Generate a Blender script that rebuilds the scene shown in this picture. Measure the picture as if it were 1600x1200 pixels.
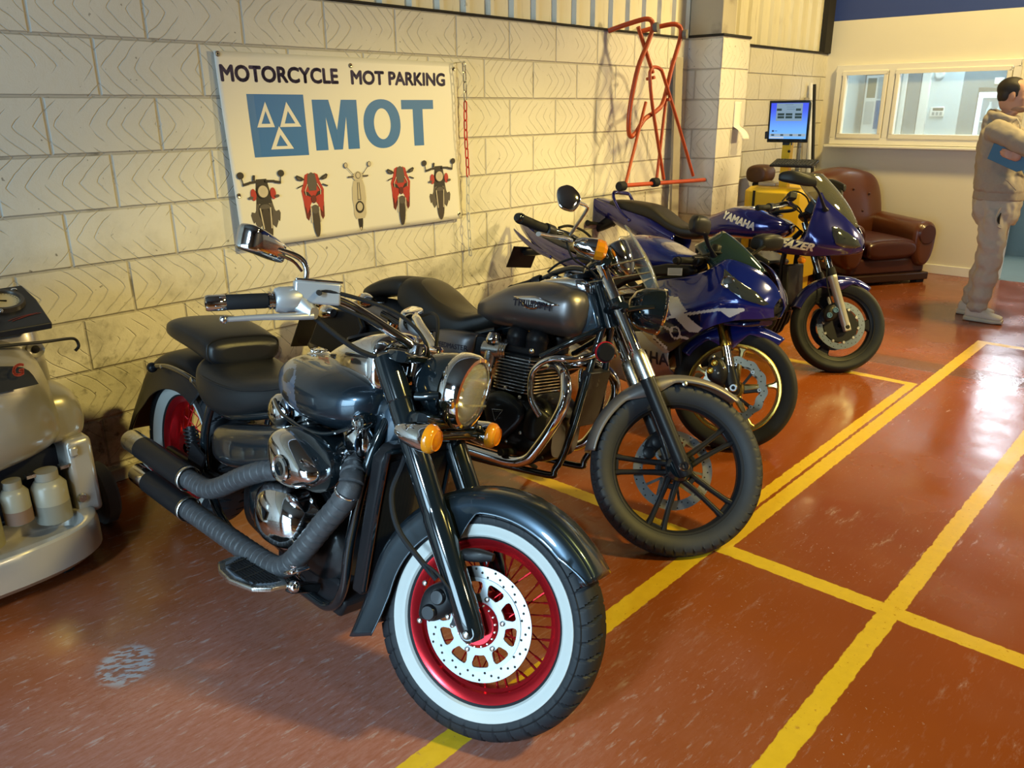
import bpy, bmesh, math, random
from math import sin, cos, pi, radians as rad, atan2, sqrt, hypot, degrees
from mathutils import Vector as V, Matrix
from mathutils.bvhtree import BVHTree
S = bpy.context.scene
for _o in list(bpy.data.objects): bpy.data.objects.remove(_o)
COL = S.collection
random.seed(7)

# ---------------------------------------------------------------- camera
YAW, PITCH, ROLL, CAM_H, CAM_D, FPX = 0.829797, 0.328663, -0.00776630, 1.592088, 3.598310, 1258.018
def _cam():
    f = V((sin(YAW)*cos(PITCH), cos(YAW)*cos(PITCH), -sin(PITCH)))
    r = V((cos(YAW), -sin(YAW), 0)); u = r.cross(f)
    r2 = cos(ROLL)*r + sin(ROLL)*u; u2 = -sin(ROLL)*r + cos(ROLL)*u
    c = bpy.data.cameras.new('camera'); o = bpy.data.objects.new('camera', c); COL.objects.link(o)
    c.sensor_fit = 'HORIZONTAL'; c.sensor_width = 36; c.lens = FPX/1600*36
    c.clip_start = .05; c.clip_end = 200
    o.matrix_world = Matrix(((r2.x, u2.x, -f.x, 0), (r2.y, u2.y, -f.y, -CAM_D), (r2.z, u2.z, -f.z, CAM_H), (0, 0, 0, 1)))
    S.camera = o
_cam()
# ---------------------------------------------------------------- exposure, world, lights
S.view_settings.view_transform = 'Standard'; S.view_settings.look = 'None'
S.view_settings.gamma = 1; S.view_settings.use_curve_mapping = False
S.view_settings.exposure = 0.0
S.cycles.use_denoising = True
S.cycles.max_bounces = 7; S.cycles.diffuse_bounces = 4; S.cycles.glossy_bounces = 4; S.cycles.transmission_bounces = 6
S.cycles.caustics_reflective = False; S.cycles.caustics_refractive = False
S.cycles.sample_clamp_indirect = 6
W = bpy.data.worlds.new('daylight'); S.world = W; W.use_nodes = True
W.node_tree.nodes['Background'].inputs[0].default_value = (.55, .75, 1, 1)
W.node_tree.nodes['Background'].inputs[1].default_value = 2.2
def light(name, kind, loc, target, power, col, size=1.0, size2=None, **k):
    L = bpy.data.lights.new(name, kind); o = bpy.data.objects.new(name, L); COL.objects.link(o)
    o.location = loc; d = V(target) - V(loc); o.rotation_euler = d.to_track_quat('-Z', 'Y').to_euler()
    L.energy = power; L.color = col
    if kind == 'AREA':
        L.size = size
        if size2: L.shape = 'RECTANGLE'; L.size_y = size2
    else: L.shadow_soft_size = size
    for a, b in k.items(): setattr(L, a, b)
    return o
WARM = (1.0, .75, .27); COOL = (.50, .80, 1.0)
light('doorway_daylight', 'AREA', (-5.4, -3.2, 1.6), (1.6, -2.3, .8), 330, COOL, 3.4, 2.9)
light('bay_led_lamp', 'SPOT', (-2.4, -3.4, 2.8), (.75, -2.2, .15), 640, (.60, .84, 1.0), .22, spot_size=rad(42), spot_blend=.6)
light('wall_floodlight', 'SPOT', (8.4, -5.0, 2.8), (4.3, -.6, .95), 860, (1.0, .76, .33), .22, spot_size=rad(46), spot_blend=.35)
light('high_bay_lamp', 'SPOT', (6.8, -2.8, 4.8), (7.4, -1.7, 0.4), 850, WARM, .3, spot_size=rad(110), spot_blend=.5)
light('high_bay_lamp', 'SPOT', (4.0, -6.0, 4.8), (3.4, -1.9, 0), 1450, (1.0, .76, .20), .25, spot_size=rad(52), spot_blend=.4)
light('far_bay_lamp', 'AREA', (3.0, -10.5, 4.8), (3.0, -9.5, 0), 150, (1.0, .80, .46), .8)
# ---------------------------------------------------------------- mesh helpers
def crom(P, k=6, closed=False):
    """Catmull-Rom through tuples"""
    n = len(P); out = []
    rng = n if closed else n-1
    for i in range(rng):
        if closed: a, b, c, d = P[(i-1) % n], P[i], P[(i+1) % n], P[(i+2) % n]
        else: a, b, c, d = P[max(i-1, 0)], P[i], P[i+1], P[min(i+2, n-1)]
        for j in range(k):
            t = j/k
            out.append(tuple(.5*(2*q+(r-p)*t+(2*p-5*q+4*r-s)*t*t+(3*q-p-3*r+s)*t**3) for p, q, r, s in zip(a, b, c, d)))
    if not closed: out.append(tuple(P[-1]))
    return out
def frame(ax):
    a = V(ax).normalized(); t = V((0, 0, 1)) if abs(a.z) < .9 else V((1, 0, 0))
    x = t.cross(a).normalized(); return x, a.cross(x), a
class G:
    def __init__(s): s.v = []; s.f = []; s.m = []; s.c = 0
    def add(s, vs, fs):
        n = len(s.v); s.v += [tuple(v) for v in vs]; s.f += [tuple(i+n for i in f) for f in fs]; s.m += [s.c]*len(fs); return s
    def grid(s, rows, cu=False, cv=False, cap=False):
        nr, nc = len(rows), len(rows[0]); fs = []
        for i in range(nr if cu else nr-1):
            for j in range(nc if cv else nc-1):
                a, b = i*nc, ((i+1) % nr)*nc; fs.append((a+j, a+(j+1) % nc, b+(j+1) % nc, b+j))
        if cap: fs += [tuple(range(nc))[::-1], tuple((nr-1)*nc+j for j in range(nc))]
        return s.add([p for r in rows for p in r], fs)
    def tube(s, pts, r, n=10, k=5, cap=True, closed=False, flat=1.0):
        P = crom([tuple(p)+((r[i],) if isinstance(r, (list, tuple)) else (r,)) for i, p in enumerate(pts)], k, closed) if k > 1 and len(pts) > 2 else \
            [tuple(p)+((r[i],) if isinstance(r, (list, tuple)) else (r,)) for i, p in enumerate(pts)]
        rows = []; X = None; N = len(P)
        for i, p in enumerate(P):
            q0 = V(P[(i-1) % N if closed else max(i-1, 0)][:3]); q1 = V(P[(i+1) % N if closed else min(i+1, N-1)][:3]); t = (q1-q0)
            t = t.normalized() if t.length > 1e-9 else V((0, 0, 1))
            if X is None: X = frame(t)[0]
            else: X = (X-t*X.dot(t)).normalized()
            Y = t.cross(X); c = V(p[:3])
            rows.append([c+p[3]*(cos(a)*X+flat*sin(a)*Y) for a in [2*pi*j/n for j in range(n)]])
        return s.grid(rows, closed, True, cap and not closed)
    def cyl(s, a, b, r0, r1=None, n=24, cap=True):
        return s.tube([a, b], [r0, r0 if r1 is None else r1], n, 1, cap)
    def lathe(s, prof, c, ax, n=48, closed=False, cap=False, a0=0, a1=2*pi, fn=None):
        x, y, a = frame(ax); c = V(c); full = abs(a1-a0-2*pi) < 1e-6; rows = []
        for i in range(n if full else n+1):
            t = a0+(a1-a0)*i/n; d = cos(t)*x+sin(t)*y
            rows.append([c+d*(r+(fn(t, j) if fn else 0))+a*h for j, (r, h) in enumerate(prof)])
        if closed: return s.grid(rows, full, True)
        s.grid(rows, full, False)
        return s
    def box(s, c, size, R=None, top=None):
        c = V(c); h = V(size)/2; tx, ty = top or (1, 1)
        vs = [V((sx*h.x*(tx if sz > 0 else 1), sy*h.y*(ty if sz > 0 else 1), sz*h.z)) for sz in (-1, 1) for sy in (-1, 1) for sx in (-1, 1)]
        if R is not None: vs = [R @ v for v in vs]
        return s.add([c+v for v in vs], [(0, 2, 3, 1), (4, 5, 7, 6), (0, 1, 5, 4), (2, 6, 7, 3), (0, 4, 6, 2), (1, 3, 7, 5)])
    def bar(s, a, b, w, t, up=(0, 0, 1)):
        a, b = V(a), V(b); d = (b-a); z = d.normalized(); x = V(up).cross(z)
        x = x.normalized() if x.length > 1e-6 else V((1, 0, 0)); y = z.cross(x)
        return s.box((a+b)/2, (w, t, d.length), Matrix((x, y, z)).transposed())
    def ell(s, c, r, R=None, nu=24, nv=14):
        c = V(c); rows = []
        for i in range(nv+1):
            t = pi*i/nv; z = -cos(t)*r[2]; k = max(sin(t), 1e-4)
            row = [V((r[0]*k*cos(2*pi*j/nu), r[1]*k*sin(2*pi*j/nu), z)) for j in range(nu)]
            rows.append([c+((R @ p) if R is not None else p) for p in row])
        return s.grid(rows, False, True)
    def prism(s, poly, fn, d0, d1):
        n = len(poly)
        return s.add([fn(x, y, d0) for x, y in poly]+[fn(x, y, d1) for x, y in poly],
                     [tuple(range(n))[::-1], tuple(range(n, 2*n))]+[(i, (i+1) % n, n+(i+1) % n, n+i) for i in range(n)])
    def flat(s, poly, fn): return s.add([fn(x, y) for x, y in poly], [tuple(range(len(poly)))])
    def loft(s, st, k=5, n=28, X=(0, 1, 0), Y=(0, 0, 1), cap=True):
        """stations (cx,cy,cz, a, bup, bdn, e): superellipse sections spanned by X,Y"""
        X, Y = V(X), V(Y); rows = []
        for (cx, cy, cz, a, bu, bd, e) in crom(st, k):
            row = []
            for j in range(n):
                t = 2*pi*j/n; ct, sn = cos(t), sin(t); e = max(e, 1)
                x = max(a, 1e-4)*math.copysign(abs(ct)**(2/e), ct); y = (bu if sn > 0 else bd)*math.copysign(abs(sn)**(2/e), sn)
                row.append(V((cx, cy, cz))+X*x+Y*y)
            rows.append(row)
        return s.grid(rows, False, True, cap)
def rot(ax, deg): return Matrix.Rotation(rad(deg), 3, ax)
def obj(name, g, mat, parent=None, bev=0, sub=0, auto=38, T=None, solid=0, seg=2, kind=None, off=-1, flat=False):
    me = bpy.data.meshes.new(name); vs = g.v if T is None else [tuple(T(V(v))) for v in g.v]
    me.from_pydata(vs, [], g.f)
    for m in (mat if isinstance(mat, (list, tuple)) else [mat]): me.materials.append(m)
    if any(g.m): me.polygons.foreach_set('material_index', g.m)
    bm = bmesh.new(); bm.from_mesh(me)
    bmesh.ops.remove_doubles(bm, verts=bm.verts, dist=1e-6)
    bmesh.ops.recalc_face_normals(bm, faces=bm.faces); bm.to_mesh(me); bm.free()
    if not flat:
        me.polygons.foreach_set('use_smooth', [True]*len(me.polygons))
        me.set_sharp_from_angle(angle=rad(auto))
    o = bpy.data.objects.new(name, me); COL.objects.link(o)
    if parent is not None: o.parent = parent
    if kind: o['kind'] = kind
    if solid: m = o.modifiers.new('s', 'SOLIDIFY'); m.thickness = solid; m.offset = off
    if bev: m = o.modifiers.new('b', 'BEVEL'); m.width = bev; m.segments = seg; m.limit_method = 'ANGLE'; m.angle_limit = rad(30)
    if sub: m = o.modifiers.new('u', 'SUBSURF'); m.levels = sub; m.render_levels = sub
    return o
def tag(o, label, cat, group=None, kind=None):
    o['label'] = label; o['category'] = cat
    if group: o['group'] = group
    if kind: o['kind'] = kind
    return o
def thing(name, label, cat, loc=(0, 0, 0), rz=0, group=None, M=None):
    o = bpy.data.objects.new(name, None); COL.objects.link(o); o.empty_display_size = .1
    if M is not None: o.matrix_world = M
    else: o.location = loc; o.rotation_euler = (0, 0, rz)
    return tag(o, label, cat, group)
def dup(o, parent=None):
    c = o.copy(); COL.objects.link(c)
    if parent is not None: c.parent = parent
    for ch in o.children: dup(ch, c)
    return c
def text(name, body, mat, place, parent=None, size=.1, bold=0, shear=0, align='LEFT', sx=1, space=1, thick=0, kind=None, sub=0):
    """lettering as a mesh; place maps (x, y) on the text's own plane to a point"""
    cu = bpy.data.curves.new(name, 'FONT'); cu.body = body; cu.size = size; cu.shear = shear
    cu.align_x = align; cu.space_character = space; cu.resolution_u = 4
    t = bpy.data.objects.new(name, cu); COL.objects.link(t)
    me = bpy.data.meshes.new_from_object(t.evaluated_get(bpy.context.evaluated_depsgraph_get()))
    bpy.data.objects.remove(t); bpy.data.curves.remove(cu)
    bm = bmesh.new(); bm.from_mesh(me)
    if sub:
        bmesh.ops.subdivide_edges(bm, edges=[e for e in bm.edges if e.calc_length() > sub], cuts=3)
        bmesh.ops.triangulate(bm, faces=bm.faces)
    if bold:
        base = bm.faces[:]
        for i, (dx, dy) in enumerate(((bold, 0), (-bold, 0), (0, bold), (0, -bold), (bold*.7, bold*.7), (-bold*.7, -bold*.7), (bold*.7, -bold*.7), (-bold*.7, bold*.7))):
            r = bmesh.ops.duplicate(bm, geom=base+list({e for f in base for e in f.edges})+list({v for f in base for v in f.verts}))
            for v in r['geom']:
                if isinstance(v, bmesh.types.BMVert): v.co.x += dx; v.co.y += dy
    if thick:
        r = bmesh.ops.extrude_face_region(bm, geom=bm.faces[:])
        for v in r['geom']:
            if isinstance(v, bmesh.types.BMVert): v.co.z += thick
    for v in bm.verts: v.co = place(v.co.x*sx, v.co.y, v.co.z)
    bm.to_mesh(me); bm.free(); me.materials.clear(); me.materials.append(mat)
    o = bpy.data.objects.new(name, me); COL.objects.link(o)
    if parent is not None: o.parent = parent
    if kind: o['kind'] = kind
    return o
def caster(o):
    dg = bpy.context.evaluated_depsgraph_get(); e = o.evaluated_get(dg); me = e.to_mesh()
    b = BVHTree.FromPolygons([v.co.copy() for v in me.vertices], [tuple(p.vertices) for p in me.polygons]); e.to_mesh_clear(); return b
# ---------------------------------------------------------------- materials
def lin(h):
    c = [int(h[i:i+2], 16)/255 for i in (0, 2, 4)]
    return tuple(x/12.92 if x <= .04045 else ((x+.055)/1.055)**2.4 for x in c)+(1,)
def mk(name, col, rough=.5, metal=0, coat=0, crough=.03, alpha=1, trans=0, emit=None, es=0, spec=.5, noise=0, nscale=30, bump=0, bscale=200, ior=1.45, rvar=0):
    m = bpy.data.materials.new(name); m.use_nodes = True; N = m.node_tree.nodes; L = m.node_tree.links; b = N['Principled BSDF']
    c = lin(col) if isinstance(col, str) else tuple(col)+(1,)
    I = b.inputs; I['Base Color'].default_value = c; I['Roughness'].default_value = rough; I['Metallic'].default_value = metal
    I['Coat Weight'].default_value = coat; I['Coat Roughness'].default_value = crough; I['Alpha'].default_value = alpha
    I['Transmission Weight'].default_value = trans; I['IOR'].default_value = ior; I['Specular IOR Level'].default_value = spec
    if emit: I['Emission Color'].default_value = lin(emit); I['Emission Strength'].default_value = es
    tc = N.new('ShaderNodeTexCoord')
    n = N.new('ShaderNodeTexNoise'); n.inputs['Scale'].default_value = nscale; n.inputs['Detail'].default_value = 5
    L.new(tc.outputs['Object'], n.inputs['Vector'])
    if noise:
        mx = N.new('ShaderNodeMix'); mx.data_type = 'RGBA'; mx.inputs[6].default_value = c
        mx.inputs[7].default_value = tuple(x*(1-noise) for x in c[:3])+(1,); L.new(n.outputs['Fac'], mx.inputs[0]); L.new(mx.outputs[2], I['Base Color'])
    if rvar:
        mr = N.new('ShaderNodeMapRange'); mr.inputs['To Min'].default_value = max(rough-rvar, .02); mr.inputs['To Max'].default_value = rough+rvar
        L.new(n.outputs['Fac'], mr.inputs['Value']); L.new(mr.outputs[0], I['Roughness'])
    if bump:
        n2 = N.new('ShaderNodeTexNoise'); n2.inputs['Scale'].default_value = bscale; n2.inputs['Detail'].default_value = 3; L.new(tc.outputs['Object'], n2.inputs['Vector'])
        bp = N.new('ShaderNodeBump'); bp.inputs['Strength'].default_value = bump; bp.inputs['Distance'].default_value = .002
        L.new(n2.outputs['Fac'], bp.inputs['Height']); L.new(bp.outputs[0], I['Normal'])
    return m
class NT:
    """tiny node-math helper"""
    def __init__(s, name):
        s.mat = bpy.data.materials.new(name); s.mat.use_nodes = True; s.N = s.mat.node_tree.nodes; s.L = s.mat.node_tree.links; s.b = s.N['Principled BSDF']
        s.tc = s.N.new('ShaderNodeTexCoord'); s.sep = s.N.new('ShaderNodeSeparateXYZ'); s.L.new(s.tc.outputs['Object'], s.sep.inputs[0])
        s.x, s.y, s.z = s.sep.outputs
    def put(s, sock, v):
        if isinstance(v, (int, float)): sock.default_value = v
        elif isinstance(v, tuple): sock.default_value = v
        else: s.L.new(v, sock)
    def m(s, op, a, b=0.0, c=0.0):
        n = s.N.new('ShaderNodeMath'); n.operation = op; s.put(n.inputs[0], a); s.put(n.inputs[1], b)
        if op in ('MULTIPLY_ADD', 'PINGPONG', 'SMOOTH_MIN'): s.put(n.inputs[2], c)
        return n.outputs[0]
    def ramp(s, v, a, b, o0=0.0, o1=1.0):
        n = s.N.new('ShaderNodeMapRange'); n.interpolation_type = 'SMOOTHSTEP'; s.put(n.inputs[0], v); n.inputs[1].default_value = a; n.inputs[2].default_value = b
        n.inputs[3].default_value = o0; n.inputs[4].default_value = o1; return n.outputs[0]
    def noise(s, scale, detail=4, vec=None, rough=.5, dist=0):
        n = s.N.new('ShaderNodeTexNoise'); n.inputs['Scale'].default_value = scale; n.inputs['Detail'].default_value = detail
        n.inputs['Roughness'].default_value = rough; n.inputs['Distortion'].default_value = dist
        s.L.new(vec if vec is not None else s.tc.outputs['Object'], n.inputs['Vector']); return n.outputs['Fac']
    def vec(s, x, y, z=0.0):
        n = s.N.new('ShaderNodeCombineXYZ'); s.put(n.inputs[0], x); s.put(n.inputs[1], y); s.put(n.inputs[2], z); return n.outputs[0]
    def white(s, v): n = s.N.new('ShaderNodeTexWhiteNoise'); n.noise_dimensions = '3D'; s.L.new(v, n.inputs['Vector']); return n.outputs['Value']
    def mix(s, f, a, b):
        n = s.N.new('ShaderNodeMix'); n.data_type = 'RGBA'; s.put(n.inputs[0], f); s.put(n.inputs[6], a); s.put(n.inputs[7], b); return n.outputs[2]
    def bump(s, h, strength=.5, dist=.01):
        n = s.N.new('ShaderNodeBump'); n.inputs['Strength'].default_value = strength; n.inputs['Distance'].default_value = dist; s.L.new(h, n.inputs['Height'])
        s.L.new(n.outputs[0], s.b.inputs['Normal'])
    def out(s, k, v): s.put(s.b.inputs[k], v)
M = dict(
 chrome=mk('chrome', (.82, .83, .85), .06, 1), brushed=mk('brushed_metal', (.62, .62, .60), .28, 1, rvar=.06), alu=mk('aluminium', (.75, .76, .78), .22, 1),
 black=mk('black_paint', (.010, .011, .013), .3, 0, .3, spec=.3), gloss=mk('gloss_black', (.006, .010, .013), .12, 0, .9), satin=mk('satin_black', (.012, .012, .014), .42, 0, .05, spec=.25),
 rubber=mk('rubber', (.014, .015, .018), .68, spec=.25, noise=.3, nscale=60), tyre=mk('tyre_rubber', (.018, .021, .026), .55, spec=.3, noise=.25, nscale=25), plastic=mk('black_plastic', (.014, .014, .016), .42, spec=.3, bump=.05),
 leather=mk('black_seat_vinyl', (.011, .011, .012), .36, spec=.45, bump=.25, bscale=420), blackseat=mk('matte_seat_vinyl', (.018, .016, .014), .45, spec=.35, bump=.2, bscale=350),
 red=mk('anodised_red', (.60, .02, .03), .24, .75), white=mk('whitewall', (.56, .59, .57), .5, noise=.08, nscale=15),
 crpaint=mk('metallic_blue_grey', (.030, .048, .068), .30, .75, 1, noise=.15, nscale=400), flame=mk('flame_blue', (.15, .21, .33), .32, .7, 1),
 grey=mk('matte_graphite', (.20, .19, .195), .36, .85, bump=.02), greyp=mk('matte_graphite_trim', (.26, .24, .23), .4, .7),
 blue=mk('racing_blue', (.008, .018, .20), .16, .25, 1), navy=mk('deep_navy', (.006, .010, .06), .16, .2, 1), fblue=mk('violet_blue', (.014, .016, .16), .16, .35, 1),
 wht=mk('white_paint', (.75, .74, .72), .25, 0, .5), silver=mk('silver_paint', (.42, .42, .44), .33, .6, .3), gold=mk('gold_anodise', (.78, .52, .10), .22, 1), goldr=mk('gold_wheel', (.62, .47, .20), .28, .9, .3),
 amber=mk('amber_lens', (.95, .33, .01), .12, 0, .8, trans=.25), glass=mk('lens_glass', (1, 1, 1), .02, trans=1, ior=1.4), redl=mk('red_lens', (.5, .01, .02), .15, 0, .6),
 smoke=mk('smoked_screen', (.10, .12, .11), .03, alpha=.62, coat=1), clear=mk('clear_screen', (.35, .36, .32), .03, alpha=.40, coat=1), smokeg=mk('dark_tint', (.02, .04, .04), .05, alpha=.88, coat=1),
 reflector=mk('reflector', (.85, .85, .82), .1, 1), wrap=None, orange=mk('orange_red_paint', (.50, .075, .02), .38, noise=.35, nscale=14),
 yellow=mk('machine_yellow', (.80, .53, .02), .4, noise=.12, nscale=6), wood=mk('grey_timber', (.38, .34, .27), .7, noise=.3, nscale=12), upvc=mk('white_upvc', (.80, .76, .66), .35),
 trimw=mk('white_trim', (.80, .78, .72), .4), cream=mk('paper', (.82, .80, .72), .7), dark=mk('dark_gap', (.02, .018, .015), .9), beige=mk('champagne_plastic', (.44, .41, .37), .3, .35, .4, noise=.06, nscale=5),
 skin=mk('skin', (.50, .27, .19), .5), hair=mk('dark_hair', (.018, .013, .010), .6, bump=.6, bscale=300), hoodie=mk('sand_fleece', (.36, .31, .25), .9, noise=.15, nscale=60, bump=.3, bscale=160),
 jog=mk('pale_grey_fleece', (.46, .42, .36), .9, noise=.12, nscale=50, bump=.3, bscale=140), shoe=mk('white_trainer', (.60, .55, .46), .6), teal=mk('teal_folder', (.035, .13, .24), .45), darkskin=mk('lips', (.33, .13, .10), .5), eye=mk('eye_white', (.7, .7, .7), .2),
 chain_r=mk('red_plastic', (.55, .03, .02), .4), chain_w=mk('cream_plastic', (.72, .66, .48), .45), print_=mk('black_print', (.02, .015, .03), .6), navyp=mk('navy_print', (.03, .02, .10), .55),
)
def wrap_mat():
    n = NT('heat_wrap'); f = n.noise(60); n.out('Base Color', n.mix(f, (.02, .021, .024, 1), (.085, .088, .096, 1))); n.out('Roughness', .42); n.bump(n.noise(500, 2), .5, .002); return n.mat
M['wrap'] = wrap_mat()
# ---------------------------------------------------------------- room materials
def block_mat():
    n = NT('painted_blockwork'); u = n.m('ADD', n.x, n.y)
    zr = n.m('DIVIDE', n.m('SUBTRACT', n.z, .08), .225); row = n.m('FLOOR', zr); zf = n.m('SUBTRACT', zr, row)
    ur = n.m('DIVIDE', n.m('ADD', n.m('ADD', u, .12), n.m('MULTIPLY', n.m('MODULO', n.m('ABSOLUTE', row), 2.0), .225)), .45)
    col = n.m('FLOOR', ur); uf = n.m('SUBTRACT', ur, col)
    eu = n.m('MULTIPLY', n.m('MINIMUM', uf, n.m('SUBTRACT', 1.0, uf)), .45); ez = n.m('MULTIPLY', n.m('MINIMUM', zf, n.m('SUBTRACT', 1.0, zf)), .225)
    wob = n.m('MULTIPLY', n.m('SUBTRACT', n.noise(9), .5), .006)
    joint = n.ramp(n.m('ADD', n.m('MINIMUM', eu, ez), wob), .002, .009, 0.0, 1.0)
    idv = n.vec(col, row, 3.0); rnd = n.white(idv)
    sgn = n.m('SUBTRACT', n.m('MULTIPLY', n.m('GREATER_THAN', rnd, .4), 2.0), 1.0)
    zc = n.m('ABSOLUTE', n.m('SUBTRACT', zf, .5)); zc = n.m('ADD', n.m('MULTIPLY', n.m('POWER', zc, 1.25), .26), n.m('MULTIPLY', n.noise(7, 2), .05))
    ph = n.m('DIVIDE', n.m('ADD', n.m('MULTIPLY', zc, sgn), n.m('ADD', u, n.m('MULTIPLY', rnd, .1))), .068)
    fr = n.m('FRACT', n.m('ADD', ph, 100.0)); gl = n.m('ABSOLUTE', n.m('SUBTRACT', fr, .5))
    gr = n.ramp(n.m('ADD', gl, n.m('MULTIPLY', n.ramp(n.noise(5, 3), .50, .62), .08)), .0, .07, 0.0, 1.0)
    h = n.m('ADD', n.m('MULTIPLY', joint, 1.0), n.m('MULTIPLY', gr, .45)); h = n.m('ADD', h, n.m('MULTIPLY', n.noise(140, 3), .12)); h = n.m('ADD', h, n.m('MULTIPLY', n.noise(26, 3), .25))
    n.bump(h, .75, .008)
    low = n.ramp(n.z, .25, 1.35, 1.0, 0.0)
    dirt = n.m('MULTIPLY', n.ramp(n.noise(2.6, 6, None, .7), .47, .72), n.m('MULTIPLY_ADD', low, 1.15, .16))
    smud = n.m('MULTIPLY', n.ramp(n.noise(17, 5, None, .65), .53, .72), n.m('MULTIPLY_ADD', n.ramp(n.z, .35, .95, 1.0, 0.0), .75, .05))
    spk = n.ramp(n.noise(38, 2), .70, .76); crk = n.m('MULTIPLY', n.ramp(n.noise(4, 5), .6, .7), n.m('SUBTRACT', 1.0, joint))
    d = n.m('MINIMUM', n.m('ADD', n.m('ADD', n.m('MULTIPLY', dirt, .55), smud), n.m('ADD', n.m('MULTIPLY', spk, .7), n.m('MULTIPLY', crk, .8))), 1.0)
    base = n.mix(n.noise(1.3, 3), (.74, .71, .64, 1), (.66, .63, .56, 1))
    base = n.mix(n.m('MAXIMUM', n.m('MULTIPLY', n.m('SUBTRACT', 1.0, gr), .20), n.m('MULTIPLY', n.m('SUBTRACT', 1.0, joint), .5)), base, (.30, .26, .21, 1))
    n.out('Base Color', n.mix(d, base, (.13, .115, .09, 1))); n.out('Roughness', .62); return n.mat
def floor_mat():
    n = NT('painted_concrete_floor'); wob = n.m('MULTIPLY', n.m('SUBTRACT', n.noise(26, 4), .5), .016)
    def rect(x0, y0, x1, y1):
        return n.m('MULTIPLY', n.m('MULTIPLY', n.ramp(n.m('SUBTRACT', n.m('ADD', n.x, wob), x0), -.002, .002), n.ramp(n.m('SUBTRACT', x1, n.m('ADD', n.x, wob)), -.002, .002)),
                   n.m('MULTIPLY', n.ramp(n.m('SUBTRACT', n.m('ADD', n.y, wob), y0), -.002, .002), n.ramp(n.m('SUBTRACT', y1, n.m('ADD', n.y, wob)), -.002, .002)))
    line = None
    for r in [(-4, -2.345, 2.56, -2.27), (2.56, -2.385, 6.36, -2.315), (2.62, -2.30, 5.06, -2.245), (-4, -3.012, 9, -2.945), (2.50, -9, 2.575, 0), (6.29, -9, 6.36, -2.33), (5.0, -2.25, 5.06, 0)]:
        q = rect(*r); line = q if line is None else n.m('MAXIMUM', line, q)
    wear = n.ramp(n.noise(24, 6, None, .75), .60, .70); wear2 = n.ramp(n.noise(90, 3), .66, .72)
    lf = n.m('MULTIPLY', line, n.m('SUBTRACT', 1.0, n.m('MULTIPLY', n.m('MAXIMUM', wear, wear2), .55)))
    st = n.vec(n.m('MULTIPLY', n.m('ADD', n.x, n.m('MULTIPLY', n.y, .35)), 2.2), n.m('MULTIPLY', n.y, 9.0))
    base = n.mix(n.noise(1.8, 5), (.262, .066, .012, 1), (.185, .045, .009, 1))
    scuf = n.m('MULTIPLY', n.ramp(n.noise(2.2, 6, st, .75), .54, .74), n.ramp(n.noise(1.1, 2), .45, .6))
    base = n.mix(n.m('MULTIPLY', scuf, .5), base, (.36, .27, .25, 1))
    chip = n.m('MULTIPLY', n.ramp(n.noise(75, 3), .675, .70), n.ramp(n.noise(2.0, 3), .45, .60)); base = n.mix(n.m('MULTIPLY', chip, .65), base, (.42, .35, .31, 1))
    dk = n.ramp(n.noise(3.1, 6, None, .7), .62, .8); base = n.mix(n.m('MULTIPLY', dk, .45), base, (.05, .028, .02, 1))
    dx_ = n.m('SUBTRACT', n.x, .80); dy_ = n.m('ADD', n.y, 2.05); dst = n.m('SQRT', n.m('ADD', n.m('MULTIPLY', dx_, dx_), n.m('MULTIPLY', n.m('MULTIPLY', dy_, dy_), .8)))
    dust_coolcast = n.m('MULTIPLY', n.ramp(n.m('ADD', dst, n.m('MULTIPLY', n.m('SUBTRACT', n.noise(2.3, 5), .5), 1.1)), .25, 1.45, 1.0, 0.0), n.ramp(n.noise(9, 6, st, .75), .25, .75, .35, 1.0))  # floor dust, with the cool light's pink cast painted into the same mask
    base = n.mix(n.m('MULTIPLY', dust_coolcast, .62), base, (.40, .215, .20, 1)); dust2 = n.m('MULTIPLY', n.ramp(n.noise(6, 6, st, .7), .55, .68), n.ramp(dst, .5, 1.7, 1.0, .12)); base = n.mix(n.m('MULTIPLY', dust2, .55), base, (.42, .36, .36, 1))
    px = n.m('DIVIDE', n.m('ADD', n.m('MULTIPLY', n.m('SUBTRACT', n.x, .712), .89), n.m('MULTIPLY', n.m('ADD', n.y, 1.345), -.45)), .085); py = n.m('DIVIDE', n.m('ADD', n.m('MULTIPLY', n.m('SUBTRACT', n.x, .712), .45), n.m('MULTIPLY', n.m('ADD', n.y, 1.345), .89)), .105)
    blob = n.ramp(n.m('SQRT', n.m('ADD', n.m('MULTIPLY', px, px), n.m('MULTIPLY', py, py))), .75, 1.1, 1.0, 0.0)
    pch = n.m('MULTIPLY', blob, n.ramp(n.noise(1, 3, n.vec(n.m('MULTIPLY', px, 2.2), n.m('MULTIPLY', py, 7.0))), .46, .52)); base = n.mix(n.m('MULTIPLY', pch, .75), base, (.36, .39, .44, 1))
    # repaired strip crossing the bay
    sx = n.m('ADD', n.x, n.m('MULTIPLY', n.y, .06)); strip = n.m('MULTIPLY', n.ramp(n.m('ABSOLUTE', n.m('ADD', n.m('SUBTRACT', sx, 5.33), wob)), .10, .125, 1.0, 0.0), n.m('LESS_THAN', n.y, -1.75))
    base = n.mix(n.m('MULTIPLY', strip, .6), base, (.10, .055, .035, 1))
    yc = n.mix(n.noise(30, 4), (.66, .44, .02, 1), (.52, .33, .012, 1))
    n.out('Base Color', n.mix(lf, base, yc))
    rg = n.m('ADD', n.ramp(n.noise(3, 5), .35, .7, .13, .30), n.m('ADD', n.m('MULTIPLY', n.m('ADD', scuf, dust_coolcast), .22), n.m('MULTIPLY', lf, .15)))
    n.out('Roughness', rg); n.out('Specular IOR Level', .55)
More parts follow.
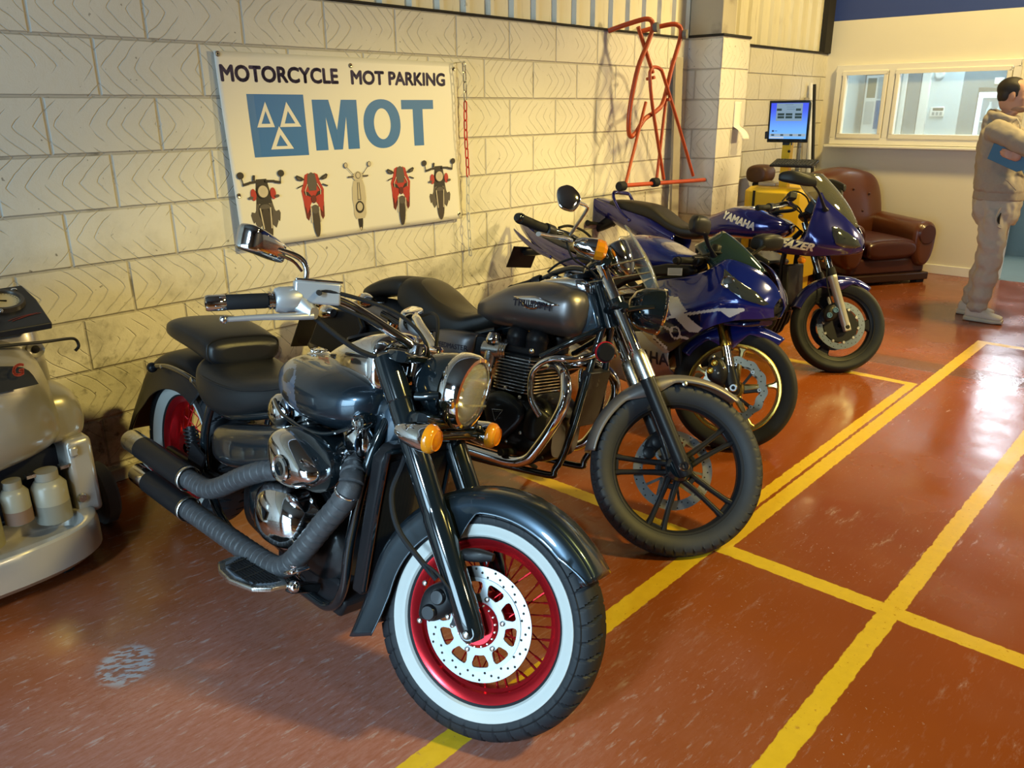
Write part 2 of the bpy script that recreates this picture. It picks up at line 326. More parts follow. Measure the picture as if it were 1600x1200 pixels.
    n.bump(n.m('ADD', n.m('ADD', n.noise(5, 4), n.m('MULTIPLY', n.noise(55, 3), .25)), n.m('MULTIPLY', strip, n.noise(40, 3))), .22, .006); return n.mat
def sheet_mat():
    n = NT('painted_sheet_cladding'); v = n.vec(n.m('MULTIPLY', n.x, 9.0), n.y, n.m('MULTIPLY', n.z, 1.2))
    d = n.m('ADD', n.m('MULTIPLY', n.ramp(n.noise(3, 5, v), .55, .8), .45), n.m('MULTIPLY', n.ramp(n.noise(22, 3), .7, .76), .5))
    n.out('Base Color', n.mix(d, (.70, .66, .54, 1), (.28, .22, .14, 1))); n.out('Roughness', .5); return n.mat
def conc_mat():
    n = NT('grey_painted_concrete'); d = n.m('ADD', n.ramp(n.noise(4, 6), .5, .8), n.m('MULTIPLY', n.ramp(n.noise(2, 4), .5, .7), n.ramp(n.z, 2.05, 2.35, .8, 0.0)))
    n.out('Base Color', n.mix(d, (.42, .38, .30, 1), (.16, .13, .10, 1))); n.out('Roughness', .7); n.bump(n.noise(60), .3, .005); return n.mat
MB_ = block_mat(); MF = floor_mat(); MS = sheet_mat(); MC = conc_mat()
M['officewall'] = mk('cream_office_wall', (.76, .70, .56), .55, noise=.05, nscale=3)
M['blueband'] = mk('blue_band_paint', (.03, .055, .22), .5)
M['tealfloor'] = mk('teal_vinyl_floor', (.16, .20, .20), .35, noise=.2, nscale=4)
M['offwhite'] = mk('pale_blue_office_paint', (.52, .60, .62), .6); M['offgrey'] = mk('grey_office_wall', (.20, .25, .27), .7, noise=.35, nscale=3)
M['ceil'] = mk('dark_roof_sheet', (.10, .095, .085), .7)
M['hall'] = mk('hall_wall_paint', (.30, .28, .24), .8, noise=.3, nscale=1.2)
def struct(name, g, m, **k): return obj(name, g, m, kind='structure', **k)
# ---------------------------------------------------------------- room shell
XR = 8.78; XL = -6.0; YB = -13.0; ZT = 5.2
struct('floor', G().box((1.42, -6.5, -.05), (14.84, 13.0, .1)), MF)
struct('floor_office', G().box((11.0, -3.0, -.05), (4.32, 6.6, .1)), M['tealfloor'])
struct('ceiling', G().box((2.9, -6.5, ZT+.05), (17.8, 13.0, .1)), M['ceil'])
struct('wall_left', G().box(((XL+9.1)/2, .1, 1.0525), (9.1-XL, .2, 2.105)), MB_)
g = G()                                                     # profiled sheet above the blockwork
prof = []; x = XL
while x < 9.0: prof += [(x, .035), (x+.13, .035), (x+.145, .008), (x+.175, .008), (x+.19, .035)]; x += .205
g.grid([[V((px, py, 2.105)) for px, py in prof], [V((px, py, ZT)) for px, py in prof]]); struct('wall_left_cladding', g, MS, auto=20)
struct('trim_1', G().box((1.35, .0, 2.112), (9.2, .035, .012)), M['dark'], bev=.003)
struct('trim_2', G().box((7.8, .0, 2.112), (1.9, .03, .014)), M['dark'], bev=.003)
struct('baseboard_left', G().box(((XL+6.0)/2, -.012, .03), (6.0-XL, .024, .06)), MC, bev=.004)
# block pier with the steel-grey stanchion above it
struct('wall_pier', G().box((6.25, -.15, 1.06), (.44, .3, 2.12)), MB_)
struct('trim_pier_cap', G().box((6.25, -.155, 2.122), (.46, .31, .02)), M['dark'], bev=.006)
struct('wall_pier_post', G().box((6.14, -.14, 3.65), (.22, .28, 3.05)), MC, bev=.008)
struct('wall_pier_post_side', G().box((6.36, -.09, 3.65), (.2, .17, 3.05)), MS, bev=.008)
# right wall with the office window and doorway
def wr(y0, y1, z0, z1, name, m): struct(name, G().box((XR+.06, (y0+y1)/2, (z0+z1)/2), (.12, y1-y0, z1-z0)), m)
WY0, WY1, WZ0, WZ1 = -1.765, -.145, 1.225, 1.985; DY0, DY1, DZ = -2.78, -1.87, 2.06
ow = M['officewall']
wr(WY1, 0, 0, 2.41, 'wall_right', ow); wr(WY0, WY1, 0, WZ0, 'wall_right_below_window', ow); wr(WY0, WY1, WZ1, 2.41, 'wall_right_above_window', ow)
wr(DY1, WY0, 0, 2.41, 'wall_right_jamb', ow); wr(DY0, DY1, DZ, 2.41, 'wall_right_above_door', ow); wr(YB, DY0, 0, 2.41, 'wall_right_far', ow)
wr(YB, 0, 2.41, ZT, 'wall_right_band', M['blueband'])
struct('baseboard_right', G().box((XR-.008, -.94, .045), (.016, 1.86, .09)), M['trimw'], bev=.003)
struct('dark_gap_strip', G().box((8.70, -.0, 3.65), (.16, .05, 3.08)), M['dark'])  # dark strip standing in for the shaded gap between cladding and office wall
# doorway lining
g = G(); g.box((XR+.06, DY1+.0, DZ/2), (.14, .04, DZ)).box((XR+.06, DY0, DZ/2), (.14, .04, DZ)).box((XR+.06, (DY0+DY1)/2, DZ), (.14, DY1-DY0+.04, .04)); struct('door_1', g, M['trimw'], bev=.004)
# window: frame, panes, sill
def window():
    x = XR-.02; g = G()
    def bar(y0, y1, z0, z1, d=.07, dx=0): g.box((x+dx, (y0+y1)/2, (z0+z1)/2), (d, y1-y0, z1-z0))
    bar(-1.78, -.13, 1.225, 1.29); bar(-1.78, -.13, 1.93, 1.99); bar(-.195, -.13, 1.29, 1.93); bar(-1.78, -1.72, 1.29, 1.93); bar(-.71, -.65, 1.29, 1.93)
    w = obj('window_1', g, M['upvc'], bev=.006, kind='structure')
    for (y0, y1, nm) in ((-.645, -.2, 'window_frame'), (-1.715, -.715, 'window_frame')):
        h = G()
        for (a, b, c, d) in ((y0, y1, 1.285, 1.33), (y0, y1, 1.90, 1.935), (y0, y0+.04, 1.33, 1.90), (y1-.04, y1, 1.33, 1.90)): h.box((x-.012, (a+b)/2, (c+d)/2), (.07, b-a, d-c))
        f = obj(nm, h, M['upvc'], w, bev=.008)
        obj('pane', G().box((x+.005, (y0+y1)/2, 1.615), (.006, y1-y0-.07, .58)), M['windowglass'], f)
    obj('window_sill', G().box((XR-.055, -.955, 1.208), (.15, 1.70, .028)), M['upvc'], w, bev=.008)
M['windowglass'] = mk('window_glass', (.92, 1, 1), .01, alpha=.22, coat=.6)
window()
# hall beyond the frame
struct('wall_back', G().box((2.9, YB-.06, ZT/2), (17.8, .12, ZT)), M['hall'])
g = G(); g.box((XL-.06, -.45, ZT/2), (.12, .9, ZT)).box((XL-.06, -9.2, ZT/2), (.12, 7.6, ZT)).box((XL-.06, -3.15, 4.3), (.12, 4.5, 1.8)); struct('wall_doorway', g, M['hall'])
struct('ground_outside', G().box((-14, -5, -.06), (16, 40, .1)), mk('yard_concrete', (.4, .4, .4), .9))
# office beyond the glass
struct('wall_office_back', G().box((12.6, -3, 1.35), (.1, 6.6, 2.7)), M['offwhite']); struct('wall_office_side', G().box((11.0, .3, 1.35), (4.2, .1, 2.7)), M['offwhite'])
struct('ceiling_office', G().box((10.8, -3, 2.75), (3.8, 6.6, .1)), M['offwhite'])
struct('wall_office_end', G().box((10.84, -2.6, 1.35), (.1, 1.5, 2.7)), M['offwhite'])
struct('wall_office_partition', G().box((10.45, -.48, 1.35), (.1, .82, 2.7)), M['offwhite'])
struct('wall_office_partition_grey', G().box((10.47, -1.45, 1.35), (.1, 1.12, 2.7)), M['offgrey'])
light('office_ceiling_light', 'AREA', (9.7, -1.1, 2.66), (9.7, -1.1, 0), 42, (.70, .93, 1.0), 1.2, .3)
light('office_ceiling_light', 'AREA', (11.4, -3.2, 2.66), (11.4, -3.2, 0), 40, (.70, .93, 1.0), 1.2, .3)
g = G().box((10.385, -1.76, 1.90), (.03, .42, 1.12)); struct('window_2', g, mk('bright_window', (.8, .9, 1), .3, emit='EAF4FF', es=16))
g = G()
for a in (-1.98, -1.54): g.box((10.37, a, 1.90), (.05, .03, 1.18))
for a in (1.33, 2.47): g.box((10.37, -1.76, a), (.05, .47, .04))
struct('window_2_frame', g, M['trimw'])
# things in the office
dr = obj('door_2', G().box((10.385, -.39, 1.0), (.03, .14, 2.0)), mk('grey_door', (.16, .19, .21), .5), kind='structure', bev=.003)
g = G().box((10.38, -.515, 1.02), (.05, .09, 2.08)).box((10.38, -.285, 1.02), (.05, .05, 2.08)); struct('trim_4', g, M['trimw'], bev=.004)
t = thing('notice_board', 'framed notice board of papers seen through the narrow left window pane', 'notice board', (10.38, .02, 1.6))
obj('frame', G().box((.0, 0, 0), (.03, .30, .72)), mk('grey_frame', (.10, .11, .11), .4), t, bev=.004); obj('board', G().box((-.018, 0, 0), (.004, .26, .68)), M['wht'], t)
nb = [(.06, .2, .10, .22, (.05, .07, .03)), (-.06, .2, .10, .24, (.5, .52, .5)), (.06, -.08, .10, .26, (.55, .58, .58)), (-.06, -.10, .10, .32, (.06, .14, .35))]
for i, (y, z, w, h, c) in enumerate(nb): obj('notice', G().box((-.021-.001*i, y, z), (.002, w, h)), mk('notice_paper', c, .6, noise=.5, nscale=60), t)
t = thing('alarm_keypad', 'small white alarm keypad with a dark display on the office wall', 'keypad', (10.39, -.67, 1.53))
obj('case', G().box((0, 0, 0), (.03, .15, .11)), M['trimw'], t, bev=.01); obj('display', G().box((-.016, -.01, .028), (.004, .11, .03)), M['dark'], t)
for i in range(3): obj('button', G().box((-.017, -.04+.04*i-.005, -.02), (.004, .028, .035)), mk('keypad_grey', (.22, .24, .24), .5), t)
t = thing('drinks_fridge', 'glass-fronted drinks fridge with a lit white frame behind the man', 'fridge', (10.5, -1.31, 0))
obj('cabinet', G().box((.0, .0, .89), (.5, .44, 1.78)), mk('fridge_dark', (.03, .034, .036), .4), t, bev=.01)
g = G()
for (y, z, w, h) in ((.18, .9, .045, 1.66), (-.18, .9, .045, 1.66), (0, 1.70, .40, .06), (0, .1, .40, .06)): g.box((-.262, y, z), (.02, w, h))
obj('door_frame', g, mk('fridge_light', (.8, .9, .9), .4, emit='BFF0FF', es=.8), t, bev=.004)
obj('glass_door', G().box((-.255, 0, .9), (.006, .33, 1.54)), mk('fridge_glass', (.25, .34, .42), .05, alpha=.8, coat=1), t)
for i in range(5): obj('shelf', G().box((-.27, 0, .35+.27*i), (.014, .32, .014)), M['wht'], t)
for i in range(2): tag(obj('drink_bottle', G().lathe([(0, 0), (.034, 0), (.034, .12), (.013, .17), (.013, .2), (0, .2)], (10.17, -1.25-.10*i, 1.432), (0, 0, 1), 16), mk('bottle_pale', (.45, .55, .6), .2)), ['pale bottle at the left end of the fridge shelf', 'pale bottle further right on the same fridge shelf'][i], 'bottle', 'bottles in the drinks fridge')
t = thing('service_counter', 'teal office counter with a dark kickboard beyond the doorway', 'counter', (10.45, -2.9, 0))
obj('counter_body', G().box((0, 0, .50), (.5, 1.5, .8)), mk('teal_panel', (.16, .21, .21), .5), t, bev=.01); obj('kickboard', G().box((.02, 0, .05), (.46, 1.48, .1)), M['dark'], t); obj('worktop', G().box((-.02, 0, .92), (.58, 1.54, .04)), M['offwhite'], t, bev=.005)
tag(obj('smoke_detector', G().lathe([(0, 0), (.05, 0), (.055, .02), (.04, .035), (0, .035)], (10.4, -.64, 1.93), (-1, 0, 0), 20), M['trimw']), 'round white detector high on the office wall above the keypad', 'detector')
tag(obj('junction_box', G().box((10.42, -1.24, 1.845), (.03, .09, .07)), M['trimw'], bev=.006), 'small white box on the grey office wall above the fridge', 'electrical box')
# ---------------------------------------------------------------- banner on the wall
def bpt(s, t, d=0.0):
    sag = .006+.030*(1-t)**1.3*(.75+.25*sin(7*s+.6))+.012*max(0, .12-s)/.12
    return V((1.965+1.505*s+.018*(1-t)*(.5-s)*2, -(sag+.004*sin(9*s+5*t)*(1-t)+d), .97+.88*t-.006*sin(pi*s)*(1-t)))
M['vinyl'] = mk('banner_vinyl', (.76, .735, .69), .38, bump=.05, bscale=9)
M['motblue'] = mk('print_mid_blue', (.028, .155, .47), .45)
bn = thing('banner', 'white motorcycle MOT parking banner fixed to the painted block wall', 'banner', (2.7, 0, 0))
bn.matrix_world = Matrix()
g = G(); g.grid([[bpt(i/60, j/30) for i in range(61)] for j in range(31)]); obj('sheet', g, M['vinyl'], bn, solid=.0012, off=1)
def bplace(s0, t0, k=1.0, d=.0016): return lambda x, y, z=0: bpt(s0+x*k/1.505, t0+y*k/.88, d)
text('lettering', 'MOTORCYCLE', M['navyp'], bplace(.0085, .858), bn, .096, .0040, sx=1.03, sub=.03)
text('lettering', 'MOT PARKING', M['navyp'], bplace(.4955, .857), bn, .091, .0040, sx=1.10, sub=.03)
W_, H_ = .272, .243                                          # the big letters are drawn as block shapes
def fill(ps, s0, w):
    g = G()
    for p in ps: g.flat(p, lambda x, y: bpt(s0+x*w, .494+.275*y, .0016))
    return obj('lettering', g, M['motblue'], bn, flat=True)
fill([[(0, 0), (.27, 0), (.27, .5), (.27, 1), (0, 1), (0, .5)], [(.27, 1), (.27, .66), (.40, 0), (.5, 0), (.5, .40), (.36, 1)], [(.73, 1), (.64, 1), (.5, .40), (.5, 0), (.60, 0), (.73, .66)], [(.73, 0), (1, 0), (1, .5), (1, 1), (.73, 1), (.73, .5)]], .330, .184)
oo = [(.5+.5*math.copysign(abs(cos(2*pi*i/48))**.92, cos(2*pi*i/48)), .5+.515*math.copysign(abs(sin(2*pi*i/48))**.92, sin(2*pi*i/48))) for i in range(48)]; oi = [(.5+.225*cos(2*pi*i/48), .5+.325*sin(2*pi*i/48)) for i in range(48)]
fill([[oo[i], oo[(i+1) % 48], oi[(i+1) % 48], oi[i]] for i in range(48)], .538, .170)
fill([[(0, 1), (0, .80), (.33, .80), (.67, .80), (1, .80), (1, 1), (.5, 1)], [(.345, .80), (.345, .4), (.345, 0), (.655, 0), (.655, .4), (.655, .80)]], .716, .157)
def decal(name, polys, m, parent, fn):
    g = G()
    for p in polys: g.flat(p, fn)
    return obj(name, g, m, parent, flat=True)
def dense(p, n=6): return [(a[0]+(b[0]-a[0])*i/n, a[1]+(b[1]-a[1])*i/n) for a, b in zip(p, p[1:]+p[:1]) for i in range(n)]
lg = decal('logo_square', [[(.092+.207*i/8, .472), (.092+.207*(i+1)/8, .472), (.092+.207*(i+1)/8, .795), (.092+.207*i/8, .795)] for i in range(8)], M['motblue'], bn, lambda s, t: bpt(s, t, .0016))
tri_ = []
for (a, b, c) in (((.1155, .626), (.1795, .626), (.1545, .757)), ((.1985, .626), (.279, .626), (.2315, .757)), ((.1555, .510), (.2415, .510), (.1945, .630))):
    cx, cy = (a[0]+b[0]+c[0])/3, (a[1]+b[1]+c[1])/3-.008; inn = [(cx+(p[0]-cx)*.50, cy+(p[1]-cy)*.50) for p in (a, b, c)]; o = (a, b, c)
    for i in range(3): tri_.append([o[i], o[(i+1) % 3], inn[(i+1) % 3], inn[i]])
decal('logo_triangles', tri_, M['vinyl'], lg, lambda s, t: bpt(s, t, .003))
def ellp(cx, cy, rx, ry, n=20, a0=0, a1=2*pi): return [(cx+rx*cos(a0+(a1-a0)*i/n), cy+ry*sin(a0+(a1-a0)*i/n)) for i in range(n+(abs(a1-a0-2*pi) > .01))]
def mir(p): return [(-x, y) for x, y in p]
def sym(p): return [p, mir(p)]
def stroke(a, b, w): d = V((b[0]-a[0], b[1]-a[1])); n = V((-d.y, d.x)).normalized()*w/2; return [(a[0]+n.x, a[1]+n.y), (b[0]+n.x, b[1]+n.y), (b[0]-n.x, b[1]-n.y), (a[0]-n.x, a[1]-n.y)]
PB = mk('print_black', (.02, .016, .018), .5); PG = mk('print_grey', (.09, .075, .07), .5); PT = mk('print_tyre', (.045, .033, .03), .5); PR = mk('print_red', (.42, .03, .025), .45); PL = mk('print_pale', (.55, .48, .38), .5); PC = mk('print_cream', (.52, .46, .36), .5); PD = mk('print_dark_red', (.12, .012, .012), .5); PS = mk('print_floor_shade', (.50, .46, .39), .5)
def mprint(name, layers, s0):
    g = G()
    for i, (ps, m) in enumerate(layers):
        g.c = i
        for p in ps: g.flat(p, lambda x, y: bpt(s0+x/1.505, .012+y/.88, .0014+.0006*i))
    obj(name, g, [m for _, m in layers], bn, flat=True)
def roadster(s0):
    L = [([ellp(.01, .004, .055, .006)], PS)]
    L += [(sym([(.035, .20), (.05, .15), (.06, .11), (.075, .10), (.08, .115), (.085, .14), (.078, .155), (.06, .15), (.05, .165)]) + sym([(.028, .09), (.05, .07), (.066, .10), (.045, .20), (.03, .22)]), PG)]
    L += [([[(-.045, .19), (.045, .19), (.038, .26), (.03, .305), (-.03, .305), (-.038, .26)], ellp(0, .15, .04, .05)], PB)]
    L += [([ellp(0, .085, .03, .085)], PT), ([ellp(0, .165, .034, .022, 12, 0, pi)], PG), (sym(stroke((.03, .17), (.022, .07), .007)), PL), (sym(ellp(.056, .235, .016, .028)), PR)]
    L += [([ellp(0, .247, .036, .034)], PB), ([ellp(0, .247, .029, .028)], PL), ([ellp(0, .25, .015, .016)], PC)]
    L += [(sym(stroke((.02, .295), (.072, .292), .011))+sym(stroke((.07, .29), (.108, .283), .012))+sym(stroke((.104, .284), (.112, .32), .006))+sym(ellp(.114, .327, .019, .016))+[stroke((-.045, .30), (-.04, .325), .014)], PB), (sym(ellp(.075, .222, .014, .007)), PG)]
    mprint('motorcycle_print', L, s0)
def sports(s0):
    L = [([ellp(.012, .004, .045, .005)], PS), (sym([(.03, .115), (.045, .085), (.058, .10), (.064, .17), (.06, .21), (.03, .2)]), PD)]
    L += [(sym([(.01, .18), (.04, .14), (.06, .155), (.066, .2), (.07, .235), (.05, .275), (.04, .31), (.02, .318), (.0, .31), (0, .2)]), PR), (sym([(.025, .15), (.038, .135), (.05, .12), (.055, .16), (.045, .19), (.03, .2)]), PR)]
    L += [([[(-.022, .232), (.022, .232), (.03, .27), (.022, .312), (0, .322), (-.022, .312), (-.03, .27)]], PG), (sym([(.01, .2), (.05, .215), (.056, .232), (.03, .226)]), PB), ([ellp(0, .19, .016, .02)], PD)]
    L += [(sym(stroke((.03, .265), (.048, .235), .005))+sym(stroke((.048, .235), (.045, .21), .004)), PL), ([ellp(0, .078, .022, .078)], PT), ([ellp(0, .14, .026, .022)], PG), (sym(stroke((.026, .15), (.028, .075), .007)), PL)]
    L += [(sym([(.045, .288), (.06, .30), (.09, .312), (.1, .305), (.09, .288), (.065, .282)])+sym(stroke((.06, .262), (.095, .25), .006)), PB), (sym([(.066, .292), (.086, .303), (.092, .298), (.08, .288)]), PG)]
    mprint('motorcycle_print', L, s0)
def scooter(s0):
    L = [([ellp(0, .003, .035, .005)], PS), ([ellp(0, .06, .017, .06)], PB), ([ellp(-.002, .012, .006, .008)], PL)]
    L += [([[(-.04, .13), (-.046, .17), (-.042, .23), (-.03, .265), (.03, .265), (.042, .23), (.046, .17), (.04, .13), (.042, .09), (.03, .065), (-.03, .065), (-.042, .09)]], PC), ([ellp(0, .125, .03, .032)], PB), ([ellp(0, .127, .02, .022)], PC), (sym(stroke((.005, .255), (.01, .165), .003))+[stroke((-.012, .165), (.012, .165), .004), stroke((-.01, .156), (.01, .156), .004)], PG)]
    L += [(sym([(0, .262), (.022, .265), (.04, .283), (.035, .297), (.0, .312)]), PC), ([ellp(0, .29, .017, .018)], PG), ([ellp(0, .29, .0135, .0145)], PL)]
    L += [(sym(stroke((.03, .285), (.068, .285), .008)), PG), (sym(stroke((.03, .295), (.072, .335), .003)), PG), (sym(ellp(.078, .345, .012, .014)), PG), (sym(ellp(.078, .345, .009, .011)), PL)]
    mprint('scooter_print', L, s0)
roadster(.102); sports(.297); scooter(.494); sports(.690); roadster(.886)
for s, t in ((.012, .985), (.5, .955), (.985, .96), (.012, .28), (.015, .02), (.985, .03)):
    p = bpt(s, t, .001); obj('eyelet', G().lathe([(.004, -.001), (.011, -.001), (.012, .002), (.009, .004), (.004, .002)], p, (0, -1, 0), 14, closed=True), M['brushed'], bn)
    obj('screw', G().ell(p+V((0, -.002, 0)), (.004, .003, .004)), M['satin'], bn)
# ---------------------------------------------------------------- plastic chain
ch = thing('chain', 'plastic chain of pale and red links hanging beside the banner edge', 'chain', (3.48, -.06, 1.85))
n = 21; L_ = 1.11/n
for i in range(n):
    z = -(i+.5)*L_; c = V((.012*sin(i*.7)*.3+.014*i/n, 0, z)); a = .0105; h = L_*.66
    pts = []
    for k in range(12):
        t = 2*pi*k/12; q = (a*cos(t), (h-.004-a)*(1 if sin(t) > .01 else -1 if sin(t) < -.01 else 0)*.8+a*sin(t)*1.2)
        pts.append(c+(V((q[0], 0, q[1])) if i % 2 else V((0, q[0], q[1]))))
    m = M['brushed'] if i < 4 else M['chain_r'] if i < 12 else M['chain_w']
    obj('link', G().tube(pts, .0040, 6, 2, closed=True), m, ch)
obj('hook', G().tube([(0, .06, .0), (0, .0, .0), (0, -.012, -.012), (0, -.006, -.024), (0, .004, -.02)], .003, 8), M['brushed'], ch)
# ---------------------------------------------------------------- tubular stand hung on the wall
rk = thing('hanging_stand', 'orange-red tubular lifting stand hung on the block wall beside the pier', 'stand', (5.3, 0, 1.0)); rk.matrix_world = Matrix()
Y = -.2
obj('hook_frame', G().tube([(4.93, -.015, 2.10), (5.0, -.12, 2.14), (5.09, -.23, 2.172), (5.125, -.25, 2.12), (5.075, -.24, 2.0), (5.01, -.22, 1.86), (4.965, -.2, 1.63), (4.965, -.19, 1.47), (5.0, -.185, 1.405), (5.06, -.19, 1.43), (5.15, -.2, 1.52), (5.30, -.2, 1.575), (5.385, -.2, 1.64), (5.46, -.21, 1.87), (5.545, -.22, 2.10), (5.51, -.2, 2.165), (5.44, -.11, 2.155), (5.33, -.015, 2.12)], .0165, 12, 5), M['orange'], rk)
obj('cross_tube', G().tube([(5.02, -.2, 2.12), (5.19, -.225, 1.83)], .014, 10, 1), M['orange'], rk)
obj('a_frame', G().tube([(5.39, -.235, 1.085), (5.20, -.23, 1.60), (5.155, -.225, 1.80), (5.165, -.225, 1.85), (5.21, -.225, 1.868), (5.285, -.225, 1.855), (5.34, -.225, 1.80), (5.58, -.23, 1.45), (5.82, -.235, 1.085)], .0125, 10, 5), M['orange'], rk)
for a, b in (((5.155, -.2, 1.635), (4.89, -.235, 1.085)), ((5.42, -.2, 1.65), (5.29, -.235, 1.085))): obj('leg', G().tube([a, b], .0115, 10, 1), M['orange'], rk)
obj('base_bar', G().tube([(4.83, -.23, 1.075), (6.01, -.23, 1.04)], .0155, 12, 1), M['orange'], rk)
for x, z in ((4.84, 1.072), (5.27, 1.07)): obj('roller', G().lathe([(0, -.035), (.028, -.035), (.034, -.025), (.034, .025), (.028, .035), (0, .035)], (x, -.235, z), (1, 0, .0), 20), M['rubber'], rk)
for x, y, z in ((5.135, -.25, 2.12), (5.545, -.235, 2.10)): obj('rubber_collar', G().lathe([(0, -.014), (.03, -.014), (.032, 0), (.03, .014), (0, .014)], (x, y-.02, z), (.25, -1, 0), 20), mk('grey_rubber', (.16, .15, .13), .7), rk)
for x, z in ((5.2, 1.8), (5.42, 1.655)): obj('stub', G().cyl((x, -.235, z), (x, -.17, z-.01), .012, n=10), M['orange'], rk)
# ---------------------------------------------------------------- lengths leaning in corners, paper on the pier
tag(obj('timber_plank', G().bar((5.82, -.10, 0.0), (5.84, -.03, 1.965), .105, .022, (0, 1, 0)), M['wood'], bev=.002), 'weathered grey plank leaning against the wall left of the pier', 'plank')
tag(obj('timber_board', G().bar((8.22, -.16, .0), (8.29, -.03, 1.68), .09, .02, (0, 1, 0)), M['wood'], bev=.002), 'dull grey-brown board leaning in the corner behind the monitor', 'board')
tag(obj('plastic_trim', G().bar((8.40, -.17, .0), (8.36, -.03, 1.82), .05, .02, (0, 1, 0)), M['trimw'], bev=.002), 'white plastic trim length standing in the corner by the office wall', 'trim length')
tag(obj('rubber_strip', G().bar((8.50, -.17, .0), (8.45, -.03, 1.81), .04, .02, (0, 1, 0)), M['dark'], bev=.002), 'dark strip standing in the corner right of the white trim', 'strip')
g = G(); rows = []
for i in range(25):
    s = i/24
    if s < .6: y, z = -.304, 1.635-.19*s/.6
    else: a = (s-.6)/.4; y, z = -.304-.085*sin(a*1.5), 1.445-.012*sin(a*3.1)-.10*a*a
    rows.append([V((6.285+.115*j/4+(.03*max(0, s-.6)), y-.004*sin(j*.8)*s, z)) for j in range(5)])
g.grid(rows); tag(obj('paper_sheet', g, M['cream'], solid=.0006), 'white paper sheet stuck on the block pier with curled lower edge', 'paper')
# ---------------------------------------------------------------- yellow gas analyser trolley
ya = thing('gas_analyser', 'yellow emissions analyser trolley with chamfered cabinet beside the block pier', 'test machine', (6.88, -.50, 0))
def chbox(g, hx, hy, c, z0, z1, cz): # chamfered cabinet
    P = [(-hx+c, -hy), (hx, -hy), (hx, hy), (-hx+c, hy), (-hx, hy-c), (-hx, -hy+c)]
    g.grid([[V((x, y, z0)) for x, y in P], [V((x, y, z1-cz)) for x, y in P], [V((x*.86, y*.86, z1)) for x, y in P]], False, True, True)
g = G(); chbox(g, .27, .25, .09, .16, .945, .035); obj('cabinet', g, M['yellow'], ya, bev=.006)
obj('seam_strip', G().box((-.272, .12, .55), (.012, .02, .74)), M['dark'], ya)
obj('plinth', G().box((0, 0, .10), (.50, .44, .12)), M['yellow'], ya, bev=.008)
for sx in (-1, 1):
    for sy in (-1, 1): obj('castor', G().lathe([(0, -.014), (.04, -.014), (.04, .014), (0, .014)], (sx*.2, sy*.17, .04), (0, 1, 0), 16), M['rubber'], ya)
obj('mast', G().box((-.05, -.04, 1.13), (.06, .075, .40)), M['yellow'], ya, bev=.004)
obj('mast_knob', G().ell((-.085, -.07, 1.24), (.012, .012, .012)), M['satin'], ya)
obj('shelf', G().box((-.10, -.10, 1.125), (.20, .20, .012)), M['yellow'], ya, bev=.002)
kb = thing('keyboard', 'dark keyboard on the tray of the yellow analyser below the monitor', 'keyboard', (6.72, -.66, 1.135)); kb.rotation_euler = (rad(0), rad(-16), rad(4))
obj('case', G().box((0, 0, .015), (.16, .36, .018)), M['plastic'], kb, bev=.004)
kg = mk('key_grey', (.05, .05, .05), .6)
for r in range(5):
    for c in range(13): obj('key', G().box((-.058+.028*r, -.15+.025*c, .027), (.021, .020, .008), top=(.8, .8)), kg, kb)
obj('analyser_top', G().box((.02, .10, .96), (.22, .16, .03)), M['beige'], ya, bev=.006)
mo = thing('monitor', 'black flat monitor showing a blue test screen above the yellow trolley', 'monitor', (6.80, -.545, 1.31)); mo.rotation_euler = (0, rad(-3), rad(12))
obj('housing', G().box((0, 0, .17), (.045, .335, .335)), M['gloss'], mo, bev=.006)
def mon(y, z): return V((-.0235, y, z))
def scr(nm, ps, col, e, d): return obj(nm, G().prism(ps[0], lambda y, z, q: V((-.0232-q, y, z)), 0, d) if len(ps) == 1 else None, mk('screen_'+nm, (.0, .0, .0), .3, emit=col, es=e), mo, flat=True)
def rc(y0, y1, z0, z1): return [(y0, z0), (y1, z0), (y1, z1), (y0, z1)]
n = NT('screen_gradient'); f = n.ramp(n.z, .06, .30); n.out('Base Color', (0, 0, 0, 1)); n.out('Emission Color', n.mix(f, (.15, .42, .95, 1), (.035, .06, .75, 1))); n.out('Emission Strength', 1.15); n.out('Roughness', .25)
sc = obj('screen', G().box((-.0235, 0, .175), (.002, .30, .285)), n.mat, mo, flat=True)
def sp(nm, y0, y1, z0, z1, col, e, d=.0012): return obj(nm, G().box((-.0246-d/2, (y0+y1)/2, (z0+z1)/2), (d, abs(y1-y0), abs(z1-z0))), mk('screen_'+nm, (0, 0, 0), .3, emit=col, es=e), sc, flat=True)
sp('dialog_panel', .105, -.105, .175, .315, '8FA9BE', .75)
for r, zz in enumerate((.205, .228)):
    for yy in (.065, .0, -.075): sp('value_box', yy+.027, yy-.027, zz-.009, zz+.009, '1B3A30', .5, .002)
for yy in (.082, -.072): sp('value_box', yy+.02, yy-.02, .256, .274, '1D3C34', .5, .002)
sp('graph_lines', .02, -.045, .268, .27, '2F5078', .7, .002); sp('graph_lines', .025, -.05, .285, .287, '2F5078', .7, .002); sp('graph_lines', .035, -.03, .303, .305, '2F5078', .7, .002)
sp('tool_bar', .146, -.146, .052, .074, 'A9BDCB', .8); sp('task_bar', .146, .03, .036, .048, 'D9E2E8', .8)
for yy in (.12, .045, -.03, -.10): sp('icon', yy+.012, yy-.012, .056, .070, '40586A', .6, .002)
sp('icon', .13, .112, .088, .102, '20406A', .7); sp('icon', .106, .086, .093, .097, '20406A', .7)
obj('side_box', G().box((-.005, .17, .06), (.05, .03, .06)), M['plastic'], mo, bev=.004); obj('bracket', G().box((.01, 0, -.005), (.03, .075, .03)), M['satin'], mo); obj('neck', G().box((.03, .0, .06), (.03, .06, .12)), M['satin'], mo)
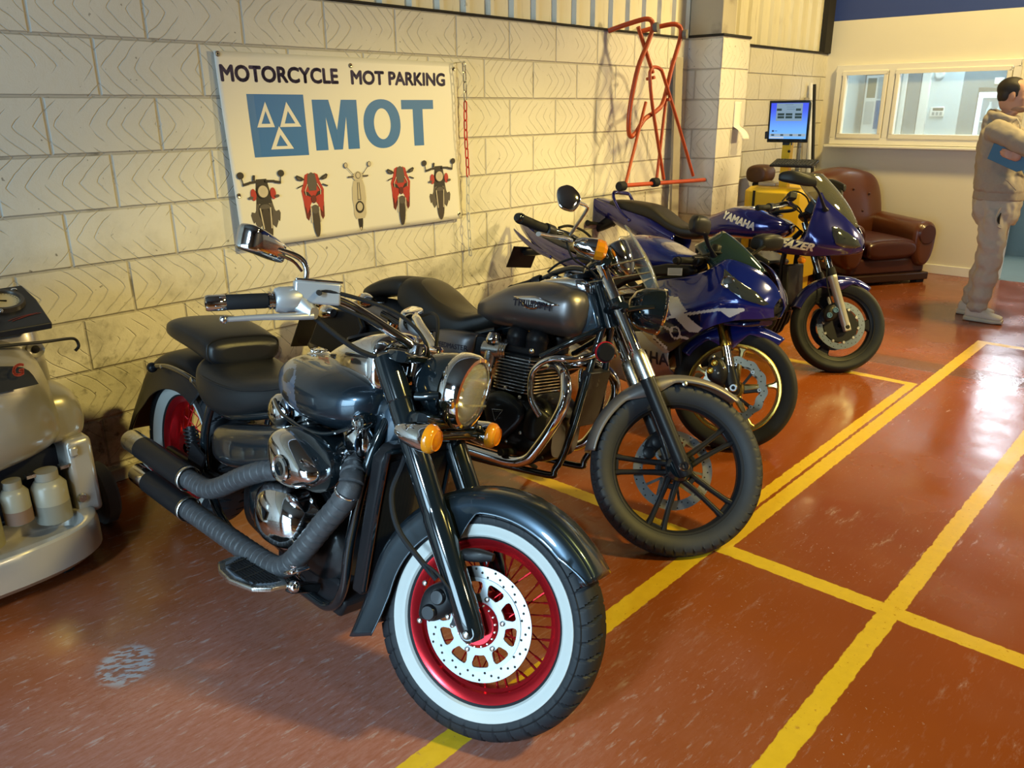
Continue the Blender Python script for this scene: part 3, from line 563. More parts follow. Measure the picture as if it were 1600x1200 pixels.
wm = thing('workshop_machine', 'dark brown rounded machine on a black stand half hidden by the pier', 'machine', (7.15, -.17, 0))
obj('head', G().loft([(-.12, 0, 1.02, .03, .04, .04, 2.2), (-.10, 0, 1.02, .10, .075, .075, 2.6), (.05, 0, 1.02, .11, .08, .08, 2.6), (.12, 0, 1.02, .05, .05, .05, 2.2)]), mk('brown_machine', (.085, .035, .02), .5, noise=.4, nscale=20), wm)
obj('stand', G().box((0, 0, .47), (.14, .14, .94), top=(.8, .8)), M['satin'], wm, bev=.006); obj('foot', G().box((0, 0, .01), (.24, .22, .02)), M['satin'], wm)
# ---------------------------------------------------------------- brown leather armchair
M['tan'] = mk('brown_leather', (.125, .036, .012), .34, coat=.25, crough=.2, noise=.45, nscale=5, bump=.25, bscale=90); M['oxblood'] = mk('oxblood_seat_leather', (.075, .019, .010), .38, coat=.2, noise=.35, nscale=6, bump=.2, bscale=90)
ac = thing('leather_armchair', 'brown leather armchair with rolled arms against the cream office wall', 'armchair', (8.206, -.67, 0), rad(-31.5))
def cush(g, st, **k): return g.loft(st, **k)
g = G(); g.loft([(x, .32+.02*abs(x/.36), .36+.0, .10, .0, .0, 2) for x in ()] or [(-.40, .22, .55, .10, .26, .26, 2.6), (-.37, .21, .60, .17, .34, .34, 2.6), (-.2, .19, .64, .20, .36, .36, 3), (.0, .185, .65, .205, .375, .37, 3), (.2, .19, .64, .20, .36, .36, 3), (.37, .21, .60, .17, .34, .34, 2.6), (.40, .22, .55, .10, .26, .26, 2.6)], k=5, n=32)
T_ = lambda v: V((v.x, v.y+(v.z-.5)*.20, v.z))
bk = obj('backrest', g, M['tan'], ac, T=T_, sub=1)
for bx, bz in ((-.18, .78), (.0, .83), (.18, .78), (-.1, .62), (.1, .62)): obj('button', G().ell((bx, .01+(bz-.5)*.2-.03, bz), (.012, .008, .012), nu=10, nv=6), M['oxblood'], bk)
for sx in (-1, 1):
    g = G(); X = .36 if sx > 0 else -.42
    g.loft([(X, .25, .47, .09, .12, .12, 2.2), (X, .22, .47, .125, .135, .2, 2.4), (X, -.1, .46, .13, .135, .25, 2.4), (X, -.50, .44, .132, .14, .28, 2.4), (X, -.57, .44, .12, .13, .28, 2.4), (X, -.60, .44, .09, .10, .25, 2.4)], k=5, n=30, X=(1, 0, 0))
    a = obj('armrest', g, M['tan'], ac, sub=1)
    obj('arm_front', G().lathe([(0, .006), (.085, .004), (.10, -.012)], (X, -.605, .46), (0, -1, 0), 28), M['oxblood'], a)
obj('seat_cushion', G().loft([(0, .12, .33, .25, .06, .06, 3), (0, .10, .33, .27, .10, .09, 4), (0, -.5, .33, .27, .10, .09, 4), (0, -.58, .33, .265, .08, .08, 3.5), (0, -.60, .33, .25, .05, .05, 3)], k=4, n=32, X=(1, 0, 0)), M['oxblood'], ac, sub=1)
obj('seat_base', G().box((0, -.13, .17), (.86, .84, .16)), M['oxblood'], ac, bev=.03, seg=3)
obj('plinth', G().box((0, -.14, .065), (.90, .90, .07)), mk('dark_wood', (.035, .015, .008), .35), ac, bev=.01)
for sx in (-1, 1):
    for sy in (-.52, .22): obj('foot', G().box((sx*.39, sy, .016), (.08, .08, .032), top=(1.1, 1.1)), M['dark'], ac)
# ---------------------------------------------------------------- refrigerant service station at the left edge
ms = thing('service_station', 'champagne plastic air conditioning service machine with three bottles in its recess', 'machine', (.50, -.40, 0)); bg = M['beige']
obj('rear_body', G().loft([(0, .10, .20, .44, .2, .2, 6), (0, .10, .25, .455, .2, .2, 6), (0, .10, .60, .445, .2, .2, 6), (0, .09, .80, .43, .2, .2, 6), (0, .09, .90, .42, .15, .17, 6)], k=4, n=36, X=(1, 0, 0), Y=(0, 1, 0)), bg, ms)
g = G(); g.loft([(.02, -.04, .42, .30, .02, .10, 2.6), (.02, -.06, .435, .37, .05, .20, 2.6), (.02, -.06, .50, .395, .06, .265, 2.6), (.02, -.06, .64, .385, .06, .27, 2.6), (.015, -.05, .78, .36, .06, .25, 2.6), (-.02, -.03, .845, .33, .05, .20, 2.6), (-.02, -.0, .87, .27, .04, .12, 2.4)], k=5, n=44, X=(1, 0, 0), Y=(0, 1, 0))
fr_ = obj('front_cover', g, bg, ms, T=lambda v: V((v.x, v.y, v.z+.10*max(0, (v.x+.02))*max(0, 1-(v.z-.42)/.2) if v.z < .62 else v.z)))
obj('side_bulge', G().loft([(.385, -.08, .46, .06, .05, .05, 2.5), (.385, -.08, .475, .095, .11, .11, 2.8), (.385, -.08, .55, .11, .12, .12, 2.8), (.38, -.07, .63, .09, .11, .11, 2.8), (.37, -.05, .67, .05, .06, .06, 2.4)], k=5, n=28, X=(1, 0, 0), Y=(0, 1, 0)), bg, ms, sub=1)
obj('recess', G().box((.0, -.075, .315), (.80, .09, .25)), mk('recess_navy', (.010, .012, .022), .5), ms, bev=.01)
for sx, w in ((.425, .09), (-.43, .06)): obj('front_pillar', G().box((sx, -.11, .33), (w, .24, .30)), bg, ms, bev=.02, seg=3)
g = G(); out = []; inn = []
for i in range(48):
    t = 2*pi*i/48; ct, sn = cos(t), sin(t); e = 3.2
    out.append((.445*math.copysign(abs(ct)**(2/e), ct), -.13+.29*math.copysign(abs(sn)**(2/e), sn)))
    inn.append((.375*math.copysign(abs(ct)**(2/3.5), ct), -.265+.11*math.copysign(abs(sn)**(2/3.5), sn)))
R_ = lambda P, z, k=1.0: [V((x*k, -.13+(y+.13)*k, z)) for x, y in P]
g.grid([R_(out, .075, .94), R_(out, .095), R_(out, .175), R_(out, .205, .985), R_(out, .212, .96), R_(inn, .212), R_(inn, .205, .99), R_(inn, .15, .97)], False, True, True)
obj('base_tray', g, bg, ms)
for i, (x, h, r, lv) in enumerate(((.08, .205, .058, .5), (.195, .15, .045, .35), (.305, .185, .058, .4))):
    z0 = .385-h; b = tag(obj('service_bottle', G().lathe([(0, 0), (r*.9, 0), (r, .012), (r, h*.74), (r*.72, h*.86), (r*.55, h*.88), (r*.55, h), (0, h)], (.50+x, -.40-.215, z0), (0, 0, 1), 28), mk('translucent_bottle', (.33, .31, .25), .3, alpha=.9)),
        ['tall pale bottle leftmost in the service machine recess', 'short pale bottle in the middle of the machine recess', 'squat pale bottle at the right of the machine recess'][i], 'bottle', 'bottles in the service machine')
    obj('oil_level', G().cyl((.50+x, -.615, z0+.004), (.50+x, -.615, z0+h*lv), r*1.012, n=28), mk('bottle_fluid', [(.30, .27, .16), (.20, .13, .10), (.20, .19, .16)][i], .35), b)
    obj('cap', G().cyl((.50+x, -.615, z0+h-.022), (.50+x, -.615, z0+h+.008), r*.66, n=20), mk('bottle_cap', (.26, .24, .20), .4), b)
    obj('bottle_hook', G().box((x+.06, -.215, .39), (.03, .03, .012)), M['brushed'], ms)
obj('bolt', G().lathe([(0, .01), (.014, .01), (.018, 0)], (.40, -.232, .255), (0, -1, 0), 16), M['brushed'], ms); obj('latch', G().box((.40, -.235, .44), (.03, .02, .04)), bg, ms, bev=.008)
# sloping control panel
def pan(x, s, d=0): return V((x, .10-.25*s-.37*d, .99-.10*s+d*.93))
P0 = [(-.50, 0), (.44, 0), (.45, .4), (.44, 1), (-.55, 1)]
cp = obj('control_panel', G().prism(P0, lambda x, s, d: pan(x, s, d), -.02, .006), mk('panel_black', (.018, .018, .022), .35), ms, bev=.004)
gq = G().lathe([(0, .004), (.052, .004), (.056, .016), (.066, .016), (.07, 0)], pan(.345, .36, .006), (0, -.37, .93), 36); ga = obj('gauge_bezel', gq, mk('gauge_bezel', (.10, .09, .08), .3, .6), cp)
obj('gauge_face', G().lathe([(0, .006), (.054, .006)], pan(.345, .36, .006), (0, -.37, .93), 36), mk('gauge_face', (.72, .66, .48), .5), ga)
gx, gn = V((1, 0, 0)), V((0, -.37, .93)); gy = gn.cross(gx)
def gp(a, r, h=.0085): return pan(.345, .36, .006)+gx*r*cos(a)+gy*r*sin(a)+gn*h
obj('needle', G().tube([gp(2.7, .04), gp(2.7+pi, .012)], [.0012, .003], 6, 1), M['dark'], ga)
g = G()
for i in range(21): a = rad(-40+13*i); g.tube([gp(a, .042), gp(a, .048)], .0007, 4, 1)
obj('gauge_scale', g, M['dark'], ga)
obj('valve_knob', G().lathe([(0, .03), (.028, .03), (.03, 0)], pan(.22, .62, .006), (0, -.37, .93), 20), mk('blue_valve', (.015, .03, .08), .4), cp); obj('valve_lever', G().bar(pan(.18, .62, .04), pan(.30, .68, .03), .028, .018), mk('blue_valve_lever', (.03, .07, .13), .35), cp, bev=.006); obj('lever_tip', G().ell(pan(.31, .685, .03), (.008, .008, .008), nu=10, nv=6), M['chrome'], cp)
g = G()
for (a, b) in (((.32, .80), (.40, .73)), ((.33, .825), (.42, .72)), ((.35, .80), (.43, .74))): g.tube([pan(a[0], a[1], .0075), pan((a[0]+b[0])/2, (a[1]+b[1])/2-.012, .0075), pan(b[0], b[1], .0075)], .0014, 4, 3, flat=.4)
obj('red_script', g, mk('red_script', (.30, .035, .015), .5), cp)
obj('panel_bolt', G().ell(pan(.405, .10, .008), (.011, .011, .006), nu=12, nv=6), M['chrome'], cp)
obj('socket', G().lathe([(.012, -.004), (.022, 0), (.028, .004), (.03, -.002)], (.385, -.105, .80), (0, -1, .15), 20), bg, ms); obj('socket_hole', G().ell((.385, -.102, .80), (.014, .01, .014), nu=12, nv=8), M['dark'], ms)
bd = obj('badge', G().loft([(.15, -.30, .83, .001, .001, .001, 2), (.15, -.30, .80, .13, .004, .004, 2), (.15, -.325, .74, .16, .004, .004, 2)], k=4, n=20, X=(1, 0, 0), Y=(0, 1, 0)), M['dark'], ms)
text('badge_letter', 'G', mk('badge_red', (.55, .04, .02), .4), lambda x, y, z: V((.235+x, -.335+.36*(y), .785+y)), bd, .05, .002, shear=.3)
obj('power_cable', G().tube([(.0, -.20, .86), (.2, -.20, .862), (.40, -.16, .835), (.50, -.10, .815), (.53, -.08, .80), (.535, -.08, .775), (.52, -.08, .76)], .0055, 8), M['plastic'], ms)
for sx in (-1, 1):
    w = obj('wheel', G().lathe([(.05, -.03), (.115, -.032), (.128, -.02), (.128, .02), (.115, .032), (.05, .03)], (.555*sx, .04, .128), (1, 0, 0), 36, closed=True), mk('grey_tyre', (.12, .11, .10), .8, noise=.3, nscale=30), ms)
    obj('wheel_hub', G().lathe([(0, -.02), (.055, -.02), (.055, .02), (0, .02)], (.555*sx, .04, .128), (1, 0, 0), 24), M['satin'], w)
    obj('castor', G().lathe([(0, -.015), (.035, -.015), (.035, .015), (0, .015)], (.3*sx, -.25, .035), (1, 0, 0), 16), M['rubber'], ms)
    obj('castor_fork', G().box((.3*sx, -.25, .06), (.05, .04, .05)), M['satin'], ms)
obj('axle', G().cyl((-.54, .04, .128), (.54, .04, .128), .014), M['satin'], ms)
g = G(); g.grid([[V((.40+.40*i/8+.05*j/6, -.46+.20*j/6, 1.0+.012*sin(i*.5)-.05*(1-j/6)+.03*(i/8)**2)) for i in range(9)] for j in range(7)])
tag(obj('paper_sheet', g, M['cream'], solid=.0006), 'cream paper sheet lying on the control panel of the service machine', 'paper')
tag(obj('yellow_note', G().box((.64, -.29, 1.028), (.20, .08, .004), rot('X', 14)), mk('yellow_note', (.75, .62, .05), .6)), 'yellow note on the cream sheet on the service machine', 'note')
# ---------------------------------------------------------------- motorcycles: local u forward, v left, w up, origin at the rear tyre contact
class Bike:
    def __init__(s, name, label, X, Y, psi, lam, delta, pitch, WB, Rr, Rf, rake, trail):
        h = V((cos(psi), sin(psi), 0)); l = V((-sin(psi), cos(psi), 0)); z = V((0, 0, 1))
        n = l*cos(lam)-z*sin(lam); u = z*cos(lam)+l*sin(lam); hh = h*cos(pitch)-u*sin(pitch); uu = u*cos(pitch)+h*sin(pitch)
        s.mw = Matrix(((hh.x, n.x, uu.x, X), (hh.y, n.y, uu.y, Y), (hh.z, n.z, uu.z, 0), (0, 0, 0, 1)))
        s.root = thing(name, label, 'motorcycle', M=s.mw, group=None)
        s.WB, s.Rr, s.Rf = WB, Rr, Rf; s.warp = None
        s.st = Matrix.Translation(V((WB+trail, 0, 0))) @ Matrix.Rotation(delta, 4, V((-sin(rake), 0, cos(rake)))) @ Matrix.Translation(-V((WB+trail, 0, 0)))
        s.ri = s.mw.inverted()
    def F(s, v): return s.st @ V(v)
    def P(s, name, g, mat, parent=None, f=False, T=None, **k):
        t = T
        if not f and s.warp: t = (lambda v: s.warp(T(v) if T else v))
        if f: t = (lambda v: s.st @ (T(v) if T else v))
        return obj(name, g, mat, parent if parent is not None else s.root, T=t, **k)
    def ground(s, u, v):                 # local w of the floor under (u, v)
        m = s.mw; return -(m[2][3]+m[2][0]*u+m[2][1]*v)/m[2][2]
    def screw(s, p, ax=(0, -1, 0), r=.006, f=False, parent=None, m=None, name='bolt'):
        return s.P(name, G().lathe([(0, .004), (r*.6, .004), (r, .002), (r, -.002)], p, ax, 10), m or M['brushed'], parent, f)
def mirror(P): return [(u, -v, w) for u, v, w in P]
def arc_fender(c, a0, a1, R, prof, n=48, flare=None):
    """sweep a half profile [(v, drop)] round centre c from angle a0 to a1 (degrees, 0 = forward, 90 = up)"""
    rows = []
    for i in range(n+1):
        t = i/n; a = rad(a0+(a1-a0)*t); Ro = R(t) if callable(R) else R; pf = prof(t) if callable(prof) else prof
        rows.append([V((c[0]+(Ro-d)*cos(a), v, c[1]+(Ro-d)*sin(a))) for v, d in pf])
    return rows
def inpoly(x, y, P):
    c = False; n = len(P)
    for i in range(n):
        (x1, y1), (x2, y2) = P[i], P[(i+1) % n]
        if (y1 > y) != (y2 > y) and x < (x2-x1)*(y-y1)/(y2-y1)+x1: c = not c
    return c
def shell(B, name, st, mats, side=0, pick=None, ku=8, kv=6, parent=None, solid=.004, sub=0, f=False):
    """half-section panel: st = list of (u, [(v, w), ...]); side -1 right, +1 left, 0 both joined"""
    out = []
    for sd in ((1, -1) if side == 0 else (side,)):
        rows = [tuple([u]+[q for p in ps for q in p]) for u, ps in st]
        R = []
        for r in crom(rows, ku):
            u = r[0]; pts = [(r[1+2*i], r[2+2*i]) for i in range((len(r)-1)//2)]
            R.append([V((u, sd*v, w)) for v, w in crom(pts, kv)])
        g = G(); nr, nc = len(R), len(R[0])
        vs = [p for r in R for p in r]; fs = []; ms = []
        for i in range(nr-1):
            for j in range(nc-1):
                q = (i*nc+j, i*nc+j+1, (i+1)*nc+j+1, (i+1)*nc+j); c = sum((vs[k] for k in q), V())/4
                m = pick(c.x, c.y, c.z) if pick else 0
                if m is None: continue
                fs.append(q); ms.append(m)
        g.add(vs, fs); g.m = ms
        out.append(B.P(name, g, mats, parent, f, solid=solid, sub=sub, auto=60))
    return out
def tyre(B, c, prof, m, parent, f, n=96, fn=None): return B.P('tyre', G().lathe(prof, (c[0], 0, c[1]), (0, 1, 0), n, fn=fn), m, parent, f, auto=50)
def tube_side(B, name, pts, r, m, f=False, parent=None, both=True, n=10, k=5):
    o = [B.P(name, G().tube(pts, r, n, k), m, parent, f)]
    if both: o.append(B.P(name, G().tube(mirror(pts), r, n, k), m, parent, f))
    return o
def fin_stack(a, b, rx, ry, nf, U, Vv, g=None, th=.004, e=4):
    g = g or G(); a, b = V(a), V(b); d = (b-a).normalized()
    for i in range(nf):
        c = a+(b-a)*i/(nf-1)
        ring = lambda q: [c+d*q+V(U)*rx*math.copysign(abs(cos(t))**(2/e), cos(t))+V(Vv)*ry*math.copysign(abs(sin(t))**(2/e), sin(t)) for t in [2*pi*j/28 for j in range(28)]]
        g.grid([ring(-th/2), ring(th/2)], False, True, True)
    return g
def cable(B, pts, r=.005, f=False, m=None, name='cable'): return B.P(name, G().tube(pts, r, 8, 6), m or M['rubber'], None, f)
def place_on(B, part, v_from, off=.0015):
    """returns f(u, w) -> point on the part's surface seen from the side v_from"""
    bv = caster(part)
    def fn(u, w, z=0):
        h, n, _, _ = bv.ray_cast(V((u, v_from, w)), V((0, 1 if v_from < 0 else -1, 0)))
        return (h+n*off*(1 if n.y*v_from > 0 else -1)) if h is not None else None
    return fn
def surf_text(B, name, body, m, part, u0, w0, du, dw, size, v_from=-1.0, bold=0, shear=0, sub=.02, sx=1, parent=None, off=.002, f=False):
    fn = place_on(B, part, v_from, off); last = [None]
    k = hypot(du, dw); ax = (du/k, dw/k); ay = (-ax[1], ax[0])
    def pl(x, y, z=0):
        p = fn(u0+x*ax[0]+y*ay[0], w0+x*ax[1]+y*ay[1]); last[0] = p or last[0]; return p or last[0] or V((u0, v_from*.1, w0))
    return text(name, body, m, pl, parent if parent is not None else part, size, bold, shear, sx=sx, sub=sub)
# ---------------------------------------------------------------- the blue-grey cruiser with red wire wheels
B = Bike('cruiser_motorcycle', 'dark blue-grey cruiser motorcycle with whitewall tyres and red wire wheels, nearest the camera', 1.3148, -.6514, -1.608, .1311, .408, .00613, 1.655, .325, .32, rad(33.3), .141)
FC = (1.655, .32); RC = (0, .325); M['satinsilver'] = mk('satin_silver', (.52, .54, .57), .36, .55)
def wire_wheel(B, c, Rt, rim, hw, tw, f, name, disc=True):
    r0 = rim; C3 = (c[0], 0, c[1])
    wh = B.P(name, G().lathe([(r0-.012, -hw+.004), (r0, -hw), (r0+.004, -hw+.003), (r0-.004, -hw+.008), (r0-.02, -hw+.012), (r0-.020, -hw+.02), (r0-.028, -.014), (r0-.030, 0), (r0-.028, .014), (r0-.020, hw-.02), (r0-.02, hw-.012), (r0-.004, hw-.008), (r0+.004, hw-.003), (r0, hw), (r0-.012, hw-.004), (r0-.024, hw-.014), (r0-.026, hw-.024), (r0-.034, .016), (r0-.036, 0), (r0-.034, -.016), (r0-.026, -hw+.024), (r0-.024, -hw+.014)], C3, (0, 1, 0), 96, closed=True), M['red'], None, f, auto=30)
    wi = r0+.042
    pr = [(r0-.006, -hw+.006), (r0+.006, -hw-.004), (r0+.02, -tw*.82), (wi, -tw*.97), (wi+.012, -tw), (Rt-.035, -tw*.97), (Rt-.026, -tw*.93), (Rt-.018, -tw*.86), (Rt-.012, -tw*.74), (Rt-.007, -tw*.6), (Rt-.0035, -tw*.42), (Rt-.001, -tw*.2), (Rt, 0)]
    pr = pr+[(r, -h) for r, h in pr[-2::-1]]
    N = 720; npf = len(pr)
    def groove(t, j):
        s = min(j, npf-1-j); sd = 0 if j < npf//2 else .5
        if s < 5: return 0
        k = (t/(2*pi)*42+sd+(s-5)*.085) % 1
        return -.011 if k < .15 and s < 11 else (-.003 if s == 12 else 0)
    ty = tyre(B, c, pr, M['tyre'], wh, f, N, groove)
    for sd in (-1, 1): B.P('whitewall', G().lathe([(r0+.004, sd*(hw+.001)), (r0+.012, sd*(hw+.010)), (r0+.022, sd*(tw*.86+.002)), (wi-.006, sd*(tw*.97+.002)), (wi-.001, sd*(tw*.985+.001)), (wi, sd*tw*.96)], C3, (0, 1, 0), 96), M['white'], wh, f)
    for sd in (-1, 1): B.P('sidewall_line', G().lathe([(Rt-.045, sd*(tw*.992)), (Rt-.043, sd*(tw*.992+.0015)), (Rt-.041, sd*(tw*.985))], C3, (0, 1, 0), 96), M['rubber'], ty, f)
    B.P('hub', G().lathe([(.018, -.062), (.058, -.060), (.062, -.054), (.058, -.045), (.036, -.038), (.030, -.02), (.030, .02), (.036, .038), (.058, .045), (.062, .054), (.058, .060), (.018, .062)], C3, (0, 1, 0), 48), M['red'], wh, f, auto=30)
    ns = 36
    for i in range(ns):
        a = 2*pi*i/ns; sd = 1 if i % 2 else -1; b = a+(.42 if (i//2) % 2 else -.42)
        p0 = V((c[0]+.055*cos(b), sd*.049, c[1]+.055*sin(b))); p1 = V((c[0]+(r0-.036)*cos(a), sd*.004, c[1]+(r0-.036)*sin(a)))
        g = G().cyl(p0, p1, .0021, n=6); d = (p1-p0).normalized(); g.cyl(p1-d*.022, p1+d*.004, .0036, n=6)
        B.P('spoke', g, M['red'], wh, f)
    return wh
wf = wire_wheel(B, FC, .32, .216, .046, .064, True, 'front_wheel')
wr_ = wire_wheel(B, RC, .325, .207, .058, .085, False, 'rear_wheel')
def disc(B, c, v, ro, ri, rc, m, mc, parent, f, nh=48, cut=10, bolts=6):
    """drilled disc: braking band and a carrier with cut-outs"""
    def ringface(r0, r1, n, hole, rows=(0,)):
        pass
    d = B.P('brake_disc', G().lathe([(ri, v-.0025), (ro, v-.0025), (ro, v+.0025), (ri, v+.0025)], (c[0], 0, c[1]), (0, 1, 0), 96, closed=True), m, parent, f, auto=30)
    g = G()
    for i in range(nh):
        for k, rr in enumerate((.22, .5, .78)):
            if k != i % 3: continue
            a = 2*pi*i/nh; r = ri+(ro-ri)*rr; p = V((c[0]+r*cos(a), 0, c[1]+r*sin(a)))
            g.cyl(p+V((0, v-.0029, 0)), p+V((0, v+.0029, 0)), .0034, n=8)
    B.P('drill_holes', g, M['dark'], d, f, kind='stuff')
    return d
dm = mk('disc_steel', (.30, .30, .30), .32, 1, rvar=.06); dc = mk('disc_carrier', (.33, .35, .37), .38, .75)
dd = disc(B, FC, -.072, .150, .118, .06, dm, dc, wf, True)
g = G()                                                    # carrier: ring, ten webs, outer ring
C3 = (FC[0], 0, FC[1])
g.lathe([(.060, -.078), (.079, -.078), (.079, -.072), (.060, -.072)], C3, (0, 1, 0), 80, closed=True)
g.lathe([(.111, -.077), (.121, -.077), (.121, -.070), (.111, -.070)], C3, (0, 1, 0), 80, closed=True)
B.P('disc_carrier', g, dc, dd, True, auto=30)
for i in range(10):
    a0 = 2*pi*(i+.5)/10
    ww = lambda r, h: h/r
    P = [(.076, -.19), (.084, -.12), (.100, -.078), (.108, -.095), (.113, -.16), (.113, .16), (.108, .095), (.100, .078), (.084, .12), (.076, .19)]
    B.P('carrier_web', G().prism(P, lambda r, a, d: V((FC[0]+r*cos(a0+a), d, FC[1]+r*sin(a0+a))), -.0775, -.072), dc, dd, True)
for i in range(6): a = 2*pi*i/6+.35; B.screw((FC[0]+.072*cos(a), -.079, FC[1]+.072*sin(a)), (0, -1, 0), .007, True, dd)
B.P('hub_flange', G().lathe([(.02, -.088), (.050, -.088), (.060, -.080), (.060, -.074)], C3, (0, 1, 0), 48), M['red'], wf, True)
for i in range(18): a = 2*pi*i/18; B.screw((FC[0]+.055*cos(a), -.086, FC[1]+.055*sin(a)), (-0, -1, 0), .003, True, wf, name='hub_bolt')
# fork, yokes
ax = V((-sin(rad(33.3)), 0, cos(rad(33.3))))
for v in (-.117, .117):
    o = V((1.66, v, .315))
    ft = B.P('fork_leg', G().lathe([(0, -.028), (.024, -.026), (.033, -.01), (.036, .03), (.037, .30), (.034, .312), (.0345, .33), (.0345, .62), (.0335, .625), (.0355, .628), (.0365, .70), (.036, .752), (.028, .757), (.024, .763), (0, .764)], o, ax, 40), M['gloss'], None, True, auto=30)
    B.P('axle_clamp', G().cyl(o+V((.0, -.03*(-1 if v > 0 else 1), 0)), o+V((0, .04*(1 if v < 0 else -1), 0)), .019, n=20), M['gloss'], ft, True)
    B.screw(o+V((0, -.038 if v < 0 else .038, -.002)), (0, -1 if v < 0 else 1, 0), .009, True, ft, name='axle_bolt')
    B.P('fork_bracket', G().loft([(1.58, v*.80, .49, .016, .014, .016, 3), (1.62, v*.80, .50, .018, .016, .02, 3), (1.665, v*.78, .505, .010, .010, .010, 3)], k=4, n=16), M['satin'], ft, True)
B.P('axle', G().cyl((1.66, -.14, .315), (1.66, .14, .315), .011), M['brushed'], wf, True)
for w_, u_, hh in ((.80, 1.362, .05), (.955, 1.262, .03)):
    B.P('fork_yoke', G().loft([(u_+.05, -.155, w_, .02, hh/2, hh/2, 3), (u_+.03, -.12, w_, .045, hh/2, hh/2, 3), (u_+.02, 0, w_, .05, hh/2, hh/2, 3), (u_+.03, .12, w_, .045, hh/2, hh/2, 3), (u_+.05, .155, w_, .02, hh/2, hh/2, 3)], k=4, n=20, X=(1, 0, 0)), M['gloss'], None, True)
# front mudguard
def fpf(t):
    sk = .085 if t < .46 else .052
    if t < .10: sk = .03+.03*t/.10
    elif t < .40: sk = .06+.01*(t-.1)
    elif t < .48: sk = .063+(.135-.063)*(t-.40)/.08
    elif t < .52: sk = .135-.045*(t-.48)/.04
    elif t < .9: sk = .09
    else: sk = .09+.01*(t-.9)/.1
    fl = 1+.22*max(0, (t-.85)/.15)**2
    P = [(0, 0), (.022, .0008), (.044, .004), (.060, .009), (.0655, .0125), (.068, .0175), (.0725, .0165), (.0775, .021), (.082, .030), (.086, .044), (.088, sk-.004), (.091, sk)]
    P = [(v*fl, d) for v, d in P]
    return [(-v, d) for v, d in P[::-1]]+P[1:]
def fR(t): return .352+(.055*((t-.84)/.16)**2 if t > .84 else 0)+(.004*(1-t/.1) if t < .1 else 0)
B.P('front_mudguard', G().grid(arc_fender(FC, 36, 203, fR, fpf, 72)), M['crpaint'], None, True, solid=.003, auto=50)
# headlight
hb = B.P('headlight', G().lathe([(0, -.155), (.03, -.152), (.062, -.135), (.085, -.10), (.096, -.05), (.099, 0), (.094, .003)], (1.445, 0, .895), (1, 0, -.06), 48), M['gloss'], None, True)
B.P('headlight_rim', G().lathe([(.099, -.035), (.105, -.028), (.107, -.01), (.106, .015), (.100, .028), (.091, .03), (.088, .024), (.088, .01)], (1.445, 0, .895), (1, 0, -.06), 56), M['chrome'], hb, True)
B.P('reflector_bowl', G().lathe([(.088, .018), (.07, -.02), (.04, -.05), (.012, -.06), (0, -.06)], (1.445, 0, .895), (1, 0, -.06), 40), M['reflector'], hb, True)
B.P('bulb', G().ell((1.42, 0, .896), (.02, .010, .010)), M['amber'], hb, True)
B.P('headlight_lens', G().lathe([(.089, .02), (.07, .03), (.035, .036), (0, .038)], (1.445, 0, .895), (1, 0, -.06), 48), mk('headlight_glass', (.9, .93, .95), .04, alpha=.28, coat=1), hb, True)
B.P('lens_bar', G().bar((1.476, -.084, .862), (1.476, .084, .862), .004, .006), M['clear'], hb, True)
B.P('adjuster', G().ell((1.46, -.106, .87), (.008, .006, .006), nu=10, nv=6), M['chrome'], hb, True)
for v in (-1, 1): B.P('headlight_bracket', G().tube([(1.42, v*.10, .875), (1.385, v*.112, .865), (1.36, v*.115, .86)], .012, 12, 3), M['gloss'], None, True)
sb = B.P('signal_bar', G().cyl((1.425, -.17, .765), (1.425, .17, .765), .015), M['gloss'], None, True)
for v in (-.19, .19):
    sg = B.P('turn_signal', G().lathe([(0, -.085), (.014, -.082), (.026, -.06), (.034, -.03), (.038, 0), (.038, .012)], (1.45, v, .772), (1, 0, 0), 32), M['chrome'], None, True)
    B.P('signal_lens', G().lathe([(.0375, .010), (.0385, .014), (.037, .026), (.028, .036), (.012, .040), (0, .041)], (1.45, v, .772), (1, 0, 0), 32), M['amber'], sg, True)
    B.P('lens_ring', G().lathe([(.026, .0365), (.027, .039), (.028, .0365)], (1.45, v, .772), (1, 0, 0), 28), M['amber'], sg, True)
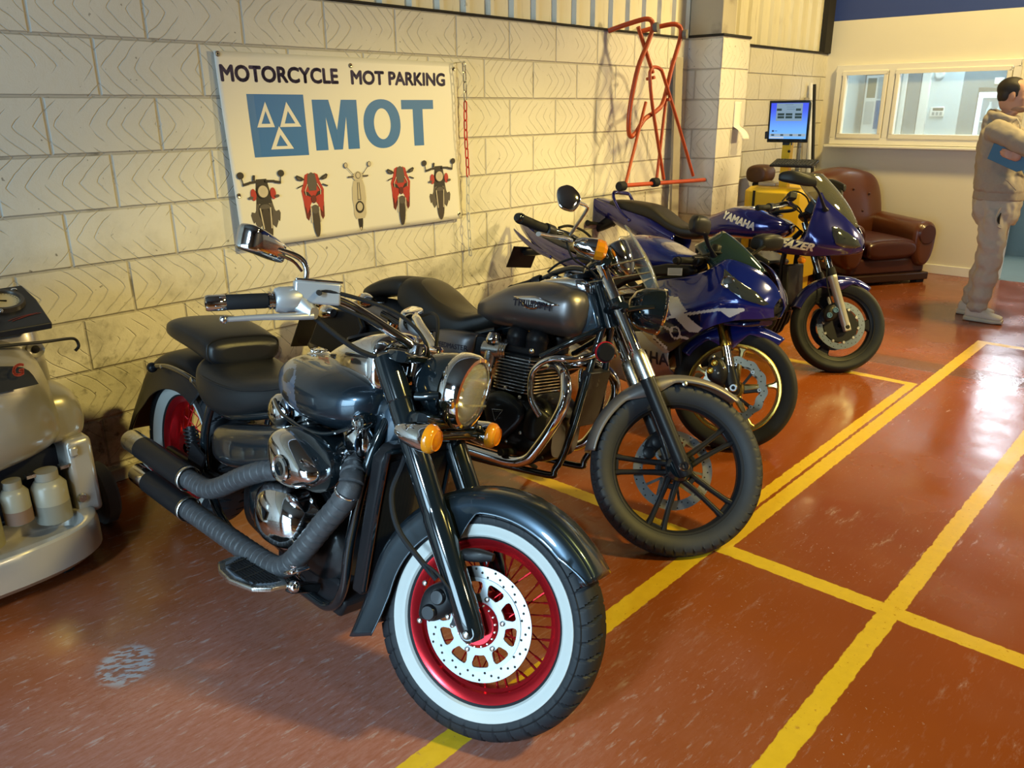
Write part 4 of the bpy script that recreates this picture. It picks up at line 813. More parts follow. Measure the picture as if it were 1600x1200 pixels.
# handlebar, grips, controls
HB = [(.985, -.40, 1.012), (1.03, -.335, 1.032), (1.085, -.27, 1.058), (1.13, -.205, 1.063), (1.185, -.15, 1.04), (1.27, -.085, .998), (1.30, -.05, .982), (1.305, 0, .98)]
B.P('handlebar', G().tube(HB+[(u, -v, w) for u, v, w in HB[-2::-1]], .0135, 16, 6), M['chrome'], None, True)
for v in (-.05, .05): B.P('riser', G().lathe([(.02, 0), (.02, .05), (.026, .055), (.026, .085), (.018, .092), (0, .092)], (1.30, v, .905), (0, 0, 1), 20), M['chrome'], None, True)
gd = (V((.93, -.46, .99))-V((1.03, -.335, 1.032))).normalized()
for sd in (-1, 1):
    q = lambda p: V((p[0], p[1]*(1 if sd < 0 else -1), p[2])); d = q(gd); e = q((.935, -.455, .992))
    gr = B.P('grip', G().lathe([(.0185, -.135), (.0195, -.13), (.0195, -.032), (.0185, -.03)], e, d, 28), M['rubber'], None, True)
    B.P('grip_end', G().lathe([(.019, -.034), (.0205, -.032), (.0205, .008), (.018, .014), (.008, .016), (0, .016)], e, d, 28), M['chrome'], gr, True)
    B.P('grip_collar', G().lathe([(.019, -.137), (.023, -.137), (.023, -.142), (.0195, -.142), (.0195, -.146), (.023, -.146), (.023, -.151), (.0195, -.151)], e, d, 24), M['chrome'], gr, True)
    sw = B.P('switch_housing', G().lathe([(.02, -.152), (.030, -.155), (.034, -.165), (.034, -.205), (.029, -.218)], e, d, 24), M['satinsilver'], None, True)
    B.P('lever_perch', G().loft([(1.045, sd*.315, 1.045, .02, .014, .014, 3), (1.075, sd*.295, 1.038, .026, .026, .026, 3), (1.115, sd*.285, 1.020, .018, .014, .016, 3)], k=4, n=16), M['satinsilver'], None, True)
    lv = B.P('brake_lever' if sd < 0 else 'clutch_lever', G().tube([(1.11, sd*.285, 1.012), (1.085, sd*.33, 1.0), (1.045, sd*.385, .985), (.995, sd*.455, .962)], [.0125, .0115, .0098, .008], 12, 6, flat=.8), M['satinsilver'], None, True)
    B.P('lever_ball', G().ell(q((.990, -.462, .960)), (.0105, .0105, .0105)), M['alu'], lv, True)
    mT = None if sd < 0 else (lambda v: V((v.x-.02, v.y+.03, v.z-.095)))
    mh = B.P('mirror', G().loft([(.985, sd*.455, 1.165, .006, .028, .024, 4), (.99, sd*.44, 1.165, .030, .036, .03, 4), (1.0, sd*.40, 1.16, .032, .033, .029, 4), (1.01, sd*.345, 1.152, .024, .026, .026, 4), (1.013, sd*.325, 1.15, .006, .02, .02, 4)], k=5, n=28, X=(1, 0, 0)), M['chrome'], None, True, sub=1, T=mT)
    B.P('mirror_stem', G().tube([(1.072, sd*.292, 1.055), (1.072, sd*.29, 1.10), (1.067, sd*.295, 1.133), (1.052, sd*.315, 1.152), (1.03, sd*.37, 1.158)] if sd < 0 else [(1.072, .292, 1.055), (1.06, .32, 1.075), (1.04, .35, 1.075), (1.02, .38, 1.068), (1.0, .41, 1.062)], [.0075, .007, .008, .008, .006], 10, 6), M['chrome'], mh, True)
    if sd < 0: B.P('stem_web', G().tube([(1.066, sd*.305, 1.118), (1.052, sd*.33, 1.138), (1.03, sd*.37, 1.146)], .004, 8, 5), M['chrome'], mh, True)
    B.P('stem_nut', G().cyl(q((1.072, -.292, 1.045)), q((1.072, -.292, 1.066)), .0105, n=6), M['chrome'], mh, True)
mcr = B.P('master_cylinder', G().box((1.092, -.262, 1.072), (.058, .118, .058), Matrix.Rotation(rad(-46), 3, 'Z') @ Matrix.Rotation(rad(8), 3, 'X')), M['satinsilver'], None, True, bev=.006, seg=3)
B.P('reservoir_lid', G().box((1.090, -.262, 1.104), (.060, .120, .006), Matrix.Rotation(rad(-46), 3, 'Z') @ Matrix.Rotation(rad(8), 3, 'X')), M['chrome'], mcr, True, bev=.002)
B.P('sight_glass', G().cyl((1.115, -.285, 1.074), (1.126, -.296, 1.073), .007, n=14), M['dark'], mcr, True)
cable(B, [(1.10, -.285, 1.075), (1.14, -.25, 1.083), (1.22, -.15, 1.075), (1.27, -.08, 1.05), (1.31, -.03, 1.0), (1.33, -.01, .92), (1.33, -.03, .85)], .0055, True, name='throttle_cable')
cable(B, [(1.09, -.275, 1.02), (1.13, -.23, .985), (1.19, -.16, .945), (1.25, -.09, .935), (1.30, -.04, .93), (1.33, -.01, .90)], .0075, True, name='wiring_loom')
cable(B, [(1.10, .285, 1.075), (1.16, .24, 1.09), (1.24, .14, 1.07), (1.30, .05, 1.0), (1.33, .02, .90)], .0055, True, name='clutch_cable')
cable(B, [(1.12, -.25, 1.055), (1.20, -.16, 1.03), (1.28, -.06, .985), (1.335, -.02, .93), (1.35, -.04, .85), (1.36, -.08, .76)], .0055, True, name='brake_line')
cable(B, [(1.36, -.09, .76), (1.375, -.135, .68), (1.375, -.16, .60), (1.42, -.17, .52), (1.50, -.158, .455), (1.545, -.145, .42)], .0075, True, name='brake_hose')
cable(B, [(1.50, -.158, .455), (1.55, -.16, .44), (1.60, -.15, .40)], .004, True, name='brake_pipe')
# brake caliper
cal = B.P('brake_caliper', G().loft([(1.51, -.105, .335, .03, .03, .03, 3), (1.52, -.105, .345, .04, .045, .045, 3.5), (1.555, -.105, .36, .04, .055, .055, 3.5), (1.59, -.105, .375, .035, .045, .04, 3), (1.605, -.105, .38, .02, .02, .02, 3)], k=4, n=20), M['satin'], None, True)
for (u, w) in ((1.545, .332), (1.560, .378)): B.P('piston_cap', G().lathe([(0, .012), (.017, .012), (.021, .006), (.021, 0)], (u, -.143, w), (0, -1, 0), 20), M['black'], cal, True)
for p in ((1.515, -.145, .40), (1.595, -.14, .335), (1.60, -.135, .40), (1.52, -.14, .30)): B.screw(p, (0, -1, 0), .007, True, cal)
B.P('caliper_bracket', G().prism([(1.59, .30), (1.66, .315), (1.64, .40), (1.60, .42)], lambda x, y, d: V((x, d, y)), -.098, -.090), M['satin'], cal, True)
# fuel tank with pale flames
tk = [(.70, 0, .80, .03, .02, .03, 2.2), (.735, 0, .80, .075, .045, .05, 2.3), (.80, 0, .795, .125, .075, .07, 2.4), (.88, 0, .79, .158, .092, .082, 2.5), (.97, 0, .79, .175, .097, .09, 2.5), (1.06, 0, .795, .180, .098, .095, 2.5), (1.13, 0, .80, .172, .090, .095, 2.5), (1.19, 0, .81, .15, .072, .09, 2.5), (1.235, 0, .82, .11, .05, .07, 2.4), (1.255, 0, .825, .06, .03, .04, 2.2)]
g = G(); g.loft(tk, k=14, n=120)
fl = [[(.74, .70), (.97, .70), (1.0, .735), (.985, .79), (.955, .84), (.90, .862), (.83, .862), (.74, .86)]]
holes = [ellp(.90, .835, .034, .019, 24), ellp(.905, .765, .036, .024, 24)]
ed = .006
for i, f_ in enumerate(g.f):
    c = sum((V(g.v[k]) for k in f_), V())/len(f_)
    if abs(c.y) > .06:
        a = any(inpoly(c.x, c.z, p) for p in fl) and not any(inpoly(c.x, c.z, h) for h in holes); g.m[i] = 1 if a else 0
tank = B.P('fuel_tank', g, [M['crpaint'], M['flame']], auto=60)
B.P('tank_seam', G().tube([(.80, -.135, .733), (.88, -.162, .718), (.97, -.176, .712), (1.06, -.181, .712), (1.14, -.171, .722), (1.20, -.145, .748), (1.245, -.10, .785)], .006, 8, 6), M['gloss'], tank)
B.P('tank_seam', G().tube(mirror([(.80, -.135, .733), (.88, -.162, .718), (.97, -.176, .712), (1.06, -.181, .712), (1.14, -.171, .722), (1.20, -.145, .748), (1.245, -.10, .785)]), .006, 8, 6), M['gloss'], tank)
fc = B.P('filler_cap', G().lathe([(.036, -.006), (.038, .004), (.030, .009), (.022, .010), (.020, .016), (.010, .019), (0, .019)], (.83, 0, .872), (-.12, 0, 1), 28), M['chrome'])
for i in range(6): a = 2*pi*i/6; B.P('cap_lobe', G().ell((.828+.02*cos(a), .02*sin(a), .884), (.008, .008, .006), nu=10, nv=6), M['chrome'], fc)
sp_ = B.P('speedometer', G().loft([(.92, 0, .885, .02, .006, .02, 2.5), (.96, 0, .893, .05, .026, .03, 2.6), (1.04, 0, .902, .076, .058, .05, 2.8), (1.12, 0, .912, .088, .080, .06, 3), (1.19, 0, .917, .090, .093, .075, 3.2), (1.225, 0, .917, .086, .094, .078, 3.2), (1.242, 0, .915, .068, .080, .068, 3)], k=6, n=48), M['chrome'], sub=1)
B.P('dial', G().lathe([(0, .004), (.052, .004), (.058, .008), (.062, 0)], (1.08, 0, .975), (-.38, 0, 1), 32), M['satin'], sp_)
# seats
def seat(name, st, m, k=6, n=36, **kw): return B.P(name, G().loft(st, k=k, n=n), m, sub=1, **kw)
rs = seat('rider_seat', [(.235, 0, .70, .06, .03, .03, 3), (.25, 0, .70, .115, .06, .05, 3), (.30, 0, .69, .158, .075, .085, 3), (.38, 0, .675, .172, .075, .10, 3.2), (.48, 0, .67, .170, .072, .095, 3.2), (.58, 0, .68, .150, .07, .08, 3), (.68, 0, .70, .115, .07, .055, 2.8), (.76, 0, .725, .095, .065, .045, 2.6), (.82, 0, .745, .085, .055, .04, 2.5), (.85, 0, .75, .05, .03, .025, 2.2)], M['leather'])
B.P('seat_piping', G().tube([(.30, -.150, .715), (.38, -.166, .712), (.48, -.165, .71), (.58, -.146, .712), (.68, -.112, .73), (.76, -.088, .755)], .003, 6, 6), M['leather'], rs)
ps = seat('pillion_seat', [(-.035, 0, .81, .06, .02, .03, 3), (-.02, 0, .81, .12, .035, .035, 3), (.06, 0, .815, .145, .05, .045, 3.2), (.18, 0, .815, .145, .05, .06, 3.2), (.28, 0, .805, .142, .05, .065, 3.2), (.335, 0, .797, .138, .045, .062, 3.2), (.362, 0, .792, .125, .032, .05, 3), (.372, 0, .79, .09, .018, .03, 2.8)], M['leather'])
B.P('seat_piping', G().tube([V((.345, .137*math.copysign(abs(cos(t))**.62, cos(t)), .797+(.044 if sin(t) > 0 else .060)*math.copysign(abs(sin(t))**.62, sin(t)))) for t in [2*pi*i/28 for i in range(28)]], .0035, 6, 1, closed=True), M['leather'], ps)
# rear mudguard, rails, lamp
def rpf(t):
    sk = .10+.05*sin(pi*min(1, t*1.15)); fl = 1+.10*max(0, (t-.75)/.25)
    P = [(0, 0), (.03, .001), (.06, .006), (.085, .014), (.10, .026), (.108, .045), (.112, .07), (.116, sk-.006), (.122, sk)]
    P = [(v*fl, d) for v, d in P]; return [(-v, d) for v, d in P[::-1]]+P[1:]
def rR(t): return .392+(.075*((t-.72)/.28)**2 if t > .72 else 0)
B.P('rear_mudguard', G().grid(arc_fender(RC, 52, 185, rR, rpf, 60)), M['satin'], solid=.003, auto=50)
for v in (-1, 1):
    rl = B.P('fender_strut', G().tube([(.30, v*.135, .66), (.16, v*.137, .672), (.02, v*.136, .668), (-.09, v*.14, .645)], .010, 10, 6), M['gloss'])
    B.P('strut_knob', G().ell((-.10, v*.145, .64), (.02, .02, .02)), M['satin'], rl); B.screw((.24, v*.145, .668), (0, v, 0), .011, False, rl); B.screw((-.02, v*.145, .66), (0, v, 0), .008, False, rl)
tl = B.P('tail_lamp', G().loft([(-.36, 0, .50, .02, .02, .02, 2.5), (-.39, 0, .50, .04, .03, .03, 2.6), (-.42, 0, .49, .045, .03, .03, 2.6)], k=3, n=20), M['chrome']); B.P('tail_lens', G().ell((-.428, 0, .488), (.012, .04, .026)), M['redl'], tl)
# frame and engine
fr = B.P('frame', G().tube([(1.22, 0, .86), (1.10, 0, .78), (.8, 0, .70), (.45, 0, .60)], .022, 12, 5), M['satin'])
for v in (-.125, .125):
    B.P('downtube', G().tube([(1.27, v*.4, .80), (1.265, v*.9, .66), (1.215, v, .42), (1.19, v, .25), (1.13, v, .165), (1.0, v, .15), (.55, v, .165), (.36, v, .26), (.30, v, .45), (.36, v, .62)], .0155, 12, 6), M['gloss'], fr)
    B.P('rear_rail', G().tube([(.80, v*.6, .68), (.55, v, .61), (.40, v, .60), (.22, v, .66)], .014, 10, 5), M['gloss'], fr)
    B.P('swingarm', G().bar((.42, v, .33), (0, v, .325), .045, .028, (0, 1, 0)), M['satin'], fr, bev=.008)
B.P('neck_cover', G().loft([(1.15, 0, .80, .03, .06, .08, 4), (1.19, 0, .78, .068, .08, .11, 4), (1.25, 0, .76, .078, .09, .10, 4), (1.30, 0, .775, .06, .09, .08, 4), (1.325, 0, .79, .04, .06, .06, 4)], k=4, n=28), M['crpaint'], fr)
en = B.P('engine_block', G().loft([(.56, 0, .33, .09, .08, .08, 3.5), (.62, 0, .34, .135, .13, .12, 4), (.85, 0, .35, .145, .13, .15, 4), (1.08, 0, .345, .135, .11, .14, 4), (1.155, 0, .33, .09, .06, .08, 3.5)], k=4, n=32), M['black'])
for i, (a, b) in enumerate((((1.03, 0, .46), (1.165, 0, .685)), ((.90, 0, .46), (.80, 0, .66)))):
    a, b = V(a), V(b); d = (b-a).normalized(); U = V((0, 1, 0)).cross(d)
    cy = B.P('cylinder', fin_stack(a, b, .098, .092, 13, U, (0, 1, 0), th=.0045), M['black'], en); fin_core = G().cyl(a-d*.05, b+d*.03, .075, n=28); B.P('barrel', fin_core, M['black'], cy)
    hd = B.P('cylinder_head', G().loft([tuple(b+d*.0)+(.085, .10, .10, 3.5), tuple(b+d*.05)+(.085, .10, .10, 3.5), tuple(b+d*.085)+(.06, .07, .07, 3)], k=4, n=28, X=tuple(U), Y=(0, 1, 0)), M['gloss'], en)
    B.P('head_cover', G().ell(b+d*.03+V((.02 if i == 0 else 0, -.105, 0)), (.062, .035, .058), nu=28, nv=16), M['chrome'], hd)
ac_ = B.P('air_cleaner', G().loft([(1.07, -.12, .635, .14, .075, .085, 2.6), (1.07, -.175, .635, .148, .08, .09, 2.6), (1.07, -.20, .635, .145, .078, .088, 2.6)], k=3, n=40, X=(1, 0, 0), Y=(0, 0, 1)), M['gloss'])
def teardrop(x, r=1.0): return (x*r)
oc = [(.938, .645), (.948, .685), (.98, .70), (1.035, .698), (1.10, .672), (1.152, .642), (1.172, .622), (1.165, .593), (1.115, .56), (1.05, .542), (.985, .545), (.95, .575)]
ocs = crom(oc, 5, True); cc = (1.045, .622); g = G(); rows = []
for k_, dv in ((1.0, 0), (1.015, .010), (1.0, .022), (.93, .040), (.78, .055), (.55, .063), (.28, .0665), (.01, .067)): rows.append([V((cc[0]+(x-cc[0])*k_, -.195-dv, cc[1]+(y-cc[1])*k_)) for x, y in ocs])
g.grid(rows, False, True); acv = B.P('air_cleaner_cover', g, M['chrome'], ac_, auto=70)
B.P('cover_badge', G().lathe([(0, .006), (.028, .006), (.034, .004), (.036, 0)], (1.06, -.262, .612), (0, -1, 0), 32), M['brushed'], ac_)
B.P('badge_ring', G().lathe([(.032, .004), (.036, .008), (.04, .003)], (1.06, -.262, .612), (0, -1, 0), 32), M['chrome'], ac_)
B.P('badge_dish', G().lathe([(.0, .004), (.012, .0065), (.02, .007), (.022, .004)], (1.06, -.263, .612), (0, -1, 0), 20), M['gloss'], ac_)
B.P('side_cover', G().loft([(.47, -.13, .50, .02, .04, .03, 3), (.49, -.14, .50, .05, .07, .05, 3), (.60, -.145, .525, .065, .075, .075, 3), (.76, -.15, .565, .068, .075, .07, 3), (.92, -.155, .615, .06, .065, .06, 3), (.97, -.155, .63, .05, .05, .05, 3)], k=5, n=32), M['crpaint'], sub=1)
B.P('side_cover', G().loft([(.47, .13, .50, .02, .04, .03, 3), (.60, .145, .525, .065, .075, .075, 3), (.92, .155, .615, .06, .065, .06, 3), (.97, .155, .63, .05, .05, .05, 3)], k=5, n=24), M['crpaint'])
g = G(); rows = []
for k_, dv in ((1.06, 0), (1.05, .012), (1.0, .018), (.97, .045), (.86, .078), (.65, .10), (.38, .112), (.01, .117)):
    rows.append([V((.945+.135*k_*math.copysign(abs(cos(t))**.85, cos(t)), -.135-dv, .405+.108*k_*math.copysign(abs(sin(t))**.85, sin(t))*(1-.10*cos(t)))) for t in [2*pi*i/48 for i in range(48)]])
g.grid(rows, False, True); cc_ = B.P('crankcase_cover', g, M['chrome'], en, auto=70)
for i in range(11): a = 2*pi*i/11+.2; B.screw((.945+.142*cos(a), -.15, .405+.114*sin(a)), (0, -1, 0), .008, False, cc_, M['chrome'])
B.P('clutch_cover', G().loft([(.70, -.13, .40, .03, .08, .08, 3), (.72, -.145, .40, .03, .10, .10, 3), (.80, -.145, .41, .03, .11, .11, 3), (.86, -.14, .41, .02, .08, .08, 3)], k=4, n=24), M['gloss'], en)
# radiator between the downtubes
rd = B.P('radiator', G().bar((1.235, 0, .27), (1.315, 0, .70), .215, .035, (0, 1, 0)) if False else G().prism([(-.125, .26), (.125, .26), (.13, .70), (.10, .735), (-.10, .735), (-.13, .70)], lambda x, y, d: V((1.225+(y-.26)*.17+d, x, y)), 0, .05), M['satin'], bev=.012, seg=3)
g = G()
for i in range(17): v = -.10+.2*i/16; g.bar((1.282, v, .29), (1.353, v, .69), .003, .012, (0, 1, 0))
B.P('radiator_grille', g, M['black'], rd)
B.P('radiator_surround', G().tube([(1.28, -.118, .28), (1.35, -.12, .68), (1.362, -.09, .722), (1.362, .09, .722), (1.35, .12, .68), (1.28, .118, .28)], .008, 8, 3), M['gloss'], rd)
# wrapped exhausts
def wrapped(name, pts, r, pitch=.030):
    P = crom([tuple(p) for p in pts], 14); L = [0]
    for a, b in zip(P, P[1:]): L.append(L[-1]+(V(a)-V(b)).length)
    n = int(L[-1]/.0032); D = []; j = 0
    for i in range(n+1):
        s = L[-1]*i/n
        while j < len(L)-2 and L[j+1] < s: j += 1
        f_ = (s-L[j])/max(L[j+1]-L[j], 1e-9); p = V(P[j]).lerp(V(P[j+1]), f_); k = (s/pitch) % 1
        D.append((p, r*(.97+.08*k-(.16 if k < .12 else 0))))
    return B.P(name, G().tube([d[0] for d in D], [d[1] for d in D], 20, 1), M['wrap'], auto=60)
lo = wrapped('exhaust_pipe', [(1.17, -.11, .635), (1.245, -.15, .632), (1.272, -.178, .60), (1.25, -.19, .55), (1.19, -.205, .47), (1.11, -.222, .36), (1.055, -.232, .30), (1.0, -.24, .275), (.90, -.244, .268), (.65, -.247, .266), (.42, -.25, .265)], .034)
up = wrapped('exhaust_pipe', [(.80, -.10, .62), (.93, -.175, .565), (.86, -.205, .53), (.76, -.22, .48), (.63, -.232, .405), (.55, -.238, .375), (.47, -.24, .37), (.40, -.242, .37)], .033)
cy_ = lambda a, b, r: G().lathe([(r*.8, 0), (r, .004), (r, (V(b)-V(a)).length-.004), (r*.9, (V(b)-V(a)).length)], a, V(b)-V(a), 36)
for pr_, a, b, c in ((lo, (.43, -.25, .265), (.13, -.252, .266), (.03, -.253, .267)), (up, (.41, -.242, .37), (.05, -.245, .372), (-.055, -.246, .373))):
    B.P('silencer_sleeve', cy_(a, b, .043), M['satin'], pr_)
    B.P('silencer_tip', G().lathe([(.040, 0), (.041, .004), (.041, (V(c)-V(b)).length), (.037, (V(c)-V(b)).length), (.036, .01)], b, V(c)-V(b), 36), M['chrome'] if pr_ is lo else M['brushed'], pr_)
    B.P('hose_clip', G().lathe([(.0425, 0), (.0445, .002), (.0445, .014), (.0425, .016)], V(a)+(V(b)-V(a))*-.06, V(b)-V(a), 28), M['brushed'], pr_)
for p in ((1.268, -.18, .595), (1.09, -.222, .335)): B.P('hose_clip', G().lathe([(.036, -.006), (.038, 0), (.036, .006)], p, (.5, 0, .85), 24), M['chrome'], lo)
B.P('pipe_flange', G().lathe([(.03, 0), (.046, .003), (.046, .018), (.03, .02)], (1.20, -.13, .635), (-1, -.5, .0), 24), M['chrome'], lo)
# floorboards, brackets, stand, shock
for v in (-1, 1):
    Pb = [(.845, .262), (.838, .30), (.848, .345), (.90, .368), (.98, .376), (1.07, .352), (1.105, .31), (1.112, .262), (1.08, .25), (.86, .25)]
    fb = B.P('floorboard', G().prism([(u, q*v) for u, q in Pb], lambda x, y, d: V((x, y, d+(x-.99)*.05)), .252, .268), M['brushed'], bev=.004)
    Pi = [(.865, .270), (.862, .30), (.872, .332), (.91, .350), (.98, .356), (1.06, .334), (1.085, .30), (1.088, .270)]
    B.P('rubber_mat', G().prism([(u, q*v) for u, q in Pi], lambda x, y, d: V((x, y, d+(x-.99)*.05)), .266, .272), mk('board_mat', (.10, .12, .15), .4), fb)
    g = G()
    for i in range(9): vv = .276+.009*i; h = .11*sqrt(max(0, 1-((vv-.27)/.095)**2)); g.bar((.985-h, v*vv, .2735-h*.05), (.985+h*.95, v*vv, .2735+h*.05), .0035, .003)
    B.P('mat_ribs', g, M['rubber'], fb)
    for uu in (.90, .95, 1.0, 1.05): B.P('mat_groove', G().bar((uu, v*.272, .2755), (uu+.012, v*.352, .2755), .004, .002), M['dark'], fb)
    B.P('floorboard_bracket', G().bar((1.10, v*.25, .252), (1.06, v*.13, .20), .03, .03), M['gloss'], fb, bev=.005); B.P('floorboard_bracket', G().bar((.88, v*.25, .25), (.88, v*.13, .20), .02, .02), M['gloss'], fb, bev=.004)
    B.P('floorboard_hinge', G().ell((1.115, v*.245, .262), (.02, .018, .018)), M['chrome'], fb)
    sh = B.P('shock_absorber', G().cyl((.22, v*.118, .345), (.17, v*.118, .47), .016, n=14), M['satin'])
    B.P('spring', G().tube([V((.215-.045*i/96, v*.118, .355+.105*i/96))+V((.024*cos(2*pi*i/12), .024*sin(2*pi*i/12), 0)) for i in range(97)], .0042, 6, 1), M['satin'], sh)
B.P('brake_pedal', G().tube([(1.09, -.20, .26), (1.12, -.235, .30), (1.15, -.25, .33)], .008, 8, 4), M['chrome']); B.P('pedal_pad', G().box((1.155, -.262, .335), (.05, .06, .012), rot('Y', -25)), M['chrome'], bev=.004)
B.P('sump_guard', G().prism([(.80, .15), (1.16, .135), (1.19, .19), (1.15, .25), (.80, .24)], lambda x, y, d: V((x, d, y)), -.115, .115), M['satin'], bev=.01)
g = G(); z_ = B.ground(.80, .30); B.P('side_stand', G().tube([(.72, .13, .20), (.80, .30, z_+.012)], .011, 10, 1), M['satin']); B.P('stand_foot', G().box((.80, .305, z_+.006), (.06, .05, .010)), M['satin'])
B.P('gusset_plate', G().prism([(.25, .37), (.34, .34), (.38, .42), (.28, .45)], lambda x, y, d: V((x, d, y)), -.165, -.155), M['satin'])
B.P('drive_shaft_cover', G().tube([(.45, .12, .34), (.2, .125, .33), (0, .12, .325)], [.04, .04, .06], 14, 5), M['satin'])
# ignition barrel with its keys (keys are their own thing)
B.P('ignition_barrel', G().lathe([(.026, -.06), (.026, 0), (.022, .006), (.012, .006), (.010, .002), (0, .002)], (1.235, -.125, .775), (.25, -1, 0), 24), M['gloss'])
B.P('barrel_ring', G().lathe([(.018, .005), (.022, .010), (.024, .004)], (1.235, -.125, .775), (.25, -1, 0), 24), M['chrome'])
K0 = B.mw @ V((1.242, -.142, .772))
kt = thing('key_bunch', 'bunch of keys with an oval fob hanging from the cruiser ignition lock', 'keys', K0)
obj('key_ring', G().tube([V((0.014*cos(t)*.4, .014*cos(t), -.014+.014*sin(t))) for t in [2*pi*i/16 for i in range(16)]], .0012, 6, 1, closed=True), M['chrome'], kt)
obj('inserted_key', G().box((.004, .0, .0), (.02, .004, .024)), M['brushed'], kt, bev=.002)
obj('fob', G().lathe([(0, .002), (.018, .002), (.02, 0), (.018, -.002), (0, -.002)], (-.012, -.012, -.052), (.6, -.8, 0), 20), mk('fob_blue', (.05, .11, .19), .3, .3), kt)
for i, (dx, dy, L0) in enumerate(((.004, -.006, .055), (.014, .002, .060), (.018, -.006, .05))):
    ky = obj('key', G().lathe([(0, .0012), (.010, .0012), (.010, -.0012), (0, -.0012)], (dx, dy, -.036), (.5, -.85, 0), 14), M['satin'], kt); obj('key_blade', G().box((dx, dy, -.036-L0/2), (.006, .004, L0)), M['satin'], ky)
# ---------------------------------------------------------------- matte graphite twin with black cast wheels
B = Bike('roadster_motorcycle', 'matte graphite twin-cylinder motorcycle with black five-spoke front wheel, second from the camera', 2.1841, -.5934, -1.438, .2080, .6763, .01408, 1.606, .325, .331, rad(33.3), .153)
FC = (1.606, .331); RC = (0, .325)
B.warp = lambda v: V((v.x+.075*max(0, min(1, (1.2-v.x)/1.2))*max(0, min(1, (v.z-.34)/.36)), v.y, v.z+.014*max(0, min(1, (v.z-.34)/.36))))
def cast_wheel(B, c, Rt, lip, win, hw, tw, hub, mr, f, name, spokes, tread, N=600, tm=None, lipm=None):
    C3 = (c[0], 0, c[1])
    wh = B.P(name, G().lathe([(lip-.008, -hw+.002), (lip, -hw), (lip+.004, -hw+.004), (lip-.002, -hw+.008), (lip-.008, -hw+.01), (win+.006, -hw+.016), (win+.001, -.012), (win, 0), (win+.001, .012), (win+.006, hw-.016), (lip-.008, hw-.01), (lip-.002, hw-.008), (lip+.004, hw-.004), (lip, hw), (lip-.008, hw-.002), (lip-.006, hw-.02), (win+.012, 0), (lip-.006, -hw+.02)], C3, (0, 1, 0), 96, closed=True), mr, None, f, auto=30)
    if lipm:
        for sd in (-1, 1): B.P('rim_lip', G().lathe([(lip-.010, sd*(hw+.0005)), (lip-.002, sd*(hw+.0022)), (lip+.004, sd*(hw-.002))], C3, (0, 1, 0), 96), lipm, wh, f)
    pr = [(lip-.008, -hw+.008), (lip+.006, -hw-.002), (lip+.016, -tw*.86), (lip+(Rt-lip)*.5, -tw*.99), (Rt-.022, -tw*.97), (Rt-.017, -tw*.88), (Rt-.012, -tw*.74), (Rt-.0075, -tw*.58), (Rt-.004, -tw*.40), (Rt-.0012, -tw*.2), (Rt, 0)]
    pr = pr+[(r, -h) for r, h in pr[-2::-1]]; n = len(pr)
    ty = tyre(B, c, pr, tm or M['tyre'], wh, f, N, (lambda t, j: tread(t, min(j, n-1-j), j < n//2)) if tread else None)
    B.P('hub', G().lathe([(.016, -.055), (hub*.8, -.053), (hub, -.042), (hub*.92, -.02), (hub*.92, .02), (hub, .042), (hub*.8, .053), (.016, .055)], C3, (0, 1, 0), 40), mr, wh, f, auto=30)
    spokes(B, wh, C3, hub, win)
    return wh
def tri_spokes(B, wh, C3, hub, win, f=True, m=None, a0=117):
    for i in range(5):
        a = rad(a0+72*i); d = V((cos(a), 0, sin(a))); t = V((-sin(a), 0, cos(a))); c = V(C3); g = G()
        for sd in (-1, 1):
            rows = []
            for s, off, w, th in ((.0, .018, .013, .020), (.2, .0185, .011, .017), (.55, .022, .0095, .015), (.85, .027, .010, .016), (1.0, .031, .013, .02)):
                r = hub*.8+(win+.008-hub*.8)*s; o = c+d*r+t*sd*off
                rows.append([o+t*w*x+V((0, th*y, 0)) for x, y in ((1, .5), (.6, 1), (-.6, 1), (-1, .5), (-1, -.5), (-.6, -1), (.6, -1), (1, -.5))])
            g.grid(rows, False, True, True)
        for s, w in ((.99, .026), (.15, .016)):
            r = hub*.8+(win+.004-hub*.8)*s; g.box(c+d*r, (.02, .026, w*2), Matrix((d, V((0, 1, 0)), t)).transposed())
        B.P('spoke', g, m or M['satin'], wh, f, bev=.003)
def tri_tread(t, j, left):
    if j < 4: return 0
    k = (t/(2*pi)*52+(0 if left else .5)+(j-4)*.10) % 1
    if j <= 7: return -.009 if k < .22 else 0
    if j == 8: return -.006 if (t/(2*pi)*52+(0 if left else .5)) % 1 < .55 else 0
    return 0
tt = mk('dusty_tyre', (.024, .027, .032), .58, noise=.25, nscale=20)
wf = cast_wheel(B, FC, .331, .250, .232, .034, .051, .052, M['satin'], True, 'front_wheel', tri_spokes, tri_tread, tm=tt)
wr_ = cast_wheel(B, RC, .325, .205, .185, .05, .085, .06, M['satin'], False, 'rear_wheel', lambda *a: tri_spokes(*a, f=False), None, 96)
C3 = (FC[0], 0, FC[1])
d = B.P('brake_disc', G().lathe([(.118, .062), (.155, .062), (.155, .067), (.118, .067)], C3, (0, 1, 0), 80, closed=True), mk('disc_pale', (.55, .56, .56), .32, 1), wf, True, auto=30)
g = G()
for i in range(40):
    a = 2*pi*i/40; r = .127+.010*(i % 3); p = V((C3[0]+r*cos(a), .0645, C3[2]+r*sin(a))); g.cyl(p-V((0, .0029, 0)), p+V((0, .0029, 0)), .0032, n=8)
B.P('drill_holes', g, M['dark'], d, True, kind='stuff')
